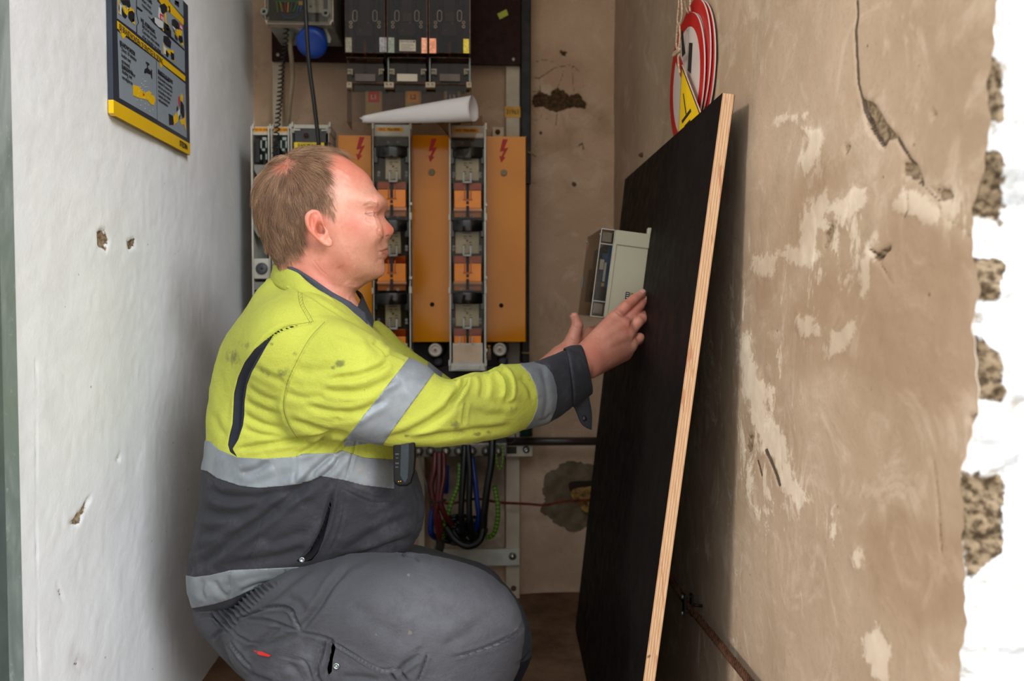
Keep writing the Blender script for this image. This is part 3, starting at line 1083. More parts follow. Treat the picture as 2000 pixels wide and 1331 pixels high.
# ---- three narrow switch units at far left
def narrow_unit(lab, x0, x1, ytop, y1, wide=False):
    YF = 2.215
    x0 += .3; x1 -= .6
    t = thing('switch_unit', lab, 'switch unit', at((x0 + x1) / 2, y1, YF), 'narrow switch units beside the white wall')
    w = x1 - x0
    b = MB(); b.pbox(x0, ytop + 4, x0 + 3.4, y1, YF, .12); b.pbox(x1 - 3.4, ytop + 4, x1, y1, YF, .12); b.pbox(x0, ytop + 5, x1, ytop + 22, YF + .01, .1)
    b.pbox(x0, ytop, x0 + 3, ytop + 10, YF - .002, .02); b.pbox(x1 - 3, ytop, x1, ytop + 10, YF - .002, .02)
    b.build('frame', WHITE_PL, t, .001)
    MB().pbox(x0 + 3, ytop + 18, x1 - 3, y1, YF + .05, .07).build('backing', M('grey_inner', (112, 116, 112), .5), t)
    if wide:
        MB().pbox(x0 + 5, ytop + 12, x1 - 4, y1, YF + .006, .04).build('switch_body', DARK_GREY, t, .003)
        MB().lathe(at(x0 + 29, ytop + 27, YF + .005), (0, -1, 0), [(0, .007), (.0015, .007), (.0015, .005), (.0005, .005), (.0005, 0)], 18).build('peep_hole', M('dark_amber', (60, 30, 12), .4), t)
        MB().pbox(x0 + 5, ytop + 40, x0 + 64, ytop + 53, YF + .002, .004).build('name_plate', LBL_YELLOW, t)
        text('JEAN MÜLLER', at(x0 + 34, ytop + 46.5, YF + .0012), .013, INK, t, width=.056, align='CENTER', name='plate_text')
        b = MB()
        for i in range(7):
            b.pbox(x0 + 64, ytop + 40 + i * 4, x1 - 2, ytop + 42 + i * 4, YF, .02)
        b.build('ribs', BLACK_MATT, t, split=True)
        b = MB(); b.pbox(x0 + 5, ytop + 14, x0 + 17, ytop + 17, YF + .003, .002); b.pbox(x1 - 18, ytop + 15, x1 - 6, ytop + 18, YF + .003, .002); b.build('white_mark', WHITE_PL, t, split=True)
        return t
    MB().pbox(x0 + 3.5, ytop + 7, x1 - 4, ytop + 16, YF + .009, .001).build('label', LBL_ORANGE, t)
    text('NH 00-160A', at((x0 + x1) / 2 - .3, ytop + 11.6, YF + .0083), .008, INK, t, width=.031, align='CENTER', name='label_text')
    for y in (ytop + 28, ytop + 145):
        b = MB(); b.pbox(x0 + 5, y, x0 + 14, y + 47, YF + .004, .05); b.build('black_bar', M('black_slot_bar', (18, 20, 24), .4), t, .001)
        b = MB(); b.pbox(x0 + 3.5, y - 6, x1 - 4, y + 72, YF + .003, .0015); b.build('clear_cover', CLEAR, t)
        b = MB()
        for dx, dy, ww, hh in ((16, 4, 3, 16), (26, 5, 3, 14), (16, 32, 3, 10), (26, 30, 3, 12), (19, 20, 6, 5), (20, -2, 8, 6)):
            b.pbox(x0 + dx, y + dy, x0 + dx + ww, y + dy + hh, YF + .0, .006)
        b.build('contact', M('pale_green_plastic', (150, 168, 160), .25), t, .0008, split=True)
        b = MB(); b.prism([at(x0 + 4, y + 52, YF - .001), at(x1 - 4, y + 52, YF - .001), at(x1 - 4, y + 76, YF - .001), at(x0 + 12, y + 76, YF - .001), at(x0 + 4, y + 62, YF - .001)], (0, .03, 0))
        b.build('grey_flap', M('mid_grey_plastic', (128, 128, 120), .5), t)
    y = ytop + 263
    MB().pbox(x0 + 3, y, x1 - 3, y + 40, YF + .0, .04).build('white_block', WHITE_PL, t, .002)
    MB().lathe(at((x0 + x1) / 2 + 1, y + 20, YF), (0, -1, 0), [(0, .0145), (.004, .0145), (.005, .012), (.005, 0)], 24).build('cross_screw', M('grey_knob', (66, 68, 72), .4), t)
    b = MB(); c = at((x0 + x1) / 2 + 1, y + 20, YF - .0052); b.box(c[0] - .0045, c[0] + .0045, c[1], c[1] + .001, c[2] - .001, c[2] + .001).box(c[0] - .001, c[0] + .001, c[1] + .0002, c[1] + .0012, c[2] - .0045, c[2] + .0045)
    b.build('cross_slot', INK, t)
    b = MB(); b.pbox(x0 + 3, y + 46, x1 - 4, y + 62, YF + .004, .03); b.build('grey_clip', M('mid_grey_plastic', (128, 128, 120), .5), t, .002)
    MB().pbox(x0 + 5, y + 66, x0 + 18, y + 110, YF + .004, .05).build('black_bar', M('black_slot_bar', (18, 20, 24), .4), t, .001)
    return t


narrow_unit('narrow grey fuse switch unit nearest the white wall, with an orange label', 492, 529.5, 242, 830)
narrow_unit('narrow grey fuse switch unit behind the coiled black cord, with an orange label', 531, 568, 242, 830)
narrow_unit('wide dark grey switch unit with a yellow name plate above the hair of the man', 569, 646, 238, 830, True)

# ---- large three-pole fuse switch with smoked covers
t = thing('fuse_switch', 'large three-pole fuse switch with smoked brown see-through covers on the dark board', 'fuse switch', at(797, 262, 2.2))
YF = 2.165
xs = [672, 753.5, 836, 920]
INNER = M('switch_inner_brown', (30, 22, 16), .5, 0, .4, 40)
MB().pbox(676, -70, 918, 160, YF + .12, .11).build('base_body', M('switch_base_dark', (74, 58, 42), .7, 0, .45, 22), t, .002)
for k in range(3):
    a, b_ = xs[k], xs[k + 1]
    m = (a + b_) / 2
    blk = MB(); blk.pbox(m - 17, 44, m + 16, 70, YF + .03, .06); blk.pbox(m - 12, -70, m + 12, 46, YF + .05, .06); blk.pbox(m - 26, -70, m - 20, 110, YF + .06, .05); blk.pbox(m + 20, -70, m + 26, 110, YF + .06, .05)
    pole = blk.build('pole_block', INNER, t, .002)
    b = MB(); b.pbox(m - 2, 68, m + 2, 110, YF + .07, .02); b.build('copper_tongue', M('old_copper', (120, 72, 34), .4, .5), pole)
    if k:
        MB().pbox(m - 9, 24, m + 9, 42, YF + .045, .01).build('fuse_face', M('dusty_ceramic', (96, 86, 66), .6), pole, .001)
    b = MB()
    for dx, dy in ((-9, 60), (6, 45)):
        b.lathe(at(m + dx, dy, YF + .03), (0, -1, 0), [(0, .0032), (.002, .0028), (.003, 0)], 12)
    b.build('screw', SCREW, pole, split=True)
    # cover: front pane, sides, sloped bottom
    b = MB()
    b.pbox(a + 1, -80, b_ - 1, 103, YF, .0018)
    b.pbox(a + 1, -80, a + 2.4, 106, YF + .002, .1); b.pbox(b_ - 2.4, -80, b_ - 1, 106, YF + .002, .1)
    p0, p1, p2, p3 = at(a + 1, 103, YF), at(b_ - 1, 103, YF), at(b_ - 4, 112, YF + .025), at(a + 4, 112, YF + .025)
    b.prism([p0, p1, p2, p3], (0, .001, .001)); b.pbox(a + 4, 110, b_ - 4, 113, YF + .02, .08)
    cov = b.build('smoked_cover', SMOKED, t)
    b = MB(); b.pbox(a + 1, -80, a + 3, 104, YF - .0015, .003); b.pbox(b_ - 3, -80, b_ - 1, 104, YF - .0015, .003); b.pbox(a + 3, 102, b_ - 3, 104, YF - .001, .002); b.pbox(a + 4, 111.6, b_ - 4, 113.4, YF + .018, .004)
    b.build('cover_rim', M('brown_plastic_edge', (120, 88, 68), .25), cov, .0006, split=True)
    b = MB()
    for sx in (-1, 1):
        cx = m + sx * 19.5
        R = []
        for i in range(24):
            an = 2 * pi * i / 24
            ux, uz = 4.2 * cos(an), 5 * sin(an) + (5.5 if sin(an) > 0 else -5.5)
            R.append(at(cx + ux, 31 + uz, YF - .0008))
        b.tube(R + [R[0]], .0007, 6)
        for dy in (44, 52):
            c_ = at(m + sx * 27.5, dy, YF - .0005)
            b.tube([c_ + np.array([.0033 * cos(2 * pi * j / 12), 0, .0033 * sin(2 * pi * j / 12)]) for j in range(13)], .0008, 6)
    b.build('vent_slot', M('worn_clear_edge', (180, 160, 140), .2), cov, split=True)
# hologram stickers, maker's label
HS = [((674, 73, 687, 102), (110, 106, 90)), ((741, 73, 755, 102), (120, 118, 118)), ((758, 73, 770, 103), (112, 118, 106)), ((823, 74, 835, 104), (206, 140, 110)), ((838, 75, 852, 104), (206, 130, 100)), ((905, 76, 916, 104), (180, 160, 50))]
for (r, c_) in HS:
    s = NT('foil_sticker'); n = s.noise(90, 3, .6, 2)
    cc = s.mix(s.ramp(n, .35, .65), lin(c_), lin(tuple(min(255, int(v * 1.3)) for v in c_)))
    MB().pbox(*r, YF - .0012, .001).build('foil_sticker', s.done(cc, .3, .4), t)
lb = MB().pbox(780, 78, 812, 100, YF - .0012, .001).build('maker_label', LBL_WHITE, t, .0004)
text('JEAN MÜLLER ■', at(796, 81.5, YF - .0018), .006, INK, lb, width=.036, align='CENTER', name='label_text')
b = MB()
for i, w in enumerate((24, 26, 18, 26, 22)):
    b.pbox(783, 86 + i * 2.6, 783 + w, 87 + i * 2.6, YF - .0016, .0004)
b.build('fine_print', M('grey_print', (84, 78, 66), .7), lb, split=True)
# lower dark compartments with handles
for k in range(3):
    a, b_ = xs[k] + 7, xs[k + 1] - 4
    m = (a + b_) / 2 - 1
    blk = MB(); blk.pbox(a + 1, 113, b_ - 1, 162, YF + .06, .1); lo = blk.build('lower_chamber', M('chamber_black_brown', (40, 40, 38), .4), t, .001)
    b = MB(); b.pbox(m - 4, 113, m + 4, 141, YF + .052, .01); b.build('slot', INK, lo, split=True)
    MB().pbox(a, 113, b_, 164, YF + .045, .0015).build('clear_front', SMOKED, lo)
    pl = MB().pbox(m - 20, 144, m + 20, 159, YF + .04, .004).build('grip_plate', LBL_WHITE if k == 1 else M('worn_grey_plate', (98, 86, 78), .5), lo, .0006)
    b = MB()
    for sx in (0, 1):
        x = a - 1 if sx == 0 else b_ - 10
        b.pbox(x, 134, x + 11, 138, YF + .035, .01); b.pbox(x + (8 if sx == 0 else 0), 134, x + (11 if sx == 0 else 3), 146, YF + .033, .01); b.pbox(x, 138, x + 8, 145, YF + .04, .01)
    b.build('hinge_clip', M('grey_clip_plastic', (150, 142, 120), .5), lo, .0008, split=True)
b = MB()
for x, w in ((677, 10), (750, 19), (831, 19), (911, 10)):
    b.pbox(x, 160, x + w, 171, YF + .03, .02)
b.build('terminal_tab', M('cream_tab', (190, 170, 140), .5), t, .0008, split=True)
b = MB()
for x in (682, 755, 763, 836, 844, 916):
    b.lathe(at(x, 165.5, YF + .03), (0, -1, 0), [(0, .0032), (.0015, .0028), (.0015, 0)], 12)
b.build('tab_screw', BRIGHT, t, split=True)
b = MB()
for x in (757, 838, 916):
    b.pbox(x, 113, x + 3, 161, YF + .03, .03)
b.build('post', M('pale_grey_post', (120, 126, 122), .25), t, split=True)
# bottom clear cover with phase tags inside
Yl = YF + .055
b = MB(); b.pbox(677, 162, 922, 240, Yl, .0016)
b.pbox(677, 162, 678.6, 240, Yl, .09); b.pbox(920.5, 162, 922, 240, Yl, .09)
b.build('lower_cover', clear_mat('lightly_smoked_cover', (240, 230, 218), .97, .1, .4), t)
b = MB(); b.pbox(677, 162, 922, 163.5, Yl - .001, .003); b.pbox(677, 162, 678, 240, Yl - .001, .003); b.pbox(921, 162, 922, 240, Yl - .001, .003)
b.build('cover_rim', M('brown_plastic_edge', (120, 88, 68), .25), t, split=True)
for (x0, x1, colr, s_, ink, fx) in ((719, 741, (190, 34, 26), 'L1', WHITE_INK, 6), (796, 818, (226, 160, 20), 'L2', INK, 5), (873, 894, (30, 56, 110), 'L3', WHITE_INK, 6)):
    b = MB(); b.pbox(x0 - fx, 177, x1 + fx, 240, Yl + .03, .03)
    pc = b.build('phase_terminal', M('cream_terminal', (176, 166, 130), .5), t, .003)
    MB().pbox(x0, 178, x1, 200, Yl + .029, .001).build('phase_tag', M('tag_' + s_, colr, .5, 0, .04), pc)
    text(s_, at((x0 + x1) / 2, 190, Yl + .0283), .016, ink, pc, align='CENTER', name='tag_letters', bold=.0003)
    MB().pbox(x0 - 8, 163, x1 + 14, 177, Yl + .028, .04).build('terminal_head', M('brown_black_plastic', (40, 32, 26), .5), pc, .002)

# ---- cable and outlet box at the top left
t = thing('switch_box', 'grey junction box with a clear lid showing coloured wires, blue outlet cap below', 'junction box', at(585, 55, 2.24))
YF = 2.19
GREYP = M('light_grey_box_plastic', (150, 150, 140), .5)
b = MB(); b.pbox(517, -90, 650, 47, YF + .012, .19); b.build('box_body', GREYP, t, .004)
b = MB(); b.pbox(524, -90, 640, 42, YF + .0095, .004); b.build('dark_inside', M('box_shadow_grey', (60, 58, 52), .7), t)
WIRES = [((118, 130, 20), 540, 4, 542, 24), ((150, 150, 20), 547, 4, 552, 23), ((150, 40, 26), 557, 5, 557, 24), ((206, 150, 20), 563, 5, 562, 24), ((60, 100, 120), 571, 3, 567, 24), ((60, 140, 40), 580, 3, 573, 23), ((60, 100, 150), 584, 10, 580, 25), ((60, 100, 150), 589, 10, 586, 25)]
MB().pbox(536, 0, 592, 5, YF + .002, .006).build('terminal_row', M('green_terminal', (40, 90, 50), .5), t)
for i, (c_, x0, y0, x1, y1) in enumerate(WIRES):
    MB().tube(catmull([at(x0, y0, YF + .004), at((x0 + x1) / 2, (y0 + y1) / 2, YF + .001), at(x1, y1, YF + .005)], 5), .0021, 8).build('wire', M('wire_%d_%d_%d' % c_, c_, .4), t)
MB().tube(cab([(548, 26, YF + .004), (556, 34, YF + .004), (570, 35, YF + .003), (580, 31, YF + .004), (584, 27, YF + .004)]), .0018, 8).build('wire', M('wire_blue_loop', (30, 80, 120), .4), t)
MB().pbox(583, 2, 591, 10, YF, .003).build('yellow_tag', M('yellow_tag', (200, 160, 20), .5), t)
MB().pbox(598, -60, 632, 25, YF + .002, .007).build('modular_breaker', M('breaker_grey', (140, 136, 124), .5), t, .001)
b = MB(); b.pbox(598, 8, 632, 9, YF + .0015, .002); b.lathe(at(607, 13, YF + .002), (0, -1, 0), [(0, .0035), (.002, .003), (.002, 0)], 12); b.build('green_button', M('green_button', (20, 110, 60), .4), t)
lid = MB()
lid.pbox(516, -90, 651, 46, YF - .003, .0015)
lid.build('clear_lid', CLEAR, t)
b = MB(); b.pbox(516, -90, 518.5, 40, YF - .004, .02); b.pbox(648.5, -90, 651, 42, YF - .004, .02); b.pbox(520, 45, 647, 48.5, YF - .004, .03)
b.prism([at(516, 36, YF - .004), at(518.5, 36, YF - .004), at(524, 46, YF - .004), at(521, 48.5, YF - .004)], (0, .02, 0)); b.prism([at(651, 36, YF - .004), at(648.5, 38, YF - .004), at(643, 45, YF - .004), at(646, 48.5, YF - .004)], (0, .02, 0))
b.build('lid_rim', M('clear_lid_edge', (176, 160, 140), .3), t, split=True)
for q in ((516, 23.5), (636.5, 26.5)):
    MB().lathe(at(q[0], q[1], YF - .001), (0, -1, 0), [(-.03, .0095), (.004, .0095), (.006, .0085), (.006, .0045), (.001, .004), (.001, 0)], 22).build('lid_screw', M('screw_tower_grey', (128, 130, 118), .5), t)
    MB().lathe(at(q[0], q[1], YF - .0065), (0, -1, 0), [(0, .0042), (.0002, .0042), (.0002, 0)], 16).build('screw_hole', INK, t)
# cable gland
gl = MB().lathe(at(568, 50, YF + .09), (-.05, 0, -1), [(0, .010), (.012, .0125), (.014, .0135), (.022, .0135), (.023, .011), (.034, .010), (.036, .008)], 18).build('cable_gland', M('grey_gland', (136, 136, 122), .5), t)
# blue outlet cap
fl = [at(x, y, YF + .03) for x, y in ((570, 50), (636, 49), (647, 76), (645, 84), (630, 84), (612, 62), (590, 62))]
MB().prism(fl, (0, .02, 0)).build('outlet_flange', M('grey_flange', (140, 140, 130), .5), t, .002)
c_ = at(609, 84, YF + .02); ax = np.array([-.10, -1, -.85])
MB().lathe(c_, ax, [(-.035, .034), (0, .0385), (.004, .0385), (.008, .035), (.010, .028), (.010, 0)], 36).build('blue_cap', M('blue_outlet_cap', (16, 60, 150), .4), t)

# ---- cables hanging at the left
gc = MB().tube(cab([(568, 70, 2.28), (567, 90, 2.27), (570, 120, 2.29), (571, 150, 2.31), (566, 200, 2.33), (562, 240, 2.35), (560, 262, 2.37)]), .0062, 12).build('flat_cable', M('beige_old_cable', (150, 134, 108), .6))
tag(gc, 'beige sheathed cable coming out of the gland left of the blue cap', 'cable')
bk = MB().tube(cab([(595, -60, 2.10), (596, 0, 2.10), (599, 60, 2.10), (604, 130, 2.11), (612, 190, 2.12), (618, 240, 2.13), (624, 290, 2.14), (634, 345, 2.16), (640, 420, 2.2)]), .0050, 14).build('power_cable', M('black_sheath', (20, 19, 18), .42))
tag(bk, 'thick black cable hanging in front of the junction box down behind the man', 'cable')
pts = []
path = cab([(558, 50, 2.25), (558, 72, 2.25), (556, 95, 2.26), (551, 118, 2.25), (547, 180, 2.22), (542, 240, 2.19), (537, 300, 2.185), (536, 420, 2.185), (540, 560, 2.185), (540, 640, 2.2)], 40)
ln = 0
for i, p in enumerate(path):
    if i:
        ln += np.linalg.norm(p - path[i - 1])
    ph = ln / .0125 * 2 * pi
    if i % 1 == 0:
        pts.append((ln, p))
L = ln
dense = []
ls = np.array([q[0] for q in pts]); ps = np.array([q[1] for q in pts])
nn = int(L / .0125 * 12)
for i in range(nn):
    l = L * i / nn
    p = np.array([np.interp(l, ls, ps[:, k]) for k in range(3)])
    ph = i / 12 * 2 * pi
    r = .0062
    dense.append(p + np.array([r * cos(ph), r * sin(ph), .25 * r * cos(ph)]))
cc = MB().tube(dense, .0017, 6).build('coiled_cord', BLACK_MATT)
tag(cc, 'thin coiled black cord hanging in front of the narrow switch units', 'cord')

# ---- rolled drawing lying on the strips, and the clear bag
PAPER = M('white_drawing_paper', (226, 222, 222), .8, 0, .03, 5)
a0, a1 = at(708, 233, 2.13), at(925, 214, 2.10)
V, F = [], []
NT_, NS = 64, 30
for i in range(NS + 1):
    t_ = i / NS
    c0 = a0 * (1 - t_) + a1 * t_
    R0 = .008 + .024 * t_ ** .8
    for j in range(NT_ + 1):
        an = -.3 + 2 * pi * 1.55 * j / NT_
        r = R0 * (1 - .16 * j / NT_) * (1 + .06 * sin(3 * an + 2 * t_))
        V.append(c0 + np.array([.012 * cos(an) * t_, r * cos(an) * 1.0, r * sin(an)]))
for i in range(NS):
    for j in range(NT_):
        k = i * (NT_ + 1) + j
        F.append((k, k + 1, k + NT_ + 2, k + NT_ + 1))
pr = rawmesh('rolled_drawing', V, F, PAPER, None, True)
md = pr.modifiers.new('thick', 'SOLIDIFY'); md.thickness = .0004
tag(pr, 'white sheet of paper rolled into a cone lying across the tops of the fuse strips', 'paper roll')
fl = sheet('loose_sheet_edge', [at(702, 230, 2.14), at(780, 214, 2.16), at(860, 200, 2.16), at(920, 190, 2.15)], [at(716, 240, 2.135), at(790, 226, 2.15), at(865, 214, 2.15), at(936, 232, 2.16)], PAPER, pr, .0004, 6, 4)
s_bag = clear_mat('thin_plastic_bag', (222, 212, 202), .93, .22)
V, F = [], []
n1, n2 = 24, 34
for i in range(n1 + 1):
    for j in range(n2 + 1):
        u, v = i / n1, j / n2
        top = np.array([838 + 104 * v, 226 + 14 * sin(pi * v)]); bot = np.array([878 + 66 * v, 262 + 44 * sin(pi * min(1, v * 1.25)) * (1 if v < .8 else .7)])
        q = top * (1 - u) + bot * u
        p = at(q[0], q[1], 2.175 + .01 * sin(v * 9 + u * 4))
        V.append(p)
V = np.array(V); V[:, 1] += .008 * vnoise(V, 34, 4) + .004 * vnoise(V, 80, 5); V[:, 2] += .002 * vnoise(V, 60, 6)
for i in range(n1):
    for j in range(n2):
        k = i * (n2 + 1) + j
        F.append((k, k + 1, k + n2 + 2, k + n2 + 1))
bg = rawmesh('plastic_bag', V, F, s_bag, None, True)
tag(bg, 'crumpled clear plastic bag draped over the top of the right fuse strip', 'plastic bag')

# ---- ceramic screw fuses under the orange covers
CER = M('white_glazed_ceramic', (206, 198, 184), .25)
for (x, y, lab) in ((850, 684, 'round white ceramic screw fuse left of the beige end plate'), (976, 683, 'round white ceramic screw fuse right of the beige end plate')):
    t = thing('screw_fuse', lab, 'screw fuse', at(x, y + 14, 2.33), 'ceramic screw fuses')
    MB().lathe(at(x, y, 2.29), (0, -1, 0), [(-.05, .016), (-.01, .0165), (0, .0175), (.004, .0175), (.007, .015), (.007, .0125), (.003, .011), (.003, .007), (.006, .0065), (.006, .003), (.004, 0)], 30).build('cap', CER, t)
    MB().lathe(at(x, y, 2.2835), (0, -1, 0), [(0, .0035), (.0006, .0035), (.0006, 0)], 12).build('indicator', M('pinkish_indicator', (160, 100, 90), .5), t)
    MB().lathe(at(x + 1, y, 2.29), (.1, 1, 0), [(0, .019), (.08, .02)], 20).build('fuse_socket', BLACK_MATT, t)
    b = MB().lathe(at(x + 6, y + 23, 2.30), (0, -1, 0), [(-.05, .012), (.0, .012), (.001, .010), (.001, 0)], 20); b.build('black_knob', BLACK_MATT, t)
wp = MB().pbox(992, 669, 1014, 716, 2.40, .02).build('blank_plate', M('pale_grey_plate', (150, 142, 130), .5))
tag(wp, 'small pale blank plate under the right orange cover', 'plate')
tb = thing('glass_lamp', 'tiny glass neon lamp beside the right screw fuse', 'indicator lamp', at(955, 690, 2.30))
MB().lathe(at(955, 692, 2.30), (0, 0, 1), [(-.016, .006), (.012, .006), (.016, .004)], 14).build('glass_bulb', M('lamp_glass', (150, 128, 100), .2), tb)
MB().lathe(at(955, 677, 2.30), (0, 0, 1), [(-.004, .005), (.003, .005)], 14).build('metal_tip', M('amber_tip', (230, 140, 50), .3, .3), tb)
dk = MB().pbox(806, 668, 986, 730, 2.36, .05).pbox(820, 716, 990, 868, 2.34, .06).build('lower_switch_body', M('unlit_switch_body', (46, 40, 36), .6), None, .003)
tag(dk, 'dark switchgear body under the orange covers behind the ceramic fuses', 'switchgear body')

# ---- bottom busbar with cable lugs
t = thing('terminal_rail', 'galvanised terminal rail with cable lugs, seen below the sleeve of the man', 'terminal rail', at(900, 895, 2.3))
MB().pbox(800, 868, 990, 892, 2.31, .06).build('rail', M('dull_galvanised', (120, 114, 104), .4, .5, .3, 20), t, .002)
for x in (818, 841, 871, 896, 922, 949, 973):
    lg = MB().lathe(at(x, 881, 2.31), (0, -1, 0), [(0, .0125), (.006, .0125), (.007, .0105), (.014, .0095), (.016, .006), (.016, 0)], 16).build('lug', M('lug_metal', (108, 104, 94), .35, .6, .3, 50), t)
t2 = thing('fixing_plate', 'pale slotted fixing plate with a bolt on the upright right of the lugs', 'fixing plate', at(1014, 893, 2.40))
MB().pbox(986, 871, 1040, 892, 2.40, .03).build('plate', M('pale_zinc_plate', (190, 180, 160), .45, .1), t2, .001)
MB().pbox(990, 873, 1009, 887, 2.3995, .001).build('square_hole', M('hole_olive', (50, 48, 28), .8), t2)
MB().lathe(at(1027.5, 878.5, 2.40), (0, -1, 0), [(0, .010), (.002, .010), (.002, .0065), (.006, .006), (.006, .003), (.003, 0)], 20).build('bolt', BRIGHT, t2)
# dark pipe
dp = MB().tube([at(975, 863, 2.40), at(1240, 862, 2.40)], .0115, 18).build('dark_pipe', M('dark_grey_conduit', (52, 42, 38), .4))
tag(dp, 'dark grey horizontal pipe on the back wall running behind the black board', 'pipe')
gp = MB().tube([at(1027, 790, 2.36), at(1028, 852, 2.36)], .0175, 16).build('green_conduit', M('dark_green_plastic', (20, 60, 50), .4))
tag(gp, 'short dark green conduit end below the reflective cuff', 'conduit')
tw = MB().tube(cab([(1005, 838, 2.36), (1006, 860, 2.35), (992, 866, 2.35), (985, 848, 2.36)]), .0018, 8).build('loose_wire', BLACK_MATT)
tag(tw, 'thin loose black wire looping above the pale fixing plate', 'wire')
rc = MB().tube(cab([(846, 976, 2.33), (880, 984, 2.33), (930, 975, 2.34), (975, 982, 2.38), (1030, 985, 2.41), (1065, 987, 2.42), (1100, 980, 2.43), (1160, 977, 2.44), (1200, 978, 2.45)]), .0036, 10).build('earth_rod', M('rusty_red_copper', (124, 46, 24), .5, .2, .4, 60))
tag(rc, 'rust red bare earth wire crossing the frame and the grey cement patch', 'earth wire')
# foam in the pipe hole
hl = MB().prism([p for p in catmull([at(a, b, YB - .006) for a, b in ((1112, 944), (1140, 940), (1185, 942), (1185, 965), (1150, 972), (1118, 965))], 4, True)], (0, .004, 0)).build('wall_recess', M('hole_dark_brown', (34, 22, 14), .9))
tag(hl, 'dark ragged recess in the grey cement patch on the back wall', 'recess')
V = []
b = MB()
fo = [(1118, 958), (1150, 952), (1188, 950), (1190, 975), (1165, 978), (1158, 1000), (1140, 1002), (1130, 985), (1118, 975)]
fm = MB().prism([p for p in catmull([at(a, b_, YB - .02) for a, b_ in fo], 4, True)], (0, .012, 0)).build('foam_filler', M('dirty_yellow_foam', (150, 116, 60), .9, 0, .5, 60, .9, 90, dist=.004), None, .005, 3)
tag(fm, 'dirty yellow foam filler bulging from the recess in the cement patch', 'foam')

# ---- hanging cables below the rail
s = NT('yellow_green_sheath')
g_ = s.attr('stripe')
YG = s.done(s.mix(s.math('GREATER_THAN', s.math('FRACT', g_), .5), lin((40, 96, 20)), lin((120, 150, 20))), .5)


def cable(name, pts, r, mat, lab, striped=False, group='cables hanging below the terminal rail'):
    P = cab([(a, b_, y) for a, b_, y in pts], 10)
    o = MB().tube(P, r, 12).build(name, mat)
    if striped:
        n = len(P)
        ln = np.concatenate([[0], np.cumsum([np.linalg.norm(P[i + 1] - P[i]) for i in range(n - 1)])])
        a_ = o.data.attributes.new('stripe', 'FLOAT', 'POINT')
        a_.data.foreach_set('value', np.repeat(ln / .010, 12).astype(np.float32) + np.tile(np.arange(12) / 12.0 * 0, n).astype(np.float32))
    tag(o, lab, 'cable', group)
    return o


DRED = M('dark_red_sheath', (86, 24, 20), .45)
DBLUE = M('blue_sheath', (14, 44, 120), .45)
DBLK = M('black_cable_sheath', (16, 15, 16), .4)
cable('power_cable', [(850, 885, 2.30), (848, 920, 2.28), (842, 950, 2.27), (848, 985, 2.26), (856, 1010, 2.25), (862, 1040, 2.26)], .0075, DRED, 'outermost dark red cable of the tied bundle, bulging to the left')
cable('power_cable', [(858, 885, 2.29), (858, 930, 2.265), (855, 975, 2.25), (852, 1010, 2.25), (858, 1050, 2.26)], .0080, DRED, 'dark red cable running straight down the middle of the tied bundle')
cable('power_cable', [(866, 885, 2.30), (867, 930, 2.27), (860, 975, 2.25), (868, 1005, 2.25), (882, 1025, 2.27)], .0075, DRED, 'dark red cable of the tied bundle that turns off to the lower right')
cable('power_cable', [(871, 910, 2.32), (871, 940, 2.32), (870, 962, 2.33)], .0085, DBLUE, 'short blue cable length behind the dark red bundle')
cable('power_cable', [(850, 985, 2.29), (843, 1010, 2.28), (842, 1040, 2.28), (850, 1050, 2.30)], .0085, DBLUE, 'blue cable curving out at the left below the tie')
cable('earth_cable', [(898, 905, 2.31), (896, 945, 2.29), (884, 975, 2.28), (876, 1000, 2.27), (866, 1030, 2.27), (866, 1050, 2.29)], .0060, YG, 'yellow-green striped cable slanting down to the left beside the dark red bundle', True)
cable('power_cable', [(908, 870, 2.29), (905, 920, 2.27), (902, 970, 2.26), (901, 1010, 2.26), (906, 1050, 2.28)], .0080, DBLK, 'black cable hanging straight down at the left of the middle pair')
cable('power_cable', [(914, 870, 2.28), (918, 930, 2.26), (916, 980, 2.25), (918, 1020, 2.25), (925, 1050, 2.27)], .0080, DBLK, 'black cable hanging straight down at the right of the middle pair')
cable('power_cable', [(922, 895, 2.31), (928, 940, 2.28), (932, 980, 2.27), (935, 1010, 2.27), (930, 1035, 2.28)], .0070, DBLUE, 'blue cable hanging right of the middle black pair')
cable('power_cable', [(962, 850, 2.27), (960, 900, 2.25), (952, 950, 2.24), (946, 1000, 2.24), (942, 1040, 2.25), (925, 1064, 2.26), (900, 1060, 2.27), (885, 1040, 2.28)], .0095, DBLK, 'thickest black cable, hanging at the right and looping back to the left at the bottom')
cable('power_cable', [(872, 1030, 2.26), (890, 1056, 2.25), (915, 1068, 2.24), (938, 1055, 2.24), (946, 1020, 2.25)], .0085, DBLK, 'lowest black cable loop under all the other cables')
cable('earth_cable', [(965, 950, 2.31), (972, 985, 2.29), (971, 1020, 2.28), (963, 1045, 2.28), (950, 1050, 2.29)], .0062, YG, 'yellow-green striped cable curving round at the far right of the hanging cables', True)
cable('earth_wire', [(970, 870, 2.31), (970, 900, 2.29), (976, 917, 2.285), (982, 900, 2.29), (980, 868, 2.31)], .0028, YG, 'thin yellow-green wire loop beside the pale fixing plate', True)
cable('grey_wire', [(818, 890, 2.30), (828, 930, 2.28), (838, 970, 2.28), (842, 1010, 2.29)], .0026, M('grey_wire_sheath', (92, 84, 76), .5), 'thin grey wire slanting down beside the belly of the man')
cl = MB()
for k in range(26):
    an = k * 2.4
    r = .022 + .012 * ((k * 7) % 5) / 5
    c_ = at(905 + 26 * cos(an), 1035 + 12 * sin(an), 2.30)
    pp = [c_ + np.array([r * cos(a), .01 * sin(2 * a + k), r * .8 * sin(a)]) for a in np.linspace(k, k + 4.2, 14)]
    cl.tube(pp, .0045, 8)
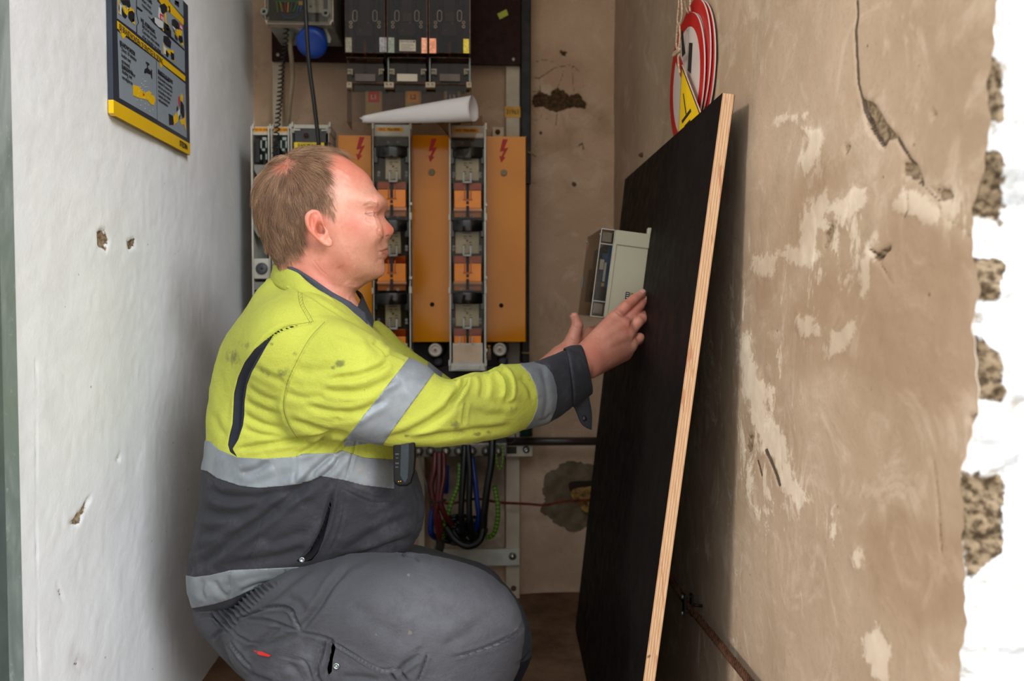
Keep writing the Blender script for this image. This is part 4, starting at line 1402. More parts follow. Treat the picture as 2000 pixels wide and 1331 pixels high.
o = cl.build('cable_tangle', DBLK); o['kind'] = 'stuff'; tag(o, 'tangle of dark cable ends behind the hanging cable loops', 'cables')
tie = MB()
c_ = at(857, 978, 2.25)
tie.tube([c_ + np.array([.019 * cos(a), .013 * sin(a), 0]) for a in np.linspace(0, 2 * pi, 20)], .0022, 6)
tag(tie.build('cable_tie', M('dark_nylon', (50, 34, 30), .5)), 'dark tie gathering the dark red cable bundle', 'cable tie')
gc2 = MB().tube(cab([(858, 1045, 2.3), (860, 1065, 2.31), (856, 1085, 2.32), (858, 1110, 2.33)]), .012, 12).build('cable_stub', M('grey_brown_dusty', (70, 62, 56), .7))
tag(gc2, 'dusty grey cable end hanging behind the knee left of the white cross bar', 'cable')
# ================================================================== THINGS ON THE SIDE WALLS
# ---- first-aid instruction board on the left wall
XS = XL + .0105
t = thing('instruction_board', 'dark-framed first-aid instruction board with a yellow foot strip on the white wall', 'sign', onx(296, 262, XS))
NAVY = M('navy_board_frame', (44, 50, 62), .35, 0, .05, 6, .02)
SGREY = M('grey_blue_print', (134, 146, 156), .4, 0, .03, 6, .02)
SYEL = M('yellow_print', (228, 184, 6), .35, 0, .03, 6, .02)
SBLK = M('black_print', (30, 30, 36), .45, 0, .03, 6, .0)
SWHT = M('white_print', (206, 210, 212), .45, 0, .03, 6, .0)
SRED = M('red_print', (196, 26, 30), .45, 0, .03, 6, .0)
_L = [0]


def art(parent, pts, mat, name, x=None, layer=1, org=None, sc=1.0, nx=1):
    """flat printed shape on a side wall, outline in photo coordinates"""
    if org:
        pts = [(org[0] + a / sc, org[1] + b / sc) for a, b in pts]
    xx = x + nx * layer * .00022
    P = [onx(a, b, xx) for a, b in pts]
    return MB().prism(P, (-nx * .0002, 0, 0)).build(name, mat, parent)


A1 = ((210, 0), 7.83); A2 = ((210, 120), 7.006)
board = [(209.5, -220), (358, -330), (371.2, 303.2), (226, 226.5), (222, 221)]
P = [onx(a, b, XS) for a, b in [(222, 221), (226, 226.8), (371.3, 303.4)]]
y0_, y1_ = P[0][1], P[2][1]
zt = CAMH + .62
zb = P[0][2]; 
out = [(XS, y0_, zt), (XS, y1_, zt), (XS, y1_, P[2][2]), (XS, P[1][1], P[1][2]), (XS, y0_, P[0][2])]
MB().prism(out, (-.008, 0, 0)).build('frame_panel', NAVY, t)
ys = [onx(*p, XS) for p in ((221.4, 195), (371, 281))]
MB().prism([(XS + .0003, y0_ - .0004, ys[0][2]), (XS + .0003, y1_, ys[1][2]), (XS + .0003, y1_, P[2][2]), (XS + .0003, P[1][1], P[1][2]), (XS + .0003, y0_ - .0004, P[0][2])], (-.0085, 0, 0)).build('foot_strip', SYEL, t)
B_ = lambda pts, m, n, l=2, A=None: art(t, pts, m, n, XS, l, *(A or (None, 1.0)))
B_([(229.8, 61), (304.8, 116.5), (306.6, 233.8), (233.5, 191.4)], SGREY, 'grey_panel')
B_([(306.2, 118), (362, 164), (364.8, 269.9), (307.8, 235)], SGREY, 'grey_panel')
B_([(227.9, -60), (265.5, -38), (265.8, 26), (269.5, 45), (266.2, 50), (266, 63.5), (229, 35.8)], SGREY, 'grey_panel')
B_([(267.5, -40), (306.4, -18), (307, 3), (357.5, 48), (360.7, 98), (361.3, 143), (268.7, 66.4), (268.3, 50), (271.6, 45), (268, 28)], SGREY, 'grey_panel')
B_([(332.6, -30), (357.5, -8), (358.3, 33), (332.6, 5)], SGREY, 'grey_panel')
B_([(310, -20), (330.6, -14), (330.6, 3.5), (318, -6)], SGREY, 'grey_panel')
B_([(268, 12), (279, 21), (277, 23.5), (268, 17)], SBLK, 'divider_line', 3)
B_([(288.5, 30.6), (296, 37), (302, 33.5), (302, 41), (330, 66), (360.3, 96.5), (360.3, 99.5), (300, 46)], SBLK, 'divider_line', 3)
B_([(229, 40.2), (362, 148.8), (362, 159.6), (318.5, 125.8), (314.7, 133.4), (310.2, 118.8), (247, 69), (240.6, 76.6), (234.3, 61.3), (232.3, 58), (229.2, 55.5)], SYEL, 'yellow_strip', 4)
B_([(309.6, -1), (325, -3), (358.8, 37), (358.8, 49), (316, 10)], SYEL, 'yellow_strip', 4)


def rot_text(s_, px, py, h, wid, mat, parent, l=5, bold=0.0, spacing=1.0, align='LEFT'):
    p = onx(px, py, XS + l * .00022)
    return text(s_, p, h, mat, parent, xdir=(0, 1, 0), up=(0, 0, 1), width=wid, align=align, depth=.0001, bold=bold, spacing=spacing)


def yy(a, b):
    return abs(onx(*b, XS)[1] - onx(*a, XS)[1])


rot_text('BIJ BRANDWONDEN OF ERNSTIGE BLOEDING', 233, 52.5, .0150, yy((233, 52), (317.5, 119)), SBLK, t, 5, .0002)
rot_text('BRANDWONDEN', 234, 83, .0105, yy((234, 83), (263.5, 104)), SBLK, t, 5, .0002)
rot_text('Direct 10 minuten\nkoelen met\nstromend,\nlauwwarm water', 237.5, 112.5, .0098, yy((237, 90), (266, 113)), SBLK, t, 5, 0, .98)
rot_text('Vastzittende\nkleding niet\nverwijderen', 238.5, 138.5, .0098, yy((238, 124), (259, 138)), SBLK, t, 5, 0, .98)
rot_text('ERNSTIGE BLOEDING', 308.4, 139, .0100, yy((308, 139), (337, 161)), SBLK, t, 5, .0002)
rot_text('Houd het slachtoffer\nbij bloedende verwonding\nminimaal 10 minuten druk\ndruk uit op de wond, en\nde bloeding te stelpen.\nGebruik snelverband\nverbandmiddelen',
         309, 168, .0084, yy((309, 145), (337, 168)), SBLK, t, 5, 0, .98)
rot_text('WEL ADEMHALING', 275, 38.5, .0100, yy((275, 38), (303, 60)), SBLK, t, 5, .0002)
rot_text('Blijf bij het slachtoffer\nControleer iedere minuut\nof het slachtoffer nog ademt', 278, 60, .0092, yy((278, 48), (314, 76)), SBLK, t, 5, 0, .98)
rot_text('GEEN ADEMHALING', 268, -22.5, .0100, yy((275, 0), (303, 15)), SBLK, t, 5, .0002)
rot_text('Start met\nreanimatie', 277, 3, .0092, yy((277, 5), (297, 22)), SBLK, t, 5, 0, .98)
rot_text('STEDIN', 351, 279.6, .0150, yy((351, 276), (366, 285)), SBLK, t, 6, .0003)
rot_text('•', 234.5, 90, .012, None, SBLK, t)
B_([(590, 940), (640, 975), (640, 1000), (618, 995), (620, 1040), (650, 1075), (665, 1100), (668, 1060), (682, 1075), (685, 1210), (672, 1195), (665, 1140), (630, 1130), (600, 1110), (580, 1125), (560, 1110), (570, 1060), (605, 1035), (605, 985), (588, 965)], SBLK, 'tap_picture', 5, A1)
arm_ = B_([(350, 318), (430, 345), (490, 420), (520, 430), (560, 410), (580, 405), (600, 440), (585, 445), (645, 480), (655, 540), (635, 600), (600, 590), (545, 525), (430, 500), (355, 465)], SYEL, 'arm_picture', 5, A2)
B_([(480, 425), (492, 440), (510, 445), (503, 460), (508, 476), (494, 468), (482, 470), (488, 452)], SRED, 'wound_picture', 6, A2)
for (a, b) in ((487, 240), (508, 268), (526, 270), (470, 300), (490, 325), (512, 350), (530, 350), (548, 348), (455, 350), (478, 385), (436, 405), (508, 410), (545, 430), (423, 465), (462, 528), (410, 526), (512, 498), (555, 500), (516, 575), (455, 600), (565, 595), (516, 646), (622, 658), (578, 678), (600, 430)):
    B_([(a - 4, b - 6), (a + 4, b - 1), (a + 4, b + 9), (a - 4, b + 4)], SWHT, 'water_drop', 7, A2)
for pts, m in (([(840, 715), (895, 745), (910, 840), (905, 870), (845, 870)], SBLK), ([(905, 760), (950, 700), (975, 760), (960, 830), (910, 865)], SYEL),
               ([(945, 640), (962, 605), (968, 660), (950, 690)], SBLK), ([(958, 690), (990, 650), (992, 740), (970, 760)], SWHT), ([(1000, 530), (1045, 600), (1055, 760), (1030, 775), (1000, 700)], SBLK),
               ([(1015, 440), (1035, 470), (1030, 560), (1005, 545), (1000, 480)], SYEL), ([(1062, 712), (1075, 950), (1045, 860), (1015, 870), (988, 800), (1050, 780)], SYEL),
               ([(970, 478), (988, 485), (992, 610), (978, 622)], SRED), ([(985, 725), (998, 740), (985, 800), (978, 790)], SBLK)):
    B_(pts, m, 'bandage_picture', 5, A2)
for pts, m in (([(200, 0), (340, 0), (355, 90), (330, 130), (290, 80), (240, 70)], SBLK), ([(180, 40), (225, 95), (215, 230), (190, 215), (165, 120)], SWHT), ([(165, 0), (180, 0), (188, 215), (172, 205)], SYEL),
               ([(225, 90), (250, 80), (310, 150), (345, 110), (405, 150), (412, 195), (330, 170), (300, 240), (268, 200)], SYEL), ([(215, 100), (250, 190), (300, 250), (275, 285), (235, 250), (215, 180)], SBLK),
               ([(320, 175), (380, 165), (415, 210), (412, 330), (370, 340), (320, 270)], SBLK), ([(385, 285), (420, 310), (420, 380), (385, 350)], SYEL), ([(310, 110), (335, 130), (325, 165), (305, 145)], SWHT),
               ([(860, 545), (930, 560), (975, 640), (965, 740), (900, 700), (855, 640)], SBLK), ([(860, 690), (900, 740), (915, 850), (870, 820)], SWHT), ([(895, 730), (960, 770), (1000, 760), (1020, 810), (960, 840), (930, 810)], SYEL),
               ([(890, 760), (940, 830), (925, 880), (895, 850)], SBLK), ([(965, 790), (1020, 830), (1020, 930), (975, 900)], SBLK), ([(1000, 880), (1025, 900), (1025, 950), (1000, 930)], SYEL), ([(852, 640), (862, 690), (862, 830), (854, 830)], SYEL),
               ([(800, 80), (870, 50), (915, 110), (910, 180), (850, 215), (820, 190)], SBLK), ([(785, 110), (805, 120), (840, 220), (800, 300), (780, 260)], SWHT), ([(720, 260), (850, 330), (850, 440), (780, 410), (730, 350)], SWHT),
               ([(880, 170), (900, 200), (900, 340), (950, 400), (925, 420), (890, 360), (878, 260)], SYEL), ([(870, 340), (930, 380), (975, 480), (975, 580), (915, 530), (860, 450)], SBLK), ([(845, 430), (862, 450), (862, 480), (845, 462)], SYEL),
               ([(895, 410), (935, 450), (940, 470), (905, 455)], SYEL), ([(925, 85), (955, 100), (965, 190), (935, 180), (945, 140)], SBLK), ([(985, 300), (1030, 290), (1090, 350), (1100, 450), (1040, 440), (985, 380)], SBLK),
               ([(1000, 385), (1040, 440), (1035, 460), (1005, 430)], SWHT), ([(980, 400), (1010, 480), (1060, 490), (1050, 380), (1075, 450), (1140, 470), (1140, 530), (1085, 580), (1030, 520)], SYEL), ([(1025, 510), (1075, 590), (1070, 630), (1035, 590)], SBLK),
               ([(1090, 540), (1145, 560), (1155, 650), (1120, 660), (1088, 610)], SBLK), ([(1128, 630), (1160, 660), (1160, 710), (1128, 680)], SYEL), ([(1030, 0), (1095, 30), (1095, 115), (1030, 60)], SBLK), ([(1040, 0), (1085, 22), (1085, 75), (1040, 35)], SGREY)):
    B_(pts, m, 'figure_picture', 5, A1)
for pts in ([(802, 200), (860, 240), (862, 330), (802, 285)], [(1100, 350), (1150, 390), (1150, 465), (1100, 425)]):
    B_(pts, SRED, 'red_box', 6, A1)
rot_text('112', 314.5, 34, .010, yy((314, 30), (319, 35)), SWHT, t, 7, .0002)
rot_text('30x', 351.5, 51, .009, yy((351, 47), (356, 52)), SWHT, t, 7, .0002)

# ---- stack of round prohibition signs, triangle sign and string on the right wall
s = NT('red_sign_enamel')
SIGN_RED = M('sign_red_enamel', (178, 14, 18), .35, 0, .06, 8, .02)
SIGN_WHITE = M('sign_white_enamel', (206, 190, 180), .4, 0, .05, 8, .02)
SIGN_EDGE = M('sign_cut_edge', (206, 170, 150), .6)
SIGN_YEL = M('sign_yellow_enamel', (232, 190, 10), .4, 0, .05, 8, .02)
CORDM = M('off_white_string', (186, 160, 132), .9, 0, .3, 300, .5, 500)


def disc_pts(x, cy, cz, r, n=56, a0=0, a1=2 * pi):
    return [(x, cy + r * cos(a0 + (a1 - a0) * i / n), cz + r * sin(a0 + (a1 - a0) * i / n)) for i in range(n)]


def ring_mesh(x, cy, cz, r0, r1, th, name, mat, parent, n=64):
    V, F = [], []
    for i in range(n):
        a = 2 * pi * i / n
        for r in (r0, r1):
            for d in (0, th):
                V.append((x + d, cy + r * cos(a), cz + r * sin(a)))
    for i in range(n):
        a, b = i * 4, ((i + 1) % n) * 4
        F += [(a, b, b + 2, a + 2), (a + 1, a + 3, b + 3, b + 1), (a, a + 1, b + 1, b), (a + 2, b + 2, b + 3, a + 3)]
    return rawmesh(name, V, F, mat, parent)


def round_sign(lab, x, cy, cz, R=.122, full=True):
    t = thing('prohibition_sign', lab, 'sign', (x, cy, cz - R), 'round signs hung on the right wall')
    MB().prism(disc_pts(x + .0003, cy, cz, R), (.0024, 0, 0)).build('sign_plate', SIGN_WHITE, t)
    ring_mesh(x - .0001, cy, cz, R - .0245, R - .0006, .0006, 'red_ring', SIGN_RED, t)
    d = np.array([0, -1, -1]) / sqrt(2); n = np.array([0, -1, 1]) / sqrt(2)
    c = np.array([x - .0003, cy, cz])
    L = R - .012; w = .0125
    MB().prism([c - d * L - n * w, c + d * L - n * w, c + d * L + n * w, c - d * L + n * w], (.0004, 0, 0)).build('red_bar', SIGN_RED, t)
    return t


cy_, cz_ = 1.607, 1.236
round_sign('rearmost round red-ringed sign of the stack, showing only a thin rim next to the wall', XR - .0075, cy_ - .026, cz_ + .012)
round_sign('middle round red-ringed sign of the stack, sticking up above the front one', XR - .0125, cy_ - .016, cz_ + .019)
fs = round_sign('front round red-ringed sign with a black switch symbol, half covered by the yellow triangle', XR - .0180, cy_, cz_)
XF = XR - .0180
for pts in ([(1330, 61), (1333, 58.6), (1338, 104), (1332, 112)], [(1345.7, 83.4), (1352.4, 84), (1349, 144), (1343, 137.5)]):
    art(fs, pts, INK, 'switch_symbol', XF - .0002, 1, nx=-1)
XT = XR - .030
t = thing('warning_sign', 'yellow triangular earthing sign with black edge hung askew in front of the round signs', 'sign', (XT, 1.55, 1.05))
ap = np.array([1.590, 1.2633]); e1 = np.array([.16, -.987]); e2 = np.array([-.74, -.674])


def tri(s_, inset):
    a = ap + (e1 + e2) / np.linalg.norm(e1 + e2) * inset * 2
    L_ = s_ - inset * 2 * sqrt(3)
    return [a, a + e1 * L_, a + e2 * L_]


for ins, m, nme, dx in ((0, SIGN_EDGE, 'sign_plate', 0), (.001, INK, 'black_edge', -.0003), (.0042, SIGN_YEL, 'yellow_face', -.0006)):
    MB().prism([(XT + dx, p[0], p[1]) for p in tri(.225, ins)], (.0022 if dx == 0 else .0003, 0, 0)).build(nme, m, t)
for pts in ([(1333.6, 183), (1335.2, 182.3), (1340.8, 222), (1339, 224)], [(1331, 236), (1348.5, 212), (1350, 218), (1332.5, 241.5)], [(1336.5, 246), (1347.5, 233.5), (1348.8, 238.5), (1337.5, 251.5)]):
    art(t, pts, INK, 'earth_symbol', XT - .0006, 1, nx=-1)
t = thing('string', 'off-white knotted string carrying the round signs and the triangle', 'string', onx(1326, 120, XR - .02))


def onp(l, x):
    return [onx(a, b, x) for a, b in l]


for k, l in enumerate(([(1311, -124), (1320, -60), (1326, 0), (1324.5, 22), (1323.5, 44), (1328, 47), (1332, 30), (1331, 0), (1326, -60), (1312, -124)], [(1311, -124), (1333, -60), (1337.5, 0), (1340, 17), (1344, 24)], [(1312, -124), (1340, -60), (1348, 0), (1347, 12), (1348, 22)],
                       [(1327, 45), (1328, 66), (1327, 86), (1325.5, 104), (1325, 120), (1326, 133), (1328, 143)], [(1324, 45), (1322, 66), (1321, 84), (1323, 98), (1328, 104), (1326, 112)])):
    MB().tube(catmull(onp(l, XR - .037 if k > 2 or k == 0 else XR - .022), 6), .0019, 8).build('string_strand', CORDM, t)
MB().tube(catmull(onp([(1327, 96), (1322, 100), (1317, 104), (1315, 108), (1319, 107), (1323, 103), (1328, 98), (1324, 94)], XR - .039), 6), .0026, 8).build('string_knot', CORDM, t)
# hook above the frame that carries the string
hk = MB().tube([(XR + .004, cy_ + .03, 1.52), (XR - .03, cy_ + .03, 1.52), (XR - .038, cy_ + .03, 1.53)], .004, 8).build('wall_hook', SCREW)
tag(hk, 'steel wall hook from which the string with the signs hangs', 'hook')

# small marks at the back part of the right wall
rb = thing('wall_bolt', 'small rusty bolt end sticking out of the right wall left of the black board', 'bolt', onx(1255, 303, XR))
MB().lathe(onx(1255, 303, XR), (-1, 0, 0), [(-.003, .006), (.006, .005), (.009, .003), (.009, 0)], 12).build('bolt_end', M('rusty_bolt', (92, 66, 48), .7, .3), rb)

# ---- black film-faced plywood board
nb, ntp = np.array([.2436, 1.29, .002]), np.array([.3905, 1.29, 1.139])
fb_, ft = np.array([.290, 2.17, .002]), np.array([.411, 2.17, 1.139])
nn = np.cross(fb_ - nb, ntp - nb); nn /= np.linalg.norm(nn)
if nn[0] < 0:
    nn = -nn
TH = .018
t = thing('plywood_board', 'large black film-faced plywood board leaning against the right wall', 'board', (nb + fb_) / 2)
s = NT('plywood_edge_layers')
sx = s.n.new('ShaderNodeSeparateXYZ')
s.link(s.tc.outputs['Object'], sx.inputs[0])
dd = s.attr('layer')
wv = s.math('FRACT', s.math('MULTIPLY', dd, 4.5))
ly = s.math('GREATER_THAN', wv, .5)
g1 = s.noise(3, 6, .7, 0, (260, 260, 6))
g2 = s.noise(40, 4)
c = s.mix(ly, lin((206, 164, 124)), lin((226, 194, 156)))
c = s.mix(s.ramp(g1, .35, .7, 0, .6), c, lin((168, 112, 78)))
c = s.mix(s.ramp(s.noise(5, 3, .5, 0, (30, 30, 3)), .62, .66, 0, .5), c, lin((170, 100, 66)))
knot = s.ramp(s.vor(7, 'F1', (2, 2, 1.2)), .05, .08, .8, 0)
c = s.mix(s.math('MULTIPLY', knot, s.ramp(g2, .45, .55)), c, lin((88, 46, 26)))
seam = s.ramp(s.math('ABSOLUTE', s.math('SUBTRACT', wv, .5)), .0, .05, .45, 0)
c = s.mix(seam, c, lin((120, 80, 54)))
EDGEM = s.done(c, .75, 0, s.bump(g1, .4, .001), .2)
s = NT('black_phenolic_film')
c = s.mix(s.ramp(s.noise(12, 4), .35, .7), lin((12, 9, 8)), lin((19, 14, 12)))
sc_ = s.ramp(s.noise(4, 6, .75, .5, (30, 6, 30)), .68, .75, 0, .006)
c = s.mix(sc_, c, lin((120, 100, 84)))
FILM = s.done(c, s.ramp(s.noise(30, 3), .3, .7, .55, .7), 0, s.bump(s.noise(400, 2), .1, .0003), .14)
V = [nb, fb_, ft, ntp] + [p + nn * TH for p in (nb, fb_, ft, ntp)]
Fq = [(0, 3, 2, 1), (4, 5, 6, 7), (0, 1, 5, 4), (1, 2, 6, 5), (2, 3, 7, 6), (3, 0, 4, 7)]
core = rawmesh('plywood_core', V, Fq, EDGEM, t, False, {'layer': [0, 0, 0, 0, 1, 1, 1, 1]})
for d0, nm_ in ((-.0006, 'film_face'), (TH - .0002, 'film_face')):
    Vf = [p + nn * d0 for p in (nb, fb_, ft, ntp)]
    MB().prism(Vf, nn * .0008).build(nm_, FILM, t)


# ---- electronics enclosure being fixed to the board
YN = 1.72
o_ = at(1153, 618, YN)
u_ = np.array([.125, 0, .992]); n_ = np.array([.992, 0, -.125]); w_ = np.array([0.02, 1, 0]); w_ /= np.linalg.norm(w_)
sc_ = YN / 1.66


def bx(mb, a0, a1, h0, h1, d0, d1):
    """box in enclosure axes: a depth from the cover front, h height, d distance away from the near side"""
    c = o_ + n_ * (a0 + a1) / 2 + u_ * (h0 + h1) / 2 + w_ * (d0 + d1) / 2
    return mb.frame(c, np.stack([n_, w_, u_], 1), abs(a1 - a0) / 2, abs(d1 - d0) / 2, abs(h1 - h0) / 2)


HB = .176
t = thing('electronics_enclosure', 'grey electronics enclosure with a clear cover held against the black board', 'enclosure', o_ + n_ * .05)
BOXG = M('warm_grey_enclosure', (178, 173, 147), .45, 0, .04, 6, .15, 600)
# hollow tray
b = MB()
bx(b, .028, .0985, 0, HB, 0, .004); bx(b, .028, .0985, 0, HB, .216, .22); bx(b, .028, .0985, HB - .004, HB, .004, .216); bx(b, .028, .0985, 0, .004, .004, .216); bx(b, .095, .0985, .004, HB - .004, .004, .216)
b.build('housing', BOXG, t, .0015)
b = MB(); bx(b, .030, .0985, .148, HB + .0005, -.0022, .001); bx(b, .0278, .034, .0, .15, -.0022, .001); bx(b, .034, .0975, .0, .018, -.0022, .001)
b.build('raised_border', BOXG, t, .0008)
b = MB(); bx(b, .034, .0975, .147, .149, -.0012, .0)
b.build('groove_line', M('grey_green_groove', (120, 130, 118), .6), t)
b = MB(); bx(b, .092, .1015, HB - .024, HB + .014, .0, .014); bx(b, .094, .1015, HB - .01, HB + .012, .10, .112)
b.build('mounting_lug', BOXG, t, .003, 3, split=True)
b = MB(); bx(b, .018, .062, HB - .002, HB + .006, .12, .20); b.build('top_clip', BOXG, t, .003)
# clear cover
CLR2 = clear_mat('clear_enclosure_cover', (242, 238, 232), .97, .06, .6)
b = MB()
bx(b, 0, .0016, 0, HB, 0, .22); bx(b, .0016, .028, 0, HB, 0, .0016); bx(b, .0016, .028, 0, HB, .2184, .22); bx(b, .0016, .028, HB - .0016, HB, .0016, .2184); bx(b, .0016, .028, 0, .0016, .0016, .2184)
cv = b.build('clear_cover', CLR2, t)
EDG = M('clear_cover_edge', (176, 172, 166), .12, 0, .1, 10, .02)
b = MB(); bx(b, -.0004, .0012, 0, HB, -.0006, .001); bx(b, .0262, .0276, 0, HB, -.0008, .0006); bx(b, .0, .0275, HB - .0015, HB + .0003, -.0008, .0006); bx(b, .0, .0275, 0, .0018, -.0008, .0006); bx(b, .0, .027, HB - .031, HB - .029, -.0008, .0006); bx(b, .0, .027, .031, .0325, -.0008, .0006)
bx(b, -.0005, .0005, HB - .0012, HB, .0, .22); bx(b, -.0005, .0005, 0, .0012, .0, .22)
b.build('cover_ridge', EDG, cv, split=True)
b = MB(); bx(b, .004, .024, HB - .026, HB - .006, .003, .02); bx(b, .004, .024, .006, .028, .003, .02)
b.build('corner_post', M('frosted_post', (150, 150, 146), .3), cv, .002, split=True)
for dd_, hh in ((.006, HB - .012), (.212, HB - .012)):
    c_ = o_ + u_ * hh + w_ * dd_ - n_ * .0005
    MB().lathe(c_, -n_, [(0, .0042), (.0012, .004), (.0012, 0)], 14).build('cover_screw', BRIGHT, cv)
# things inside
b = MB(); bx(b, .016, .018, .036, HB - .03, .004, .20); brd = b.build('circuit_board', M('blue_circuit_board', (28, 70, 104), .5, 0, .2, 60), t)
b = MB(); bx(b, .009, .0275, .034, HB - .030, .0032, .0042); brd2 = b.build('side_board', M('blue_circuit_board', (28, 70, 104), .5, 0, .2, 60), t)
b = MB(); bx(b, .006, .014, .095, .115, .0022, .0032); bx(b, .015, .0195, .072, .110, .0022, .0032); b.build('board_label', M('printed_label', (170, 172, 172), .6), t, split=True)
b = MB(); bx(b, .014, .0195, .062, .069, .0018, .0034); b.build('yellow_component', M('ochre_component', (170, 130, 70), .5), t)
b = MB(); bx(b, .006, .026, .036, .060, .0018, .0034); bx(b, .008, .018, HB - .048, HB - .034, .0018, .0034); b.build('black_component', M('black_component', (26, 28, 34), .5), t, .0004, split=True)
b = MB(); bx(b, .004, .016, .05, .12, .05, .09); bx(b, .004, .014, .03, .10, .12, .16); b.build('display_module', M('brown_grey_module', (70, 58, 46), .5), t, .001, split=True)
b = MB(); bx(b, -.0008, 0, HB - .032, HB - .010, .19, .205); b.build('cover_label', M('pinkish_label', (150, 126, 112), .6), cv)
b = MB(); bx(b, -.0010, -.0008, HB - .024, HB - .021, .191, .204); bx(b, -.0010, -.0008, HB - .030, HB - .027, .191, .204); b.build('red_mark', RED_INK, cv, split=True)
b = MB(); bx(b, -.004, 0, .060, .085, .196, .204); b.build('cover_latch', M('worn_latch', (120, 118, 104), .5), cv, .001)
# markings by the index finger
b = MB(); bx(b, .0640, .0720, .043, .0570, -.0030, -.0021); kp = b.build('black_marker', INK, t)
b = MB()
for k in range(3):
    bx(b, .0655, .0705, .0455 + .004 * k, .0467 + .004 * k, -.0034, -.0030)
b.build('marker_digit', WHITE_INK, kp, split=True)
c_ = o_ + n_ * .0765 + u_ * .0535 - w_ * .002
MB().lathe(c_, -w_, [(0, .0026), (.002, .0026), (.0024, .001), (.004, .001), (.004, 0)], 14).build('gold_pin', M('gold_pin', (214, 150, 40), .25, .9), t)

# ---- thick rusty earth rope low on the right wall
pth = [onx(1288, 1095, .404), onx(1312, 1135, .405), onx(1328, 1158, .408), onx(1345, 1184, .412), onx(1400, 1252, .416), onx(1465, 1333, .418), onx(1560, 1450, .420), onx(1700, 1640, .42)]
P = catmull(pth, 12)
rp = thing('earth_rope', 'thick rust-brown stranded earth cable clamped low along the right wall', 'cable', P[0])
MB().tube(P, .0052, 14).build('core', M('rust_brown_metal', (66, 40, 26), .7, .2, .35, 60, .5, 150, dist=.002), rp)
for k in range(7):
    Q_ = []
    tl = 0
    for i, p in enumerate(P):
        if i:
            tl += np.linalg.norm(p - P[i - 1])
        tg = P[min(i + 1, len(P) - 1)] - P[max(i - 1, 0)]; tg /= np.linalg.norm(tg)
        a = np.cross(tg, [1, 0, 0]); a /= np.linalg.norm(a); bb_ = np.cross(tg, a)
        an = tl * 110 + k * 2 * pi / 7
        Q_.append(p + .0048 * (a * cos(an) + bb_ * sin(an)))
    MB().tube(catmull(Q_, 4), .0022, 6).build('strand', M('rust_brown_strand', (86, 54, 34), .6, .25, .35, 90), rp)
cl = thing('cable_clamp', 'two-screw clamp holding the rusty earth cable off the right wall', 'clamp', onx(1343, 1180, .41))
c_ = onx(1343, 1182, .408)
tg = np.array(P[40]) - np.array(P[36]); tg /= np.linalg.norm(tg)
side = np.cross(tg, [1, 0, 0]); side /= np.linalg.norm(side)
if side[2] < 0:
    side = -side
R_ = np.stack([tg, side, np.array([1, 0, 0])], 1)
MB().frame(c_ + np.array([-.006, 0, 0]), R_, .007, .020, .002).frame(c_ + np.array([.007, 0, 0]), R_, .007, .020, .002).build('clamp_plate', M('dark_steel', (34, 30, 28), .5, .5), cl, .001, split=True)
for sgn in (-1, 1):
    q = c_ + side * .015 * sgn
    MB().lathe(q + np.array([.016, 0, 0]), (-1, 0, 0), [(0, .0018), (.024, .0018), (.024, .0045), (.028, .0042), (.029, 0)], 12).build('clamp_screw', M('zinc_dull_screw', (140, 140, 132), .35, .8), cl)
MB().tube([c_ + np.array([.008, 0, 0]), c_ + np.array([.028, -.002, -.002])], .003, 8).build('stand_off', M('dark_steel', (34, 30, 28), .5, .5), cl)
# ================================================================== THE KNEELING MAN
def surface_nets(D, org, h):
    """polygonise a dense distance field (negative inside)"""
    S = D < 0
    nx, ny, nz = D.shape
    c = [S[i:nx - 1 + i, j:ny - 1 + j, k:nz - 1 + k] for i in (0, 1) for j in (0, 1) for k in (0, 1)]
    cnt = np.zeros(c[0].shape, np.uint8)
    for q in c:
        cnt += q
    act = (cnt > 0) & (cnt < 8)
    idx = np.argwhere(act)
    ids = np.full(act.shape, -1, np.int32)
    ids[act] = np.arange(len(idx))
    acc = np.zeros((len(idx), 3)); n = np.zeros(len(idx))
    corners = [(i, j, k) for i in (0, 1) for j in (0, 1) for k in (0, 1)]
    vals = {cn: D[idx[:, 0] + cn[0], idx[:, 1] + cn[1], idx[:, 2] + cn[2]] for cn in corners}
    for a in corners:
        for ax in range(3):
            if a[ax] == 0:
                b = list(a); b[ax] = 1; b = tuple(b)
                va, vb = vals[a], vals[b]
                m = (va < 0) != (vb < 0)
                t = np.where(m, va / np.where(m, va - vb, 1), 0)
                p = np.array(a, float)[None, :] + np.zeros((len(idx), 3)); p[:, ax] += t
                acc[m] += p[m]; n[m] += 1
    V = org + (idx + acc / np.maximum(n, 1)[:, None]) * h
    F = []
    for ax in range(3):
        o1, o2 = [(1, 2), (2, 0), (0, 1)][ax]
        sl0 = [slice(1, -1)] * 3; sl1 = [slice(1, -1)] * 3
        sl0[ax] = slice(0, -1); sl1[ax] = slice(1, None)
        a, b = S[tuple(sl0)], S[tuple(sl1)]
        e = np.argwhere(a != b)
        flip = a[tuple(e.T)]
        e = e.copy()
        for q in range(3):
            if q != ax:
                e[:, q] += 1
        d1 = np.zeros(3, int); d1[o1] = 1
        d2 = np.zeros(3, int); d2[o2] = 1
        q = [ids[tuple((e - x).T)] for x in (d1 + d2, d2, d1 * 0, d1)]
        f = np.stack(q, -1)
        f[~flip] = f[~flip][:, ::-1]
        F.append(f)
    F = np.concatenate(F)
    F = F[(F >= 0).all(1)]
    return V, F


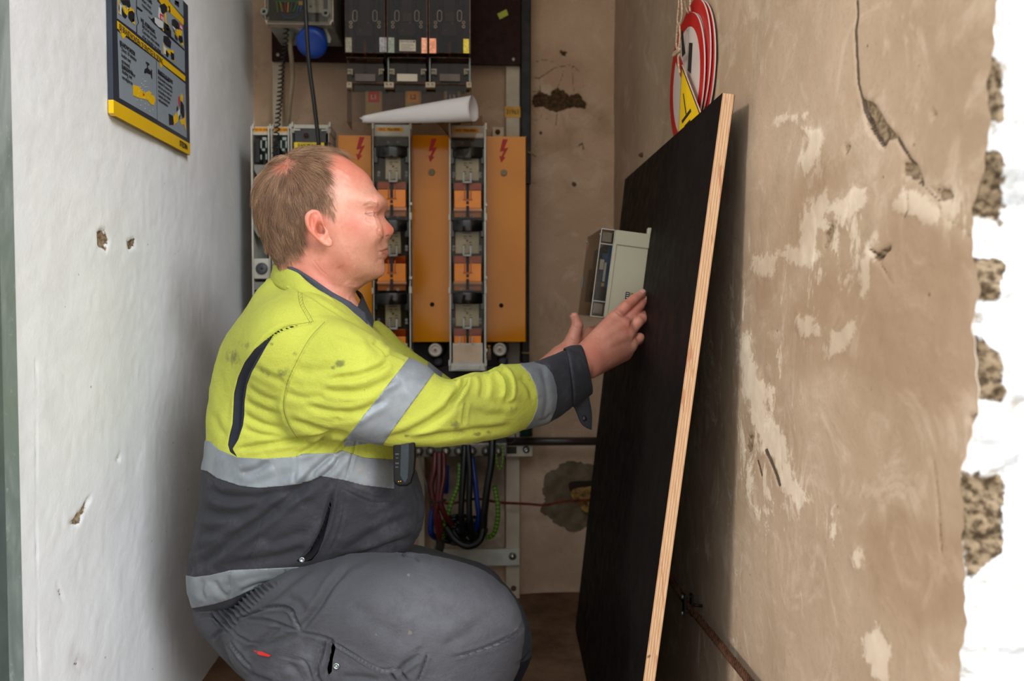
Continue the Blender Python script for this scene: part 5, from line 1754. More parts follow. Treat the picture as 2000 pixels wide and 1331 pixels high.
def sculpt(fn, lo, hi, h, block=24):
    """evaluate fn only near its surface, block by block, and mesh it"""
    lo = np.array(lo, float); hi = np.array(hi, float)
    n = np.ceil((hi - lo) / h).astype(int) + 2
    D = np.full(n, 1.0, np.float32)
    rad = block * h * .87 + 2 * h
    cs = [np.arange(0, n[k], block) for k in range(3)]
    B = np.stack(np.meshgrid(*cs, indexing='ij'), -1).reshape(-1, 3)
    C = lo + (B + block / 2) * h
    dc = fn(C)
    # far blocks keep only a sign
    for b, d in zip(B, dc):
        sl = tuple(slice(b[k], min(b[k] + block, n[k])) for k in range(3))
        if abs(d) > rad * 1.35:
            if d < 0:
                D[sl] = -1.0
            continue
        ax = [lo[k] + np.arange(sl[k].start, sl[k].stop) * h for k in range(3)]
        G = np.stack(np.meshgrid(*ax, indexing='ij'), -1)
        D[sl] = fn(G.reshape(-1, 3)).reshape(G.shape[:3])
    return surface_nets(D, lo, h)


def smin(a, b, k):
    h = np.clip(.5 + .5 * (b - a) / k, 0, 1)
    return b * (1 - h) + a * h - k * h * (1 - h)


def cap(P, a, b, ra, rb):
    """tapered capsule"""
    a = np.asarray(a, float); b = np.asarray(b, float)
    d = b - a
    q = P - a
    t = np.clip((q @ d) / (d @ d + 1e-12), 0, 1)
    return np.linalg.norm(q - t[:, None] * d, axis=1) - (ra + (rb - ra) * t)


def ell(P, c, r):
    q = (P - np.asarray(c)) / np.asarray(r)
    l = np.linalg.norm(q, axis=1)
    return (l - 1) * min(r)


class Puff:
    """a rounded body with the given side outline (photo pixels at distance yc), puffed to both sides"""
    def __init__(s, pts, yc, width=1.0, power=.5, h=.003, maxw=None, yfun=None, smooth_=4, tilt=None):
        s.yf = yfun or (lambda px: yc)
        W = np.array([at(x, y, s.yf(x)) for x, y in pts])
        if smooth_:
            W = np.array(catmull(W, smooth_, True))
        s.poly = W[:, [0, 2]]
        s.xs = None
        if yfun:
            px = np.linspace(min(p[0] for p in pts) - 20, max(p[0] for p in pts) + 20, 60)
            s.xx = np.array([at(x, 700, yfun(x))[0] for x in px]); s.yy = np.array([yfun(x) for x in px])
        s.yc = yc
        lo = s.poly.min(0) - .05; hi = s.poly.max(0) + .05
        n = np.ceil((hi - lo) / h).astype(int) + 1
        X, Z = np.meshgrid(lo[0] + np.arange(n[0]) * h, lo[1] + np.arange(n[1]) * h, indexing='ij')
        sd = poly_sd(np.stack([X.ravel(), Z.ravel()], -1), s.poly).reshape(n)
        ins = sd > 0
        phi = np.where(ins, sd * .12, 0)
        w = ins.astype(float)
        # multi-pass relaxation of the membrane equation
        om = 1.93
        ii, jj = np.meshgrid(np.arange(n[0]), np.arange(n[1]), indexing='ij')
        red = ((ii + jj) % 2 == 0) & ins; blk = ((ii + jj) % 2 == 1) & ins
        for _ in range(int(220)):
            for m in (red, blk):
                nb = np.zeros_like(phi)
                nb[1:-1, 1:-1] = (phi[2:, 1:-1] + phi[:-2, 1:-1] + phi[1:-1, 2:] + phi[1:-1, :-2] + 4 * h * h) * .25
                phi[m] += om * (nb[m] - phi[m])
        s.pm = phi.max()
        # outside: continue downward with the edge slope
        edge = ins & (sd < 2.2 * h) & (sd > .3 * h)
        slope = np.median(phi[edge] / sd[edge]) if edge.any() else .1
        phi = np.where(ins, phi, sd * slope)
        s.phi = phi; s.lo = lo; s.h = h; s.n = n
        s.width = width; s.power = power; s.maxw = maxw; s.slope = slope

    def halfwidth(s, x, z):
        return s.width * np.sqrt(np.maximum(s.samp(x, z), 0))

    def samp(s, x, z):
        fx = np.clip((x - s.lo[0]) / s.h, 0, s.n[0] - 1.001); fz = np.clip((z - s.lo[1]) / s.h, 0, s.n[1] - 1.001)
        i = fx.astype(int); j = fz.astype(int); a = fx - i; b = fz - j
        p = s.phi
        v = p[i, j] * (1 - a) * (1 - b) + p[i + 1, j] * a * (1 - b) + p[i, j + 1] * (1 - a) * b + p[i + 1, j + 1] * a * b
        # outside the table keep falling
        ex = np.maximum(np.maximum(s.lo[0] - x, x - (s.lo[0] + (s.n[0] - 1) * s.h)), 0) + np.maximum(np.maximum(s.lo[1] - z, z - (s.lo[1] + (s.n[1] - 1) * s.h)), 0)
        return v - ex * s.slope

    def __call__(s, P, wscale=None):
        x, y, z = P[:, 0], P[:, 1], P[:, 2]
        yc = np.interp(x, s.xx, s.yy) if hasattr(s, 'xx') else s.yc
        phi = s.samp(x, z)
        e = 1.5e-3
        gx = (s.samp(x + e, z) - phi) / e; gz = (s.samp(x, z + e) - phi) / e
        W = s.width if wscale is None else s.width * wscale
        d = y - yc
        mw = s.maxw
        if mw:
            ph = np.where(phi > 0, mw * mw * np.tanh(phi * W * W / (mw * mw)) if False else mw ** 2 * (1 - np.exp(-np.maximum(phi, 0) * W * W / mw ** 2)), phi * W * W)
            k = np.where(phi > 0, W * W * np.exp(-np.maximum(phi, 0) * W * W / mw ** 2), W * W)
        else:
            ph = phi * W * W; k = W * W
        g = d * d - ph
        G = np.sqrt((2 * d) ** 2 + (gx * k) ** 2 + (gz * k) ** 2)
        f = g / np.maximum(G, .012)
        return np.clip(f, -.06, None)


def vnormals(V, F):
    a = V[F[:, 2]] - V[F[:, 0]]; b = V[F[:, 3]] - V[F[:, 1]]
    n = np.cross(a, b)
    N = np.zeros_like(V)
    for k in range(4):
        np.add.at(N, F[:, k], n)
    N /= np.linalg.norm(N, axis=1)[:, None] + 1e-12
    return N


def relax(V, F, it=2, lam=.5):
    E = np.concatenate([F[:, [0, 1]], F[:, [1, 2]], F[:, [2, 3]], F[:, [3, 0]]])
    for _ in range(it):
        s = np.zeros_like(V); c = np.zeros(len(V))
        np.add.at(s, E[:, 0], V[E[:, 1]]); np.add.at(s, E[:, 1], V[E[:, 0]])
        np.add.at(c, E[:, 0], 1); np.add.at(c, E[:, 1], 1)
        V = V * (1 - lam) + lam * s / np.maximum(c, 1)[:, None]
    return V


def folds(V, F, strokes, near=True, side=None, amp=1.0):
    """press creases and raise folds along strokes: (points, width px, depth mm, ridge mm)"""
    N = vnormals(V, F)
    Q = proj(V)
    facing = (N * (CAMP - V)).sum(1) / np.linalg.norm(CAMP - V, axis=1)
    ok = facing > .02
    if side is not None:
        ok &= side(V)
    D = np.zeros(len(V))
    for st in strokes:
        pts, w, dep = st[0], st[1], st[2]
        if amp > 1:
            w = max(w, 2.5)
        rid = st[3] if len(st) > 3 else 0
        pts = [p[:2] for p in catmull([np.array([a, b, 0.]) for a, b in pts], 4)]
        A = np.array(pts)
        lo = A.min(0) - w * 4; hi = A.max(0) + w * 4
        m = ok & (Q[:, 0] > lo[0]) & (Q[:, 0] < hi[0]) & (Q[:, 1] > lo[1]) & (Q[:, 1] < hi[1])
        if not m.any():
            continue
        ids = np.nonzero(m)[0]
        q = Q[ids]
        best = np.full(len(q), 1e9); pos = np.zeros(len(q)); sg = np.zeros(len(q))
        n = len(A) - 1
        for i in range(n):
            d, t = seg_dist(q, A[i], A[i + 1])
            mm = d < best
            best[mm] = d[mm]; pos[mm] = (i + t[mm]) / n
            dv = A[i + 1] - A[i]
            cr = dv[0] * (q[:, 1] - A[i][1]) - dv[1] * (q[:, 0] - A[i][0])
            sg[mm] = np.sign(cr[mm])
        taper = np.clip(np.minimum(pos, 1 - pos) * 5 + .05, 0, 1) ** .7
        s_ = best * sg
        val = -dep * np.exp(-(s_ / w) ** 2)
        if rid:
            val = val + rid * np.exp(-((np.abs(s_) - 2.1 * w) / (1.25 * w)) ** 2) * (1 if rid > 0 else 1)
        D[ids] += val * taper * .001
    return V + N * D[:, None] * amp


def clip(V, F, field, keep):
    """keep the part of a quad/tri mesh where field*keep > 0, cutting faces along the zero line"""
    f = field * keep
    T = np.concatenate([F[:, [0, 1, 2]], F[:, [0, 2, 3]]]) if F.shape[1] == 4 else F
    ins = f > 0
    c = ins[T].sum(1)
    full = T[c == 3]
    part = T[(c > 0) & (c < 3)]
    newV = [V]; base = len(V); cache = {}; out = []
    nv = []

    def cut(a, b):
        key = (a, b) if a < b else (b, a)
        if key not in cache:
            i, j = key
            t = f[i] / (f[i] - f[j])
            cache[key] = base + len(nv)
            nv.append((i, j, t))
        return cache[key]
    for t in part.tolist():
        poly = []
        for k in range(3):
            a, b = t[k], t[(k + 1) % 3]
            if ins[a]:
                poly.append(a)
            if ins[a] != ins[b]:
                poly.append(cut(a, b))
        for k in range(1, len(poly) - 1):
            out.append((poly[0], poly[k], poly[k + 1]))
    tri = np.concatenate([full, np.array(out, dtype=full.dtype).reshape(-1, 3)]) if out else full
    if nv:
        I = np.array([x[0] for x in nv]); J = np.array([x[1] for x in nv]); T_ = np.array([x[2] for x in nv])
    else:
        I = J = np.zeros(0, int); T_ = np.zeros(0)

    def ext(arr):
        if len(I) == 0:
            return arr
        t = T_[:, None] if arr.ndim == 2 else T_
        return np.concatenate([arr, arr[I] * (1 - t) + arr[J] * t])
    used, inv = np.unique(tri, return_inverse=True)
    return (lambda arr: ext(arr)[used]), inv.reshape(-1, 3).astype(np.int32)


person = thing('person', 'man in a yellow and dark grey reflective work suit crouching at the enclosure', 'person', (-.12, 1.5, 0))

# ------------------------------------------------------------------ body: head, neck, arms, hands in one skin
YH = 1.48
HEAD = [(700, 326), (711, 334), (724, 349), (733, 369), (740, 388), (742.5, 397), (740, 408), (736, 420), (738, 432), (742, 446), (748, 458), (752, 466), (754.5, 474), (758, 483), (756.5, 488.5),
        (759.5, 494), (758.5, 500), (750.5, 507), (750, 513), (753, 523.5), (751, 534), (744, 541), (731, 547), (716, 553), (697, 560), (672, 556), (640, 548), (600, 536), (556, 512),
        (536, 490), (520, 468), (509, 445), (502, 420), (499.5, 395), (502, 368), (513, 345), (530, 326), (553, 309), (582, 299), (622, 294), (655, 298), (682, 312)]
head2 = Puff(HEAD, YH, .70, h=.0016, maxw=.083, smooth_=2)
NOSE = [(736, 402), (741, 408), (744.5, 418), (754, 430), (765, 441), (769.5, 449), (767, 457), (759, 461.5), (752, 465), (744, 466), (737, 464), (730, 452), (726, 436), (728, 418), (731, 405)]
nose = Puff(NOSE, YH, .78, h=.0010, smooth_=3)
NECK = [(528, 470), (536, 500), (548, 520), (548, 560), (560, 640), (650, 690), (712, 680), (706, 640), (693, 605), (686, 588), (690, 572), (700, 552), (690, 500), (640, 440), (560, 440)]
neck = Puff(NECK, YH + .005, .86, h=.003, maxw=.064)
EAR = [(602.5, 416), (610.5, 411), (619, 411), (627, 418), (629, 428), (634, 440), (641, 452), (648, 470), (648, 480), (642, 483), (633, 478), (619, 467), (607, 455), (599.5, 440), (597.3, 425)]
ear = Puff(EAR, YH - .0755, .30, h=.0009, smooth_=3, maxw=.0045)


def P3(px, py, Y):
    return at(px, py, Y)


EAR_Y = YH - .0755


def earp(px, py, dy=0.0):
    # the ear leans outwards towards its back edge
    return at(px, py, EAR_Y - .012 * np.clip((640 - px) / 40, 0, 1.1) - dy)


helix = [earp(*p, .001) for p in ((629, 448), (630, 436), (626.5, 424), (620, 414.5), (611, 413.5), (603, 419), (600, 428), (602, 441), (608.5, 453), (620, 465), (632, 475), (640, 479), (645, 478), (645.5, 472))]
antih = [earp(*p, -.0005) for p in ((620, 424), (615, 430), (614, 440), (618, 451), (626, 460), (633, 465))]
tragus = [earp(638, 452, .001), earp(637, 459, .001)]

# near (right) hand
HY = 1.64
r_w0, r_w1 = at(1080, 742, 1.50), at(1146, 706, 1.575)
Ki, Km, Kr, Kl = at(1203, 620, 1.634), at(1219, 634, 1.632), at(1227, 652, 1.634), at(1232, 674, 1.640)
fingers_near = [
    [(Ki, .0125), (at(1222, 599, 1.643), .0108), (at(1238, 585.5, 1.655), .0098), (at(1254, 574, 1.668), .0078)],
    [(Km, .0120), (at(1237, 611, 1.652), .0102), (at(1250, 597, 1.664), .0092), (at(1259, 587, 1.676), .0072)],
    [(Kr, .0120), (at(1246, 629, 1.640), .0108), (at(1255, 623, 1.650), .0095), (at(1257, 614, 1.672), .0078)],
    [(Kl, .0110), (at(1249, 660, 1.644), .0092), (at(1253.5, 662, 1.656), .0086), (at(1254, 668, 1.672), .0074)]]
thumb_near = [(at(1172, 655, 1.622), .014), (at(1196, 628, 1.655), .0125), (at(1216, 610, 1.672), .0105), (at(1232, 600, 1.684), .009)]
# far (left) hand under the enclosure, thumb standing up at its front
l_w1 = at(1098, 700, 1.745)
thumb_far = [(at(1108, 694, 1.745), .0165), (at(1119, 664, 1.745), .0150), (at(1127.5, 636, 1.745), .0118), (at(1122, 618.5, 1.742), .0088)]
fingers_far = []
for k, (px, py, yy_) in enumerate(((1150, 652, 1.775), (1150, 662, 1.795), (1148, 674, 1.815), (1144, 686, 1.832))):
    fingers_far.append([(at(px, py, yy_), .0115), (at(px + 36, py - 12, yy_ + .005), .0100), (at(px + 58, py - 18, yy_ + .008), .0092), (at(px + 74, py - 19, yy_ + .010), .0078)])
SHN, SHF = at(640, 700, 1.37), at(660, 700, 1.66)
ELN, ELF = at(880, 806, 1.37), at(905, 815, 1.72)
core_pts = [(at(640, 640, 1.49), at(560, 900, 1.50), .05, .05)]


def chain(P, seq, k=.004):
    d = None
    for (a, ra), (b, rb) in zip(seq[:-1], seq[1:]):
        e = cap(P, a, b, ra, rb)
        d = e if d is None else smin(d, e, .0025)
    return d


def near_hand(P):
    d = cap(P, r_w0, r_w1, .028, .0255)
    # back of the hand: broad flat wedge from wrist to knuckles
    for K, r, off in ((Ki, .0150, -.004), (Km, .0158, 0), (Kr, .0158, 0), (Kl, .0145, .002)):
        w = r_w1 + (K - (Ki + Kl) / 2) * .42
        d = smin(d, cap(P, w, K + (w - K) * .06, .0200, r), .012)
    d = smin(d, cap(P, at(1160, 716, 1.60), at(1218, 690, 1.645), .018, .0165), .012)
    for i, f in enumerate(fingers_near):
        d = smin(d, chain(P, f), .0045)
    for K in (Ki, Km, Kr, Kl):
        d = smin(d, ell(P, K + np.array([0, -.006, .001]), (.011, .010, .011)), .007)
    d = smin(d, chain(P, thumb_near), .008)
    return d


def far_hand(P):
    d = cap(P, at(1060, 735, 1.735), l_w1, .030, .026)
    Ks = [f[0][0] for f in fingers_far]
    for K in Ks:
        d = smin(d, cap(P, l_w1 + (K - Ks[1]) * .4, K, .020, .0145), .010)
    for f in fingers_far:
        d = smin(d, chain(P, f), .004)
    d = smin(d, chain(P, thumb_far), .010)
    return d


EYE_N = at(722, 419, YH - .033)


def body(P):
    out = np.full(len(P), 9.0)
    # head block
    H0 = at(470, 640, YH)[0]
    mh = (P[:, 2] > at(600, 720, YH)[2]) & (P[:, 0] < at(800, 400, YH)[0])
    if mh.any():
        Q = P[mh]
        zt = (Q[:, 2] - at(600, 560, YH)[2]) / .235
        fx = np.clip((Q[:, 0] - at(640, 500, YH)[0]) / .1, 0, 1)
        ws = 1.0 - .13 * fx * np.clip(1 - zt, 0, 1) - .08 * fx
        d = head2(Q, ws)
        d = smin(d, neck(Q), .018)
        d = smin(d, nose(Q), .020)
        # cheekbone, brow, jaw, nostril wings (both sides)
        for sgn in (-1, 1):
            def m_(px, py, off):
                p = at(px, py, YH); return np.array([p[0], YH + sgn * off, p[2]])
            d = smin(d, ell(Q, m_(749, 455.5, .0105), (.0092, .0070, .0082)), .010)
            d = smin(d, ell(Q, m_(710, 450, .043), (.026, .009, .018)), .03)
            d = smin(d, ell(Q, m_(724, 398, .026), (.018, .020, .010)), .024)
            # lids over the eyeball
            d = smin(d, ell(Q, m_(720.5, 418.5, .0315), (.0128, .0122, .0105)), .006)
            d = -smin(-d, ell(Q, m_(757, 460.3, .006), (.0045, .0035, .0022)), .0015)
            # ear
            R = Q.copy()
            if sgn > 0:
                R[:, 1] = 2 * YH - R[:, 1]
            lean = .012 * np.clip((at(640, 445, EAR_Y)[0] - R[:, 0]) / (at(640, 445, EAR_Y)[0] - at(600, 445, EAR_Y)[0]), 0, 1.1)
            R2 = R.copy(); R2[:, 1] += lean
            e = ear(R2)
            hx = np.full(len(R), 9.0)
            for a, b in zip(helix[:-1], helix[1:]):
                hx = np.minimum(hx, cap(R, a, b, .0029, .0029))
            e = smin(e, hx, .002)
            ah = np.full(len(R), 9.0)
            for a, b in zip(antih[:-1], antih[1:]):
                ah = np.minimum(ah, cap(R, a, b, .0030, .0028))
            e = smin(e, ah, .003)
            e = -smin(-e, ell(R, earp(610, 434, .004), (.0035, .004, .010)), .002)
            e = -smin(-e, ell(R, earp(625, 448, .004), (.0068, .0075, .0110)), .003)
            e = smin(e, cap(R, tragus[0], tragus[1], .0030, .0030), .003)
            d = smin(d, e, .005)
            d = -smin(-d, ell(R, earp(632.5, 453, -.002), (.0020, .007, .0040)), .0015)
        out[mh] = d
    # hidden trunk and arms that join everything
    c1 = at(640, 620, 1.485); c2 = at(640, 700, 1.495)
    d = cap(P, c1, c2, .055, .06)
    for S_, E_, W_, r in ((SHN, ELN, r_w0, .030), (SHF, ELF, at(1060, 735, 1.735), .028)):
        d = smin(d, cap(P, c2, S_, .05, .034), .02)
        d = smin(d, cap(P, S_, E_, .032, .028), .01)
        d = smin(d, cap(P, E_, W_, .028, .026), .01)
    out = smin(out, d, .012)
    for fn, c, r in ((near_hand, at(1180, 670, 1.62), .16), (far_hand, at(1150, 670, 1.78), .17)):
        m = np.linalg.norm(P - c, axis=1) < r + .03
        if m.any():
            out[m] = smin(out[m], fn(P[m]), .004)
    return out


def skin_material():
    s = NT('fair_reddish_skin')
    n1 = s.noise(28, 5, .6)
    n2 = s.noise(150, 5, .65)
    n3 = s.noise(900, 3, .6)
    c = s.mix(s.ramp(n1, .3, .7), lin((206, 140, 117)), lin((219, 156, 133)))
    c = s.mix(s.ramp(n2, .45, .7, 0, .45), c, lin((200, 122, 102)))
    c = s.mix(s.attr('red'), c, lin((206, 104, 84)))
    c = s.mix(s.attr('pale'), c, lin((222, 178, 154)))
    c = s.mix(s.attr('lip'), c, lin((172, 92, 84)))
    c = s.mix(s.attr('dark'), c, lin((96, 56, 46)))
    stub = s.math('MULTIPLY', s.attr('stubble'), s.ramp(n3, .35, .65, .25, .75))
    c = s.mix(stub, c, lin((128, 98, 72)))
    s.b.inputs['Subsurface Weight'].default_value = .12
    s.b.inputs['Subsurface Radius'].default_value = (.009, .004, .002)
    s.b.inputs['Subsurface Scale'].default_value = 1.0
    nm = s.bump(s.noise(520, 4, .7), .22, .0010)
    nm = s.bump(s.vor(900), .10, .0004, nm)
    return s.done(c, s.ramp(n2, .3, .7, .36, .50), 0, nm, .5)


SKIN = skin_material()
lo = np.array([at(480, 500, YH)[0] - .03, 1.30, at(900, 900, 1.5)[2]])
hi = np.array([at(1285, 600, 1.70)[0] + .01, 1.90, at(600, 280, YH)[2] + .02])
V, F = sculpt(body, lo, hi, .0016)
V = relax(V, F, 2, .45)
C4 = lambda l: [(460 + a / 3.328, 260 + b / 3.328) for a, b in l]
C7 = lambda l: [(660 + a / 5.323, 330 + b / 5.323) for a, b in l]
CH = lambda l: [(1100 + a / 7.005, 560 + b / 7.005) for a, b in l]
skin_strokes = [
    (C7([(282, 468), (310, 466), (345, 460), (376, 452)]), 1.3, 1.5, .25),       # lid line
    (C7([(285, 455), (320, 446), (360, 440), (395, 446)]), 1.4, .8, .2),
    (C7([(288, 475), (320, 492), (348, 500)]), 1.1, .6, .1),
    (C7([(335, 480), (350, 505), (358, 540)]), 3.0, .7, .2),
    (C7([(290, 515), (325, 545), (360, 560)]), 3.0, .6, .1),
    (C7([(425, 612), (416, 655), (424, 692), (446, 716)]), 2.2, 1.6, .1),
    (C7([(285, 438), (340, 424), (395, 432)]), 5.0, 1.7, .0), (C7([(285, 508), (330, 528), (365, 540)]), 5.0, .9, .3), (C7([(392, 455), (402, 480), (400, 510)]), 5.5, 2.2, 0), (C7([(300, 400), (360, 375), (420, 372)]), 6.0, -1.2, 0),        # wing of the nose
    (C7([(430, 862), (460, 856), (490, 846), (518, 838)]), 1.4, 1.9, .6),        # mouth
    (C7([(425, 850), (432, 868), (430, 885)]), 2.2, .9, .2),
    (C7([(400, 730), (408, 800), (415, 880), (420, 940), (410, 985)]), 3.2, .7, .25),
    (C7([(470, 930), (440, 945), (425, 935)]), 3.0, .8, .2),
    (C7([(330, 1110), (250, 1160), (170, 1180)]), 5, .8, .3),
    (C7([(100, 1190), (60, 1100), (10, 1010)]), 8, 1.6, .4),
    (C4([(480, 860), (560, 930), (640, 990), (700, 1020)]), 9, 1.5, .5),
    (C4([(500, 820), (545, 880), (600, 930)]), 1.2, .5, .1),
    (C4([(650, 230), (700, 255), (750, 290)]), 4, -.8, 0), (C4([(640, 300), (700, 320), (760, 350)]), 3, .4, 0),
    (CH([(700, 320), (800, 400), (850, 395), (920, 330)]), 2.0, 1.2, .2), (CH([(850, 400), (1000, 260), (1100, 150)]), 1.6, 1.2, .1),
    (CH([(920, 560), (930, 500), (1000, 420), (1040, 380)]), 1.8, 1.4, .1), (CH([(965, 760), (975, 700), (1020, 640)]), 1.8, 1.3, .1),
    (CH([(840, 190), (880, 220), (900, 250)]), 1.0, .5, .2), (CH([(855, 175), (895, 205), (915, 235)]), 1.0, .5, .2), (CH([(960, 110), (1000, 140), (1020, 165)]), .9, .4, .1),
    (CH([(1040, 90), (1050, 60), (1090, 55), (1115, 80), (1110, 115)]), .9, .6, .1),
    (CH([(1060, 410), (1090, 440), (1110, 460)]), 1.0, .5, .2), (CH([(980, 300), (1010, 320), (1030, 350)]), 1.0, .5, .2), (CH([(1085, 690), (1105, 720), (1108, 750)]), .9, .5, .1),
    (CH([(500, 700), (640, 560), (760, 470)]), 5, .5, .3), (CH([(560, 760), (740, 640), (860, 600)]), 5, .5, .3), (CH([(640, 860), (800, 790), (920, 740)]), 5, .5, .3),
    (CH([(130, 540), (170, 560), (230, 548)]), 1.1, .5, .2), (CH([(150, 560), (200, 575), (250, 560)]), 1.1, .4, .1), (CH([(90, 720), (150, 745), (210, 730)]), 1.4, .6, .1), (CH([(70, 760), (140, 780), (190, 770)]), 1.2, .4, .1),
]
V = folds(V, F, skin_strokes)
Q = proj(V)


def blob(c, r, k=1.0, pw=1.0):
    c = np.array(c, float); r = np.array(r if hasattr(r, '__len__') else (r, r), float)
    return k * np.exp(-(((Q - c) / r) ** 2).sum(1) * pw)


def region(pts, soft):
    return np.clip(poly_sd(Q, pts) / soft + .5, 0, 1)


red = blob((615, 440), (24, 36), .75) + blob((660, 318), (50, 30), .55) + blob((706, 345), (30, 24), .3) + blob((546, 326), (26, 14), .8) + blob((690, 440), (26, 26), .5) + blob((762, 446), (10, 14), .65) + blob((600, 540), (50, 44), .42) + blob((640, 580), (30, 44), .35) + blob((665, 520), (26, 20), .5) + blob((1235, 600), (26, 22), .35) + blob((1150, 690), (28, 22), .3) + blob((1225, 640), (12, 10), .4) + blob((1262, 575), (8, 8), .3) + blob((747, 455), (8, 8), .4)
red[Q[:, 0] > 1000] += .12
pale = blob((705, 500), (28, 20), .12) + blob((650, 380), (22, 30), .3) + blob((668, 300), (10, 8), .2) + blob((690, 380), (30, 14), .35)
lip = region(C7([(440, 862), (470, 845), (500, 822), (520, 822), (530, 880), (520, 912), (490, 905), (465, 885)]), 2.5) * .8
dark = np.zeros(len(V))
for l, w, k in ((C7([(284, 468), (312, 465), (345, 460), (376, 452)]), 1.35, .85), (C7([(300, 478), (330, 484), (352, 484)]), 1.6, .35), (C7([(436, 862), (465, 855), (495, 846), (516, 838)]), 1.0, .75), (C7([(500, 697), (530, 688)]), 1.4, .9)):
    d_, p_ = line_dist(Q, l)
    dark = np.maximum(dark, k * np.exp(-(d_ / w) ** 2))
dark = np.maximum(dark, blob((632, 452.5), (2.4, 4.6), .9))
dark = np.where(V[:, 1] < YH - .004, dark, 0)
stub = region([(760, 470), (757, 545), (690, 575), (650, 560), (640, 520), (655, 500), (690, 520), (720, 515), (735, 480), (745, 466)], 26) * .9
hairmask_scalp = region([(690, 300), (640, 296), (633, 318), (641, 345), (655, 372), (660, 405), (652, 430), (625, 408), (606, 408), (596, 425), (598, 450), (590, 480), (570, 510), (540, 515), (480, 440), (480, 300), (600, 270), (720, 280), (716, 335)], 14)
V_, F_ = V, F
o = rawmesh('body', V, F, SKIN, person, True, {'red': np.clip(red, 0, 1), 'pale': np.clip(pale, 0, 1), 'lip': lip, 'dark': dark, 'stubble': np.maximum(stub * .8, np.clip(hairmask_scalp, 0, 1) * .55 * (Q[:, 0] < 720) * (Q[:, 1] < 515))})
BODYV, BODYF = V, F
BODYN = vnormals(V, F)

# eyes
EYEW = M('eye_white', (206, 196, 188), .2, 0, .03, 40, 0)
IRIS = M('grey_blue_iris', (70, 84, 92), .15, 0, .2, 300, 0)
for sgn in (-1, 1):
    c_ = at(720.5, 419, YH); c_[1] = YH + sgn * .0315
    R_ = []
    b = MB(); b.lathe(c_, (1, 0, -.35), [(-.0100 * cos(a), max(.0002, .0100 * sin(a))) for a in np.linspace(0, pi, 16)], 20)
    ey = b.build('eyeball', EYEW, person)
    a_ = np.array([1, sgn * .05, -.42]); a_ /= np.linalg.norm(a_)
    MB().lathe(c_, a_, [(.0083, .0056), (.0096, .004), (.0102, .001)], 18).build('iris', IRIS, ey)
# nails
NAIL = M('finger_nail', (214, 160, 142), .3, 0, .05, 100, 0)


def nail(tip, back, out, r, w, nm='finger_nail'):
    d = np.array(tip) - np.array(back); d /= np.linalg.norm(d)
    o_ = np.array(out, float); o_ -= d * (o_ @ d); o_ /= np.linalg.norm(o_)
    sd_ = np.cross(d, o_)
    V, F = [], []
    for i in range(7):
        for j in range(7):
            u, v = i / 6 - .5, j / 6 - .5
            an = v * 1.9
            sh = 1 - .35 * abs(v * 2) ** 3
            V.append(np.array(tip) + d * (u * w * sh) + o_ * (r * cos(an)) + sd_ * (r * sin(an)))
    for i in range(6):
        for j in range(6):
            k = i * 7 + j
            F.append((k, k + 1, k + 8, k + 7))
    q = rawmesh(nm, V, F, NAIL, person, True)
    md = q.modifiers.new('thick', 'SOLIDIFY'); md.thickness = .0006; md.offset = 1
    return q


nail(fingers_near[0][3][0], fingers_near[0][2][0], (-.35, -.75, .6), .0079, .010)
nail(fingers_near[1][3][0], fingers_near[1][2][0], (-.1, -.5, .8), .0073, .009)
nail(fingers_near[3][3][0], fingers_near[3][2][0], (.9, -.3, .2), .0075, .009)
nail(thumb_far[3][0], thumb_far[2][0], (-.9, -.25, .2), .0089, .011)

# ------------------------------------------------------------------ hair
HAIRM = None
s = NT('short_light_brown_hair')
hv = s.attr('tone')
c = s.mix(hv, lin((92, 66, 48)), lin((202, 162, 128)))
s.b.inputs['Anisotropic'].default_value = .4
HAIRM = s.done(c, .42, 0, None, .35)
hair_poly = [(720, 330), (700, 321), (672, 304), (648, 300), (634, 300), (632, 314), (637, 330), (643, 346), (650, 368), (656, 392), (656, 420), (651, 430), (640, 424), (626, 408), (608, 406), (596, 420), (597, 448), (593, 476), (584, 500), (560, 512), (540, 516), (505, 470), (480, 400), (500, 320), (560, 280), (640, 276), (730, 300)]
hx_, hy_ = Q[:, 0], Q[:, 1]
inside = poly_sd(Q, hair_poly)
# the far side of the head mirrors the near one
Qm = proj(np.stack([V[:, 0], 2 * YH - np.maximum(V[:, 1], 2 * YH - V[:, 1]), V[:, 2]], -1))
inside = poly_sd(Qm, hair_poly)
okv = (inside > -1) & (V[:, 2] > at(600, 520, YH)[2]) & (V[:, 0] < at(735, 330, YH)[0]) & (np.abs(V[:, 1] - YH) < .088)
fa = BODYF[okv[BODYF].all(1)]
ctr = V[fa].mean(1); nrm_f = BODYN[fa].mean(1)
ar = np.linalg.norm(np.cross(V[fa[:, 2]] - V[fa[:, 0]], V[fa[:, 3]] - V[fa[:, 1]]), axis=1)
qf = proj(ctr)
qfm = proj(np.stack([ctr[:, 0], 2 * YH - np.maximum(ctr[:, 1], 2 * YH - ctr[:, 1]), ctr[:, 2]], -1))
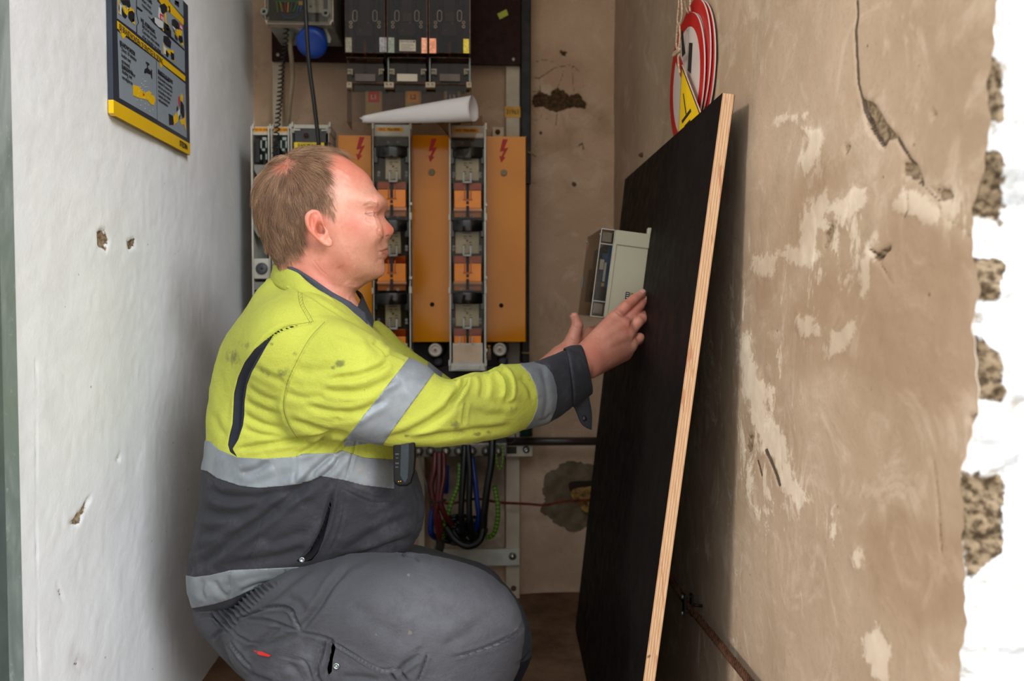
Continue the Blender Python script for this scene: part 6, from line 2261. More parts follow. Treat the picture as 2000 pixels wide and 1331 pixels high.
# density: thin at temples, sideburn, crown and forelock gap
dens = np.clip((poly_sd(qfm, hair_poly) + 2) / 12, .08, 1)
dens *= 1 - .85 * np.exp(-(((qf - np.array([546, 325])) / np.array([24, 11])) ** 2).sum(1))
side_ = np.clip((qfm[:, 0] - 628) / 20, 0, 1) * np.clip((qfm[:, 1] - 335) / 20, 0, 1)
dens *= 1 - .40 * side_
gap = region([(0, 0)], 1) if False else np.clip(poly_sd(qfm, [(634, 303), (655, 300), (690, 316), (716, 334), (712, 350), (660, 350), (640, 345)]) / 6 + .5, 0, 1)
dens *= 1 - .93 * gap * (ctr[:, 1] < YH + .0)
prob = ar * dens; prob /= prob.sum()
NHAIR = 21000
pick = RNG.choice(len(fa), NHAIR, p=prob)
w4 = RNG.dirichlet((1, 1, 1, 1), NHAIR)
root = (V[fa[pick]] * w4[:, :, None]).sum(1)
nr = nrm_f[pick]; nr /= np.linalg.norm(nr, axis=1)[:, None]
rq = proj(np.stack([root[:, 0], 2 * YH - np.maximum(root[:, 1], 2 * YH - root[:, 1]), root[:, 2]], -1))
# combing directions given at places on the head (photo px) as (dx, dy down)
guide = [((545, 318), (-.5, -.1)), ((520, 340), (-.6, .6)), ((505, 380), (-.15, 1)), ((510, 430), (.15, 1)), ((530, 480), (.45, 1)), ((560, 500), (.6, .8)), ((590, 480), (.5, 1)), ((560, 430), (.12, 1)), ((560, 380), (.15, 1)), ((590, 360), (.5, .9)),
         ((570, 330), (.7, .5)), ((600, 310), (1, .15)), ((630, 300), (1, .25)), ((620, 330), (.9, .6)), ((625, 360), (.6, 1)), ((640, 400), (.35, 1)), ((650, 425), (.1, 1)), ((600, 400), (.4, 1)), ((660, 300), (1, .45)), ((700, 318), (.9, .6)), ((580, 296), (1, -.1)), ((550, 345), (-.1, .9)), ((580, 455), (.3, 1))]
gp_ = np.array([g[0] for g in guide], float); gd = np.array([g[1] for g in guide], float)
gd /= np.linalg.norm(gd, axis=1)[:, None]
dd_ = ((rq[:, None, :] - gp_[None]) ** 2).sum(2)
ww = 1 / (dd_ + 60) ** 1.5
dirp = (ww[:, :, None] * gd[None]).sum(1); dirp /= np.linalg.norm(dirp, axis=1)[:, None]
clump = np.stack([vnoise(root, 90, 31), vnoise(root, 90, 32)], -1) * .42 + RNG.normal(size=(NHAIR, 2)) * .16
dirp = dirp + clump
far_ = root[:, 1] > YH
D3 = np.stack([dirp[:, 0], RNG.normal(size=NHAIR) * .18 + vnoise(root, 70, 33) * .25, -dirp[:, 1]], -1)
D3 = D3 - nr * (D3 * nr).sum(1)[:, None]
D3 /= np.linalg.norm(D3, axis=1)[:, None] + 1e-9
L = np.where((rq[:, 1] < 335) & (rq[:, 0] > 560), .026, .022)
L = np.where((rq[:, 0] > 625) & (rq[:, 1] > 350), .011, L)
L = np.where(rq[:, 1] > 470, .015, L)
L = L * RNG.uniform(.65, 1.15, NHAIR)
lift = np.where((rq[:, 1] < 345), .34, .22) + RNG.uniform(-.06, .16, NHAIR) + .12 * vnoise(root, 80, 35)
lift = np.where((rq[:, 0] > 625) & (rq[:, 1] > 350), .10, lift)
SEG = 5
pts_ = []
for k in range(SEG + 1):
    t = k / SEG
    p = root + D3 * (L * t)[:, None] + nr * (L * lift * (1.1 * t - .75 * t * t) * 1.3)[:, None]
    # gravity bend and follow the curved skull
    p[:, 2] -= .10 * L * t * t
    cen = at(600, 400, YH)
    if k:
        inn = head2(p) if False else None
    pts_.append(p)
# keep strands outside the skull
for k in range(1, SEG + 1):
    d_ = body(pts_[k])
    push = np.maximum(.0012 + .0016 * (k / SEG) * (1 + lift) - d_, 0)
    rad_ = pts_[k] - at(600, 420, YH); rad_ /= np.linalg.norm(rad_, axis=1)[:, None]
    pts_[k] = pts_[k] + rad_ * np.minimum(push, .02)[:, None]
rw = RNG.uniform(.00013, .00026, NHAIR)
Vh = np.empty((NHAIR, SEG + 1, 3, 3), np.float32)
tg_ = pts_[-1] - pts_[0]; tg_ /= np.linalg.norm(tg_, axis=1)[:, None]
ua = np.cross(tg_, nr); ua /= np.linalg.norm(ua, axis=1)[:, None] + 1e-9; ub = np.cross(tg_, ua)
for k in range(SEG + 1):
    r = rw * (1 - .7 * (k / SEG) ** 2)
    for j in range(3):
        an = 2 * pi * j / 3
        Vh[:, k, j] = pts_[k] + r[:, None] * (cos(an) * ua + sin(an) * ub)
base = (np.arange(NHAIR) * (SEG + 1) * 3)[:, None, None]
kk = np.arange(SEG)[None, :, None]; jj = np.arange(3)[None, None, :]
j2 = (jj + 1) % 3
Fh = np.stack([base + kk * 3 + jj, base + kk * 3 + j2, base + (kk + 1) * 3 + j2, base + (kk + 1) * 3 + jj], -1).reshape(-1, 4)
tone = np.clip(.47 + .30 * side_[pick] + .34 * vnoise(root, 120, 41) + RNG.normal(size=NHAIR) * .22, 0, 1)
hair = rawmesh('hair', Vh.reshape(-1, 3), Fh, HAIRM, person, True, {'tone': np.repeat(tone, (SEG + 1) * 3)})
hair['kind'] = 'stuff'
# faint eyebrow and lashes
nb_ = 60
eb = []
rr_ = MB()
for k in range(nb_):
    t = RNG.uniform(); px = 706 + 32 * t; py = 402 - 7 * sin(pi * t * .8) + RNG.normal() * 1.6
    m = np.argmin(((Q - np.array([px, py])) ** 2).sum(1) + (V[:, 1] > YH - .01) * 1e6)
    p = V[m]; n_v = BODYN[m]
    dvec = np.array([.8, 0, .35 - .9 * t]); dvec -= n_v * (dvec @ n_v); dvec /= np.linalg.norm(dvec)
    rr_.tube([p - n_v * .0002, p + dvec * .003 + n_v * .0008, p + dvec * .006 + n_v * .0008], [.00012, .0001, .00004], 3, False)
for k in range(0):
    t = k / 25; px = 714 + 17 * t; py = 417.6 - 1.8 * t
    m = np.argmin(((Q - np.array([px, py])) ** 2).sum(1) + (V[:, 1] > YH - .01) * 1e6)
    p = V[m]; n_v = BODYN[m]
    rr_.tube([p - n_v * .0005, p + n_v * .003 + np.array([.0015, 0, -.0016]), p + n_v * .005 + np.array([.004, 0, -.0012])], [.00011, .00009, .00003], 3, False)
bl = rr_.build('eyebrow_hair', M('pale_brow_hair', (186, 146, 116), .5, 0, .1, 50, 0), person)
bl['kind'] = 'stuff'
# ------------------------------------------------------------------ work jacket and trousers
C2 = lambda l: [(380 + a / 3.169, 500 + b / 3.169) for a, b in l]
C3 = lambda l: [(380 + a / 3.328, 840 + b / 3.328) for a, b in l]
C5 = lambda l: [(660 + a / 3.846, 640 + b / 3.846) for a, b in l]
C6 = lambda l: [(360 + a / 2.778, 1000 + b / 2.778) for a, b in l]
YT = 1.50
TORSO = [(534, 541), (520, 552), (502, 574), (484, 604), (462, 634), (444, 664), (430, 700), (421, 740), (415, 790), (413, 830), (411, 862), (407, 900), (404, 935), (402, 960), (397, 990), (391, 1022),
         (383, 1062), (376, 1096), (371.5, 1128), (374, 1155), (382, 1188), (420, 1196), (480, 1180), (560, 1150), (640, 1120), (720, 1100), (786, 1078), (812, 1056), (824, 1028), (829, 998), (827, 968),
         (818, 940), (806, 910), (800, 870), (806, 820), (820, 770), (812, 720), (790, 692), (766, 674), (746, 662), (726, 654), (700, 641), (672, 628), (648, 612), (610, 584), (570, 556)]
ARM = [(655, 622), (690, 636), (721, 654), (742, 669), (764, 686), (790, 697), (808, 704), (830, 715), (848, 729), (864, 739), (880, 742.5), (898, 736), (918, 729), (948, 727), (968, 718), (990, 713), (1015, 711.5),
       (1042, 709), (1062, 702), (1085, 693), (1105, 685), (1122, 690), (1133, 712), (1136, 738), (1130, 764), (1120, 789), (1100, 806), (1075, 822), (1050, 831), (1020, 840), (985, 851), (950, 860), (900, 867), (850, 870), (800, 868),
       (756, 868), (722, 863), (690, 858), (650, 858), (600, 858), (560, 840), (535, 780), (545, 700), (580, 640), (615, 620)]
YA = lambda px: float(np.interp(px, [540, 620, 720, 880, 1000, 1080, 1136], [1.375, 1.355, 1.335, 1.37, 1.43, 1.50, 1.545]))
FARM = [(730, 628), (757, 640), (782, 664), (806, 686), (836, 706), (860, 725), (900, 750), (960, 762), (1020, 742), (1060, 716), (1085, 700), (1096, 716), (1080, 750), (1040, 790), (980, 826), (920, 842), (860, 830), (800, 790), (740, 740), (700, 690)]
YFA = lambda px: float(np.interp(px, [700, 860, 960, 1096], [1.66, 1.70, 1.73, 1.745]))
torso = Puff(TORSO, YT, .86, h=.004, maxw=.205)
arm = Puff(ARM, 1.36, .80, h=.003, maxw=.082, yfun=YA)
farm = Puff(FARM, 1.70, .80, h=.003, maxw=.075, yfun=YFA)
SHB = at(655, 700, 1.42)


def jacket_f(P):
    d = torso(P)
    # chest, shoulders and shoulder blades
    d = smin(d, ell(P, at(600, 690, 1.42), (.10, .12, .10)), .05)
    d = smin(d, ell(P, at(640, 700, 1.60), (.10, .12, .10)), .05)
    a = arm(P)
    b = farm(P)
    d = smin(d, b, .012)
    return smin(d, a, .008)


lo = (at(360, 700, YT)[0] - .02, 1.22, at(400, 1200, YT)[2] - .02)
hi = (at(1140, 700, 1.56)[0] + .02, 1.86, at(560, 530, YT)[2] + .03)
V, F = sculpt(jacket_f, lo, hi, .0025)
V = relax(V, F, 3, .5)
sleeve0 = np.where(V[:, 1] < 1.62, torso(V) - arm(V), -.05)
nearside = lambda V: V[:, 1] < 1.60
jstrokes = [
    (C2([(805, 410), (720, 500), (660, 600), (610, 700), (575, 780), (553, 880), (553, 960), (580, 1040), (632, 1125)]), 1.3, 1.3, .5),
    (C2([(640, 230), (652, 300), (690, 370), (715, 412)]), 1.3, .7, .3), (C2([(665, 235), (675, 300), (710, 360), (735, 405)]), 1.3, .7, .3),
    (C2([(735, 408), (660, 420), (560, 440), (480, 492), (400, 560)]), 1.6, 1.0, .6),
    (C2([(540, 150), (600, 190), (700, 240), (820, 310), (930, 380), (1020, 430)]), 2.0, 1.6, .5),
    (C2([(820, 770), (930, 752), (1030, 738), (1150, 690), (1200, 650)]), 5, 3.0, 1.5), (C2([(800, 830), (900, 848), (1020, 850), (1130, 828)]), 6, 2.6, 1.2),
    (C2([(680, 920), (820, 960), (960, 972), (1090, 950)]), 6, 2.6, 1.2), (C2([(600, 1015), (700, 1050), (800, 1085), (950, 1108)]), 6, 3.5, 1.5),
    (C2([(1110, 530), (1150, 560), (1182, 600), (1192, 625)]), 3, 3.5, 1.2), (C2([(1180, 602), (1240, 608), (1310, 640)]), 3.5, 2, 1), (C2([(960, 440), (1040, 480), (1110, 540)]), 6, 1.6, .8),
    (C2([(840, 480), (960, 500), (1080, 540), (1160, 590)]), 8, 1.4, .8),
    (C2([(560, 850), (680, 880), (800, 872)]), 6, 1.6, .8), (C2([(620, 700), (740, 720), (880, 690)]), 9, 1.4, .8),
    (C2([(850, 1010), (960, 1010), (1060, 980)]), 5, 1.5, .8),
    (C2([(635, 1132), (740, 1125), (860, 1112), (950, 1122)]), 4.0, 6.0, .5),
    (C2([(270, 1200), (420, 1170), (560, 1150), (700, 1128)]), 5, 3.6, 1.6), (C2([(640, 1232), (740, 1185), (800, 1140), (850, 1125)]), 5, 3.8, 1.6), (C2([(860, 1232), (905, 1190), (945, 1140)]), 4, 3.4, 1.4),
    (C2([(330, 810), (420, 868), (520, 900)]), 5, 1.3, .7), (C2([(320, 900), (420, 950), (545, 985)]), 5, 1.5, .8), (C2([(310, 985), (420, 1040), (550, 1075)]), 5, 1.7, .8), (C2([(300, 1070), (420, 1110), (560, 1120)]), 5, 1.6, .8),
    (C2([(360, 690), (450, 740), (560, 790)]), 6, 1.2, .6), (C2([(120, 980), (150, 1060), (200, 1120)]), 7, 1.2, .6), (C2([(130, 760), (180, 640), (260, 520)]), 10, 1.0, .5),
    # dark stretch pleat on the back
    (C2([(640, 428), (560, 446), (495, 480), (440, 535), (385, 600), (335, 680), (300, 760), (280, 860), (272, 960), (265, 1060), (240, 1140), (222, 1200)]), 4.6, 4.6, 1.2),
    # forearm
    (C5([(955, 372), (948, 420), (920, 470), (880, 520), (830, 575)]), 4.5, 6.0, 3.0), (C5([(870, 392), (915, 372), (960, 348), (1040, 340)]), 4, 3.4, 1.4),
    (C5([(1215, 320), (1262, 365), (1282, 430), (1280, 500), (1262, 550)]), 4.2, 6.0, 3.0), (C5([(1120, 330), (1180, 302), (1235, 318)]), 4, 3.5, 1.5),
    (C5([(345, 850), (500, 805), (650, 735), (800, 645), (900, 545)]), 7, 3.2, 1.6), (C5([(450, 845), (700, 822), (950, 785), (1150, 762), (1300, 740)]), 6, 2.6, 1.4), (C5([(962, 560), (948, 640), (940, 725)]), 3.2, 2.4, 1.2),
    (C5([(1085, 350), (1100, 440), (1078, 530)]), 6, 3.2, 1.6), (C5([(1375, 370), (1440, 450), (1462, 540)]), 5, 2, 1), (C5([(700, 690), (820, 600), (880, 500), (900, 420)]), 6, 2.0, 1.2),
    (C5([(0, 480), (150, 470), (330, 420), (440, 360)]), 6, 2.2, 1.2), (C5([(0, 640), (100, 640), (240, 600), (360, 540)]), 6, 1.8, 1),
    (C5([(1180, 540), (1240, 580), (1330, 560)]), 6, 1.6, .8), (C5([(1010, 620), (1120, 660), (1260, 650)]), 7, 1.6, 1),
    (C5([(1500, 700), (1560, 690), (1600, 640)]), 3, 1.2, .6), (C5([(1530, 300), (1560, 420), (1570, 560), (1540, 700)]), 5, 1.0, .5),
    # lower jacket
    (C3([(0, 905), (100, 825), (250, 705), (430, 585), (560, 485), (700, 385), (800, 312)]), 8, 6, 3.6), (C3([(90, 372), (200, 432), (400, 442), (600, 400), (740, 342)]), 8, 3.6, 2), (C3([(62, 520), (200, 560), (360, 515), (480, 450)]), 9, 3.8, 2),
    (C3([(40, 682), (160, 655), (330, 575), (500, 470)]), 9, 3.2, 1.8), (C3([(10, 800), (120, 740), (240, 660)]), 7, 2.6, 1.4), (C3([(340, 862), (400, 742), (440, 580)]), 1.3, 1.0, .4), (C3([(200, 890), (400, 855), (620, 805), (720, 775)]), 9, 3.4, 2),
    (C3([(480, 760), (620, 700), (740, 660)]), 9, 1.8, 1), (C3([(520, 560), (640, 520), (780, 450)]), 10, 1.8, 1),
    (C3([(896, 420), (872, 520), (838, 640), (792, 735), (742, 805), (690, 850)]), 4.2, 8, 2), (C3([(930, 330), (912, 400), (896, 424)]), 1.5, 1.2, .4), (C3([(985, 440), (968, 560), (930, 680), (880, 790)]), 2, 1.2, .8), (C3([(940, 340), (935, 480), (915, 600), (860, 740)]), 2, .9, .6),
    (C3([(962, 382), (1060, 432), (1150, 468), (1280, 466)]), 1.3, 1.3, .5), (C3([(962, 360), (1080, 408), (1180, 440), (1285, 436)]), 1.3, 1.1, .5),
    (C3([(1420, 560), (1220, 640), (1060, 740), (950, 790)]), 9, 3.6, 2.2), (C3([(1440, 690), (1250, 762), (1100, 805), (900, 850)]), 8, 4.2, 2), (C3([(1380, 440), (1260, 540), (1120, 600)]), 9, 2, 1.2),
    (C3([(1430, 372), (1462, 480), (1456, 580), (1440, 640), (1405, 710)]), 2.6, 4.5, 1.2),
    (C3([(662, 170), (656, 260), (646, 360)]), 1.4, 1.2, .4), (C3([(1055, 70), (1030, 150), (985, 322)]), 1.6, 1.4, .6), (C3([(690, 352), (760, 282), (850, 202), (905, 160)]), 6, 3.4, 1.6), (C3([(490, 205), (400, 262), (290, 285)]), 7, 2.4, 1.4),
    (C3([(800, 330), (900, 240), (960, 150)]), 6, 2.6, 1.6), (C3([(240, 905), (226, 980), (236, 1095)]), 1.5, 1.5, .6), (C3([(592, 897), (586, 940), (570, 982)]), 1.5, 1.5, .6), (C3([(60, 975), (46, 1040), (72, 1110)]), 5, 2.2, 1.2), (C3([(130, 980), (160, 1040), (210, 1085)]), 5, 2.0, 1.2), (C3([(300, 1060), (400, 1010), (500, 990)]), 5, 2.4, 1.2),
]
V = folds(V, F, jstrokes, side=nearside, amp=1.5)
# soft unevenness of worn cloth
N = vnormals(V, F)
wr = .0013 * vnoise(V * np.array([1, 1, 1.4]), 16, 51) + .0008 * vnoise(V, 34, 52) + .00035 * vnoise(V, 80, 53)
V = V + N * wr[:, None]
N = vnormals(V, F)
Q = proj(V)
sleeve = sleeve0 * 900.0           # rough pixels, positive on the near sleeve
farsl = np.minimum((torso(V) - farm(V)) * 900.0, (V[:, 1] - 1.60) * 900)
big = lambda pts: poly_sd(Q, pts)


def strip(left, right):
    return big(list(left) + list(right)[::-1])


band1 = np.minimum(strip([(802, 696), (796.5, 702.4), (678, 854.5), (672, 862), (672, 880)], [(852, 720), (847, 730), (761, 848), (745, 872), (740, 885)]), sleeve + 14)
band2 = np.minimum(strip([(1012, 700), (1017.5, 714), (1034, 731), (1045, 752), (1050, 775), (1049, 796), (1040, 819), (1027, 838), (1024, 850)],
                         [(1040, 700), (1044, 709), (1066, 715), (1079, 731), (1086, 754), (1088, 775), (1085, 799), (1075, 822), (1072, 840)]), sleeve + 14)
dark_sl = np.minimum(strip([(1040, 700), (1044, 709), (1066, 715), (1079, 731), (1086, 754), (1088, 775), (1085, 799), (1075, 822), (1072, 840)], [(1180, 660), (1180, 720), (1180, 780), (1180, 840)]), sleeve + 14)
fband = np.minimum(strip([(838, 700), (832, 730), (820, 800)], [(866, 715), (862, 740), (850, 820)]), farsl + 6)
fdark = np.minimum(strip([(1015, 690), (1015, 860)], [(1160, 690), (1160, 860)]), farsl + 6)
top_line = [(340, 850), (411.5, 863), (428, 879), (464, 894), (515, 896.5), (578, 892.6), (590, 887.5), (656, 885), (668, 880), (710, 894), (767.6, 898.6), (840, 899), (900, 899)]
bot_line = [(340, 905), (406, 921), (425, 934.7), (470, 949.7), (506, 953.6), (560, 949), (584, 945), (608, 939), (625, 930), (673, 938.6), (707.5, 948), (766, 955), (840, 956), (900, 956)]
chest = np.minimum(big(top_line + bot_line[::-1]), -sleeve)
chest = np.minimum(chest, np.where(V[:, 1] < 1.62, 769.0 - Q[:, 0], 900))
hem = np.minimum(big([(340, 1120), (380, 1127.6), (410, 1124), (452, 1114), (557, 1109.5), (608, 1107), (549, 1135), (486, 1155), (448, 1171), (419, 1180), (383, 1187), (340, 1192)]), -sleeve)
lower = np.minimum(big([(340, 850)] + top_line[1:-2] + [(769, 898), (769, 840), (900, 840), (900, 1250), (340, 1250)]), -sleeve)
lower = np.minimum(lower, -farsl)
pleat = np.minimum(big(C2([(668, 423), (600, 436), (540, 454), (500, 475), (440, 520), (370, 580), (310, 660), (270, 750), (245, 850), (240, 950), (235, 1040), (215, 1120), (207, 1170), (220, 1215), (265, 1247),
                           (235, 1195), (270, 1140), (300, 1050), (308, 990), (310, 900), (325, 800), (355, 720), (400, 640), (450, 550), (490, 492), (560, 458), (620, 440)])), np.where(V[:, 1] < 1.5, 60., -60.))


def cloth(name, col, dirt=(120, 112, 70), weave=900, wear=None, rough=.85, sheen=.04, bumpk=.35, thread=(90, 92, 40)):
    s = NT(name)
    n1 = s.noise(6, 5, .6)
    n2 = s.noise(40, 5, .65)
    c0 = lin(col); lo_ = tuple(v * .90 for v in c0[:3]) + (1,)
    c = s.mix(s.ramp(n1, .3, .7), lo_, c0)
    if wear:
        c = s.mix(s.ramp(s.noise(9, 6, .7), .5, .75, 0, .5), c, lin(wear))
        c = s.mix(s.math('MULTIPLY', s.attr('wear'), s.ramp(n2, .3, .6, .5, 1)), c, lin(wear))
    st = s.ramp(s.math('ADD', s.attr('stain'), s.math('MULTIPLY', s.math('SUBTRACT', s.noise(55, 6, .75), .5), 1.5)), .32, .8, 0, .75)
    c = s.mix(st, c, lin(dirt))
    c = s.mix(s.attr('grime'), c, lin(dirt))
    c = s.mix(s.ramp(s.math('ABSOLUTE', s.math('SUBTRACT', s.attr('seam'), 20.0)), .25, .95, .7, 0), c, lin(thread))
    n3 = s.noise(weave, 2)
    c = s.mix(s.ramp(n3, .35, .65, 0, .16), c, (0, 0, 0, 1))
    nm = s.bump(s.noise(22, 6, .65, 1.2, (1, 1, 1.8)), .40, .006)
    nm = s.bump(s.noise(70, 5, .6), .40, .0025, nm)
    nm = s.bump(n3, bumpk, .0006, nm)
    s.b.inputs['Sheen Weight'].default_value = sheen
    return s.done(c, rough, 0, nm, .2)


YELM = cloth('high_visibility_yellow_cloth', (186, 190, 76), (92, 94, 58), 1100)
GREYM = cloth('washed_dark_grey_cloth', (53, 53, 58), (110, 104, 98), 1100, (104, 104, 112), thread=(44, 42, 46))
TROUM = cloth('worn_grey_trouser_cloth', (70, 70, 74), (120, 112, 104), 1000, (104, 104, 110), thread=(54, 54, 60))
NAVYM = cloth('dark_navy_stretch_cloth', (40, 42, 52), (60, 60, 64), 1400)
s = NT('grey_reflective_tape')
c = s.mix(s.ramp(s.noise(16, 5, .6), .3, .7), lin((116, 122, 127)), lin((142, 148, 152)))
c = s.mix(s.ramp(s.noise(90, 6, .75), .58, .7, 0, .5), c, lin((176, 160, 140)))
c = s.mix(s.attr('grime'), c, lin((150, 128, 92)))
TAPEM = s.done(c, .5, .25, s.bump(s.noise(700, 2), .3, .0004, s.bump(s.noise(60, 4), .3, .002)), .4)

stain = np.zeros(len(V))


def sb(px, py, rx, ry, k):
    global stain
    stain = np.maximum(stain, k * np.exp(-(((Q - np.array([px, py])) / np.array([rx, ry])) ** 2).sum(1)))


for a in ((664, 710, 13, 10, 1.0), (650, 718, 8, 6, .6), (552, 730, 18, 12, .75), (530, 672, 6, 5, .9), (455, 700, 24, 22, .6), (480, 675, 22, 14, .5), (520, 730, 26, 24, .5), (575, 692, 8, 8, .5), (560, 740, 10, 26, .45), (600, 740, 12, 8, .4),
          (520, 800, 60, 40, .28), (660, 770, 10, 6, .4), (460, 620, 30, 10, .15), (890, 830, 14, 12, .8), (905, 845, 30, 14, .5), (930, 848, 12, 6, .8), (955, 845, 8, 5, .7), (1000, 800, 14, 10, .6), (1020, 780, 20, 16, .4), (1010, 740, 14, 12, .3),
          (700, 835, 14, 8, .4), (795, 852, 8, 4, .7), (1035, 745, 8, 18, .4), (985, 706, 20, 8, .3), (880, 850, 60, 14, .3), (640, 840, 30, 10, .3), (480, 860, 40, 20, .2)):
    sb(*a)
grime = .30 * np.exp(-(((Q - np.array([925, 800])) / np.array([52, 34])) ** 2).sum(1)) + .12 * np.exp(-(((Q - np.array([1000, 820])) / np.array([60, 26])) ** 2).sum(1)) + .10 * np.exp(-(((Q - np.array([500, 740])) / np.array([60, 60])) ** 2).sum(1))
grime = grime + .45 * np.exp(-(((Q - np.array([705, 925])) / np.array([12, 22])) ** 2).sum(1)) * np.clip(.5 + vnoise(V, 160, 60), 0, 1)
wear = np.zeros(len(V))


def signed_lines(Q, lines):
    best = np.full(len(Q), 1e9); out = np.full(len(Q), 99.0)
    for l in lines:
        A = np.array([p[:2] for p in catmull([np.array([a, b, 0.]) for a, b in l], 4)])
        for i in range(len(A) - 1):
            d, t = seg_dist(Q, A[i], A[i + 1])
            dv = A[i + 1] - A[i]
            cr = (dv[0] * (Q[:, 1] - A[i][1]) - dv[1] * (Q[:, 0] - A[i][0])) / (np.hypot(*dv) + 1e-9)
            m = d < best
            best[m] = d[m]
            out[m] = np.where(np.abs(cr[m]) + .5 < d[m], np.where(cr[m] > 0, d[m], -d[m]), cr[m])
    # never let two sides of far-apart lines interpolate through zero
    return np.where(best > 5, 9.0, out)


seam = signed_lines(Q, [jstrokes[0][0], jstrokes[3][0], C2([(640, 230), (652, 300), (690, 370), (715, 412)]), C2([(665, 235), (675, 300), (710, 360), (735, 405)]), C3([(340, 862), (400, 742), (440, 580)]), C3([(930, 330), (912, 400), (896, 424)]),
                        C3([(662, 170), (656, 260), (646, 360)]), C3([(1055, 70), (1030, 150), (985, 322)]), C3([(962, 382), (1060, 432), (1150, 468), (1280, 466)]), C3([(240, 905), (226, 980), (236, 1095)]), C3([(592, 897), (586, 940), (570, 982)])])
seam = np.where(V[:, 1] < 1.5, seam, 9.0) + 20
slit = np.minimum(poly_sd(Q, C3([(896, 424), (866, 510), (835, 610), (795, 700), (750, 790), (700, 830), (660, 850), (690, 866), (760, 850), (800, 800), (838, 710), (866, 600), (884, 510)])), np.where(V[:, 1] < 1.5, 60., -60.))
ATT = {'seam': seam, 'slit': slit, 'V': V, 'N': N, 'stain': stain, 'grime': np.clip(grime, 0, 1), 'wear': wear, 'band1': band1, 'band2': band2, 'dark_sl': dark_sl, 'fband': fband, 'fdark': fdark, 'chest': chest, 'hem': hem, 'lower': lower, 'pleat': pleat}


def cut_off(state, key):
    """take the region where field key is positive out of the state; returns (piece, rest)"""
    A, F_ = state
    out = []
    for keep in (1, -1):
        ex, T = clip(A['V'], F_, A[key] + 1e-6, keep)
        out.append(({k: ex(v) for k, v in A.items()}, T))
    return out


def put(name, state, mat, parent, off=0.0, thick=0):
    A, T = state
    if len(T) == 0:
        return None
    # keep the main piece, drop slivers cut off elsewhere
    lab = np.arange(len(A['V']))
    while True:
        m = lab[T].min(1)
        new = lab.copy()
        for k in range(3):
            np.minimum.at(new, T[:, k], m)
        new = new[new]
        if (new == lab).all():
            break
        lab = new
    fl = lab[T[:, 0]]
    u_, cn_ = np.unique(fl, return_counts=True)
    tot = cn_.sum(); main = u_[cn_.argmax()]
    big_ = [u for u, n_ in zip(u_, cn_) if n_ > .03 * tot and u != main]
    T0 = T
    T = T0[(fl == main)] if (name != 'jacket' and name != 'trousers') else T0[~np.isin(fl, big_)]
    A0 = A
    used, inv = np.unique(T, return_inverse=True)
    A = {k: v[used] for k, v in A.items()}; T = inv.reshape(-1, 3).astype(np.int32)
    o = rawmesh(name, A['V'] + A['N'] * off, T, mat, parent, True, {k: A[k] for k in ('stain', 'grime', 'wear', 'seam')})
    if thick:
        m = o.modifiers.new('thick', 'SOLIDIFY'); m.thickness = thick; m.offset = -1
    if name == 'jacket':
        for u in big_:
            Tu = T0[fl == u]
            used, inv = np.unique(Tu, return_inverse=True)
            rawmesh('sleeve', A0['V'][used], inv.reshape(-1, 3).astype(np.int32), mat, o, True, {k: A0[k][used] for k in ('stain', 'grime', 'wear', 'seam')})
    return o


st = (ATT, F)
rest = st
pieces = {}
for key in ('band1', 'band2', 'dark_sl', 'fband', 'fdark', 'chest', 'hem', 'pleat', 'slit', 'lower'):
    pieces[key], rest = cut_off(rest, key)
jacket = put('jacket', rest, YELM, person)
for key, nm_, mt, off in (('band1', 'reflective_band', TAPEM, .0009), ('band2', 'reflective_band', TAPEM, .0009), ('fband', 'reflective_band', TAPEM, .0009), ('chest', 'reflective_band', TAPEM, .0010), ('hem', 'reflective_band', TAPEM, .0010),
                          ('dark_sl', 'dark_sleeve_end', GREYM, 0), ('fdark', 'dark_sleeve_end', GREYM, 0), ('pleat', 'stretch_pleat', NAVYM, -.001), ('slit', 'pocket_opening', cloth('black_pocket_lining', (20, 20, 24), (30, 30, 34)), -.002), ('lower', 'grey_lower_part', GREYM, 0)):
    put(nm_, pieces[key], mt, jacket, off, .0012 if off > 0 else 0)


# ---- cuff: an open tube turned towards the hand, with its loose tab
def cuff(seam, end, ymid, mat, parent, nm='cuff', flare=1.0):
    (a0, b0), (a1, b1) = seam, end
    R = []
    for t in np.linspace(0, 1, 9):
        p = at(a0[0] * (1 - t) + a1[0] * t, a0[1] * (1 - t) + a1[1] * t, ymid[0] * (1 - t) + ymid[1] * t)
        q = at(b0[0] * (1 - t) + b1[0] * t, b0[1] * (1 - t) + b1[1] * t, ymid[0] * (1 - t) + ymid[1] * t)
        c_ = (p + q) / 2; u = (p - q) / 2; ru = np.linalg.norm(u)
        ax = np.cross(u / ru, [0, 1, 0]); ax /= np.linalg.norm(ax)
        w = np.array([0, 1, 0]) * .92
        bulge = 1 + .03 * sin(pi * t)
        R.append([c_ + bulge * (u * cos(an) + w * ru * .88 * sin(an)) for an in np.linspace(0, 2 * pi, 48, endpoint=False)])
    V, F_ = [], []
    n = 48
    for r in R:
        V += r
    V = np.array(V)
    for i in range(len(R) - 1):
        for j in range(n):
            k = (j + 1) % n
            F_.append((i * n + j, i * n + k, (i + 1) * n + k, (i + 1) * n + j))
    V += .0008 * np.stack([vnoise(V, 40, 3), vnoise(V, 40, 4), vnoise(V, 40, 5)], -1)
    o = rawmesh(nm, V, np.array(F_), mat, parent, True)
    m = o.modifiers.new('thick', 'SOLIDIFY'); m.thickness = .0035; m.offset = -1
    return o


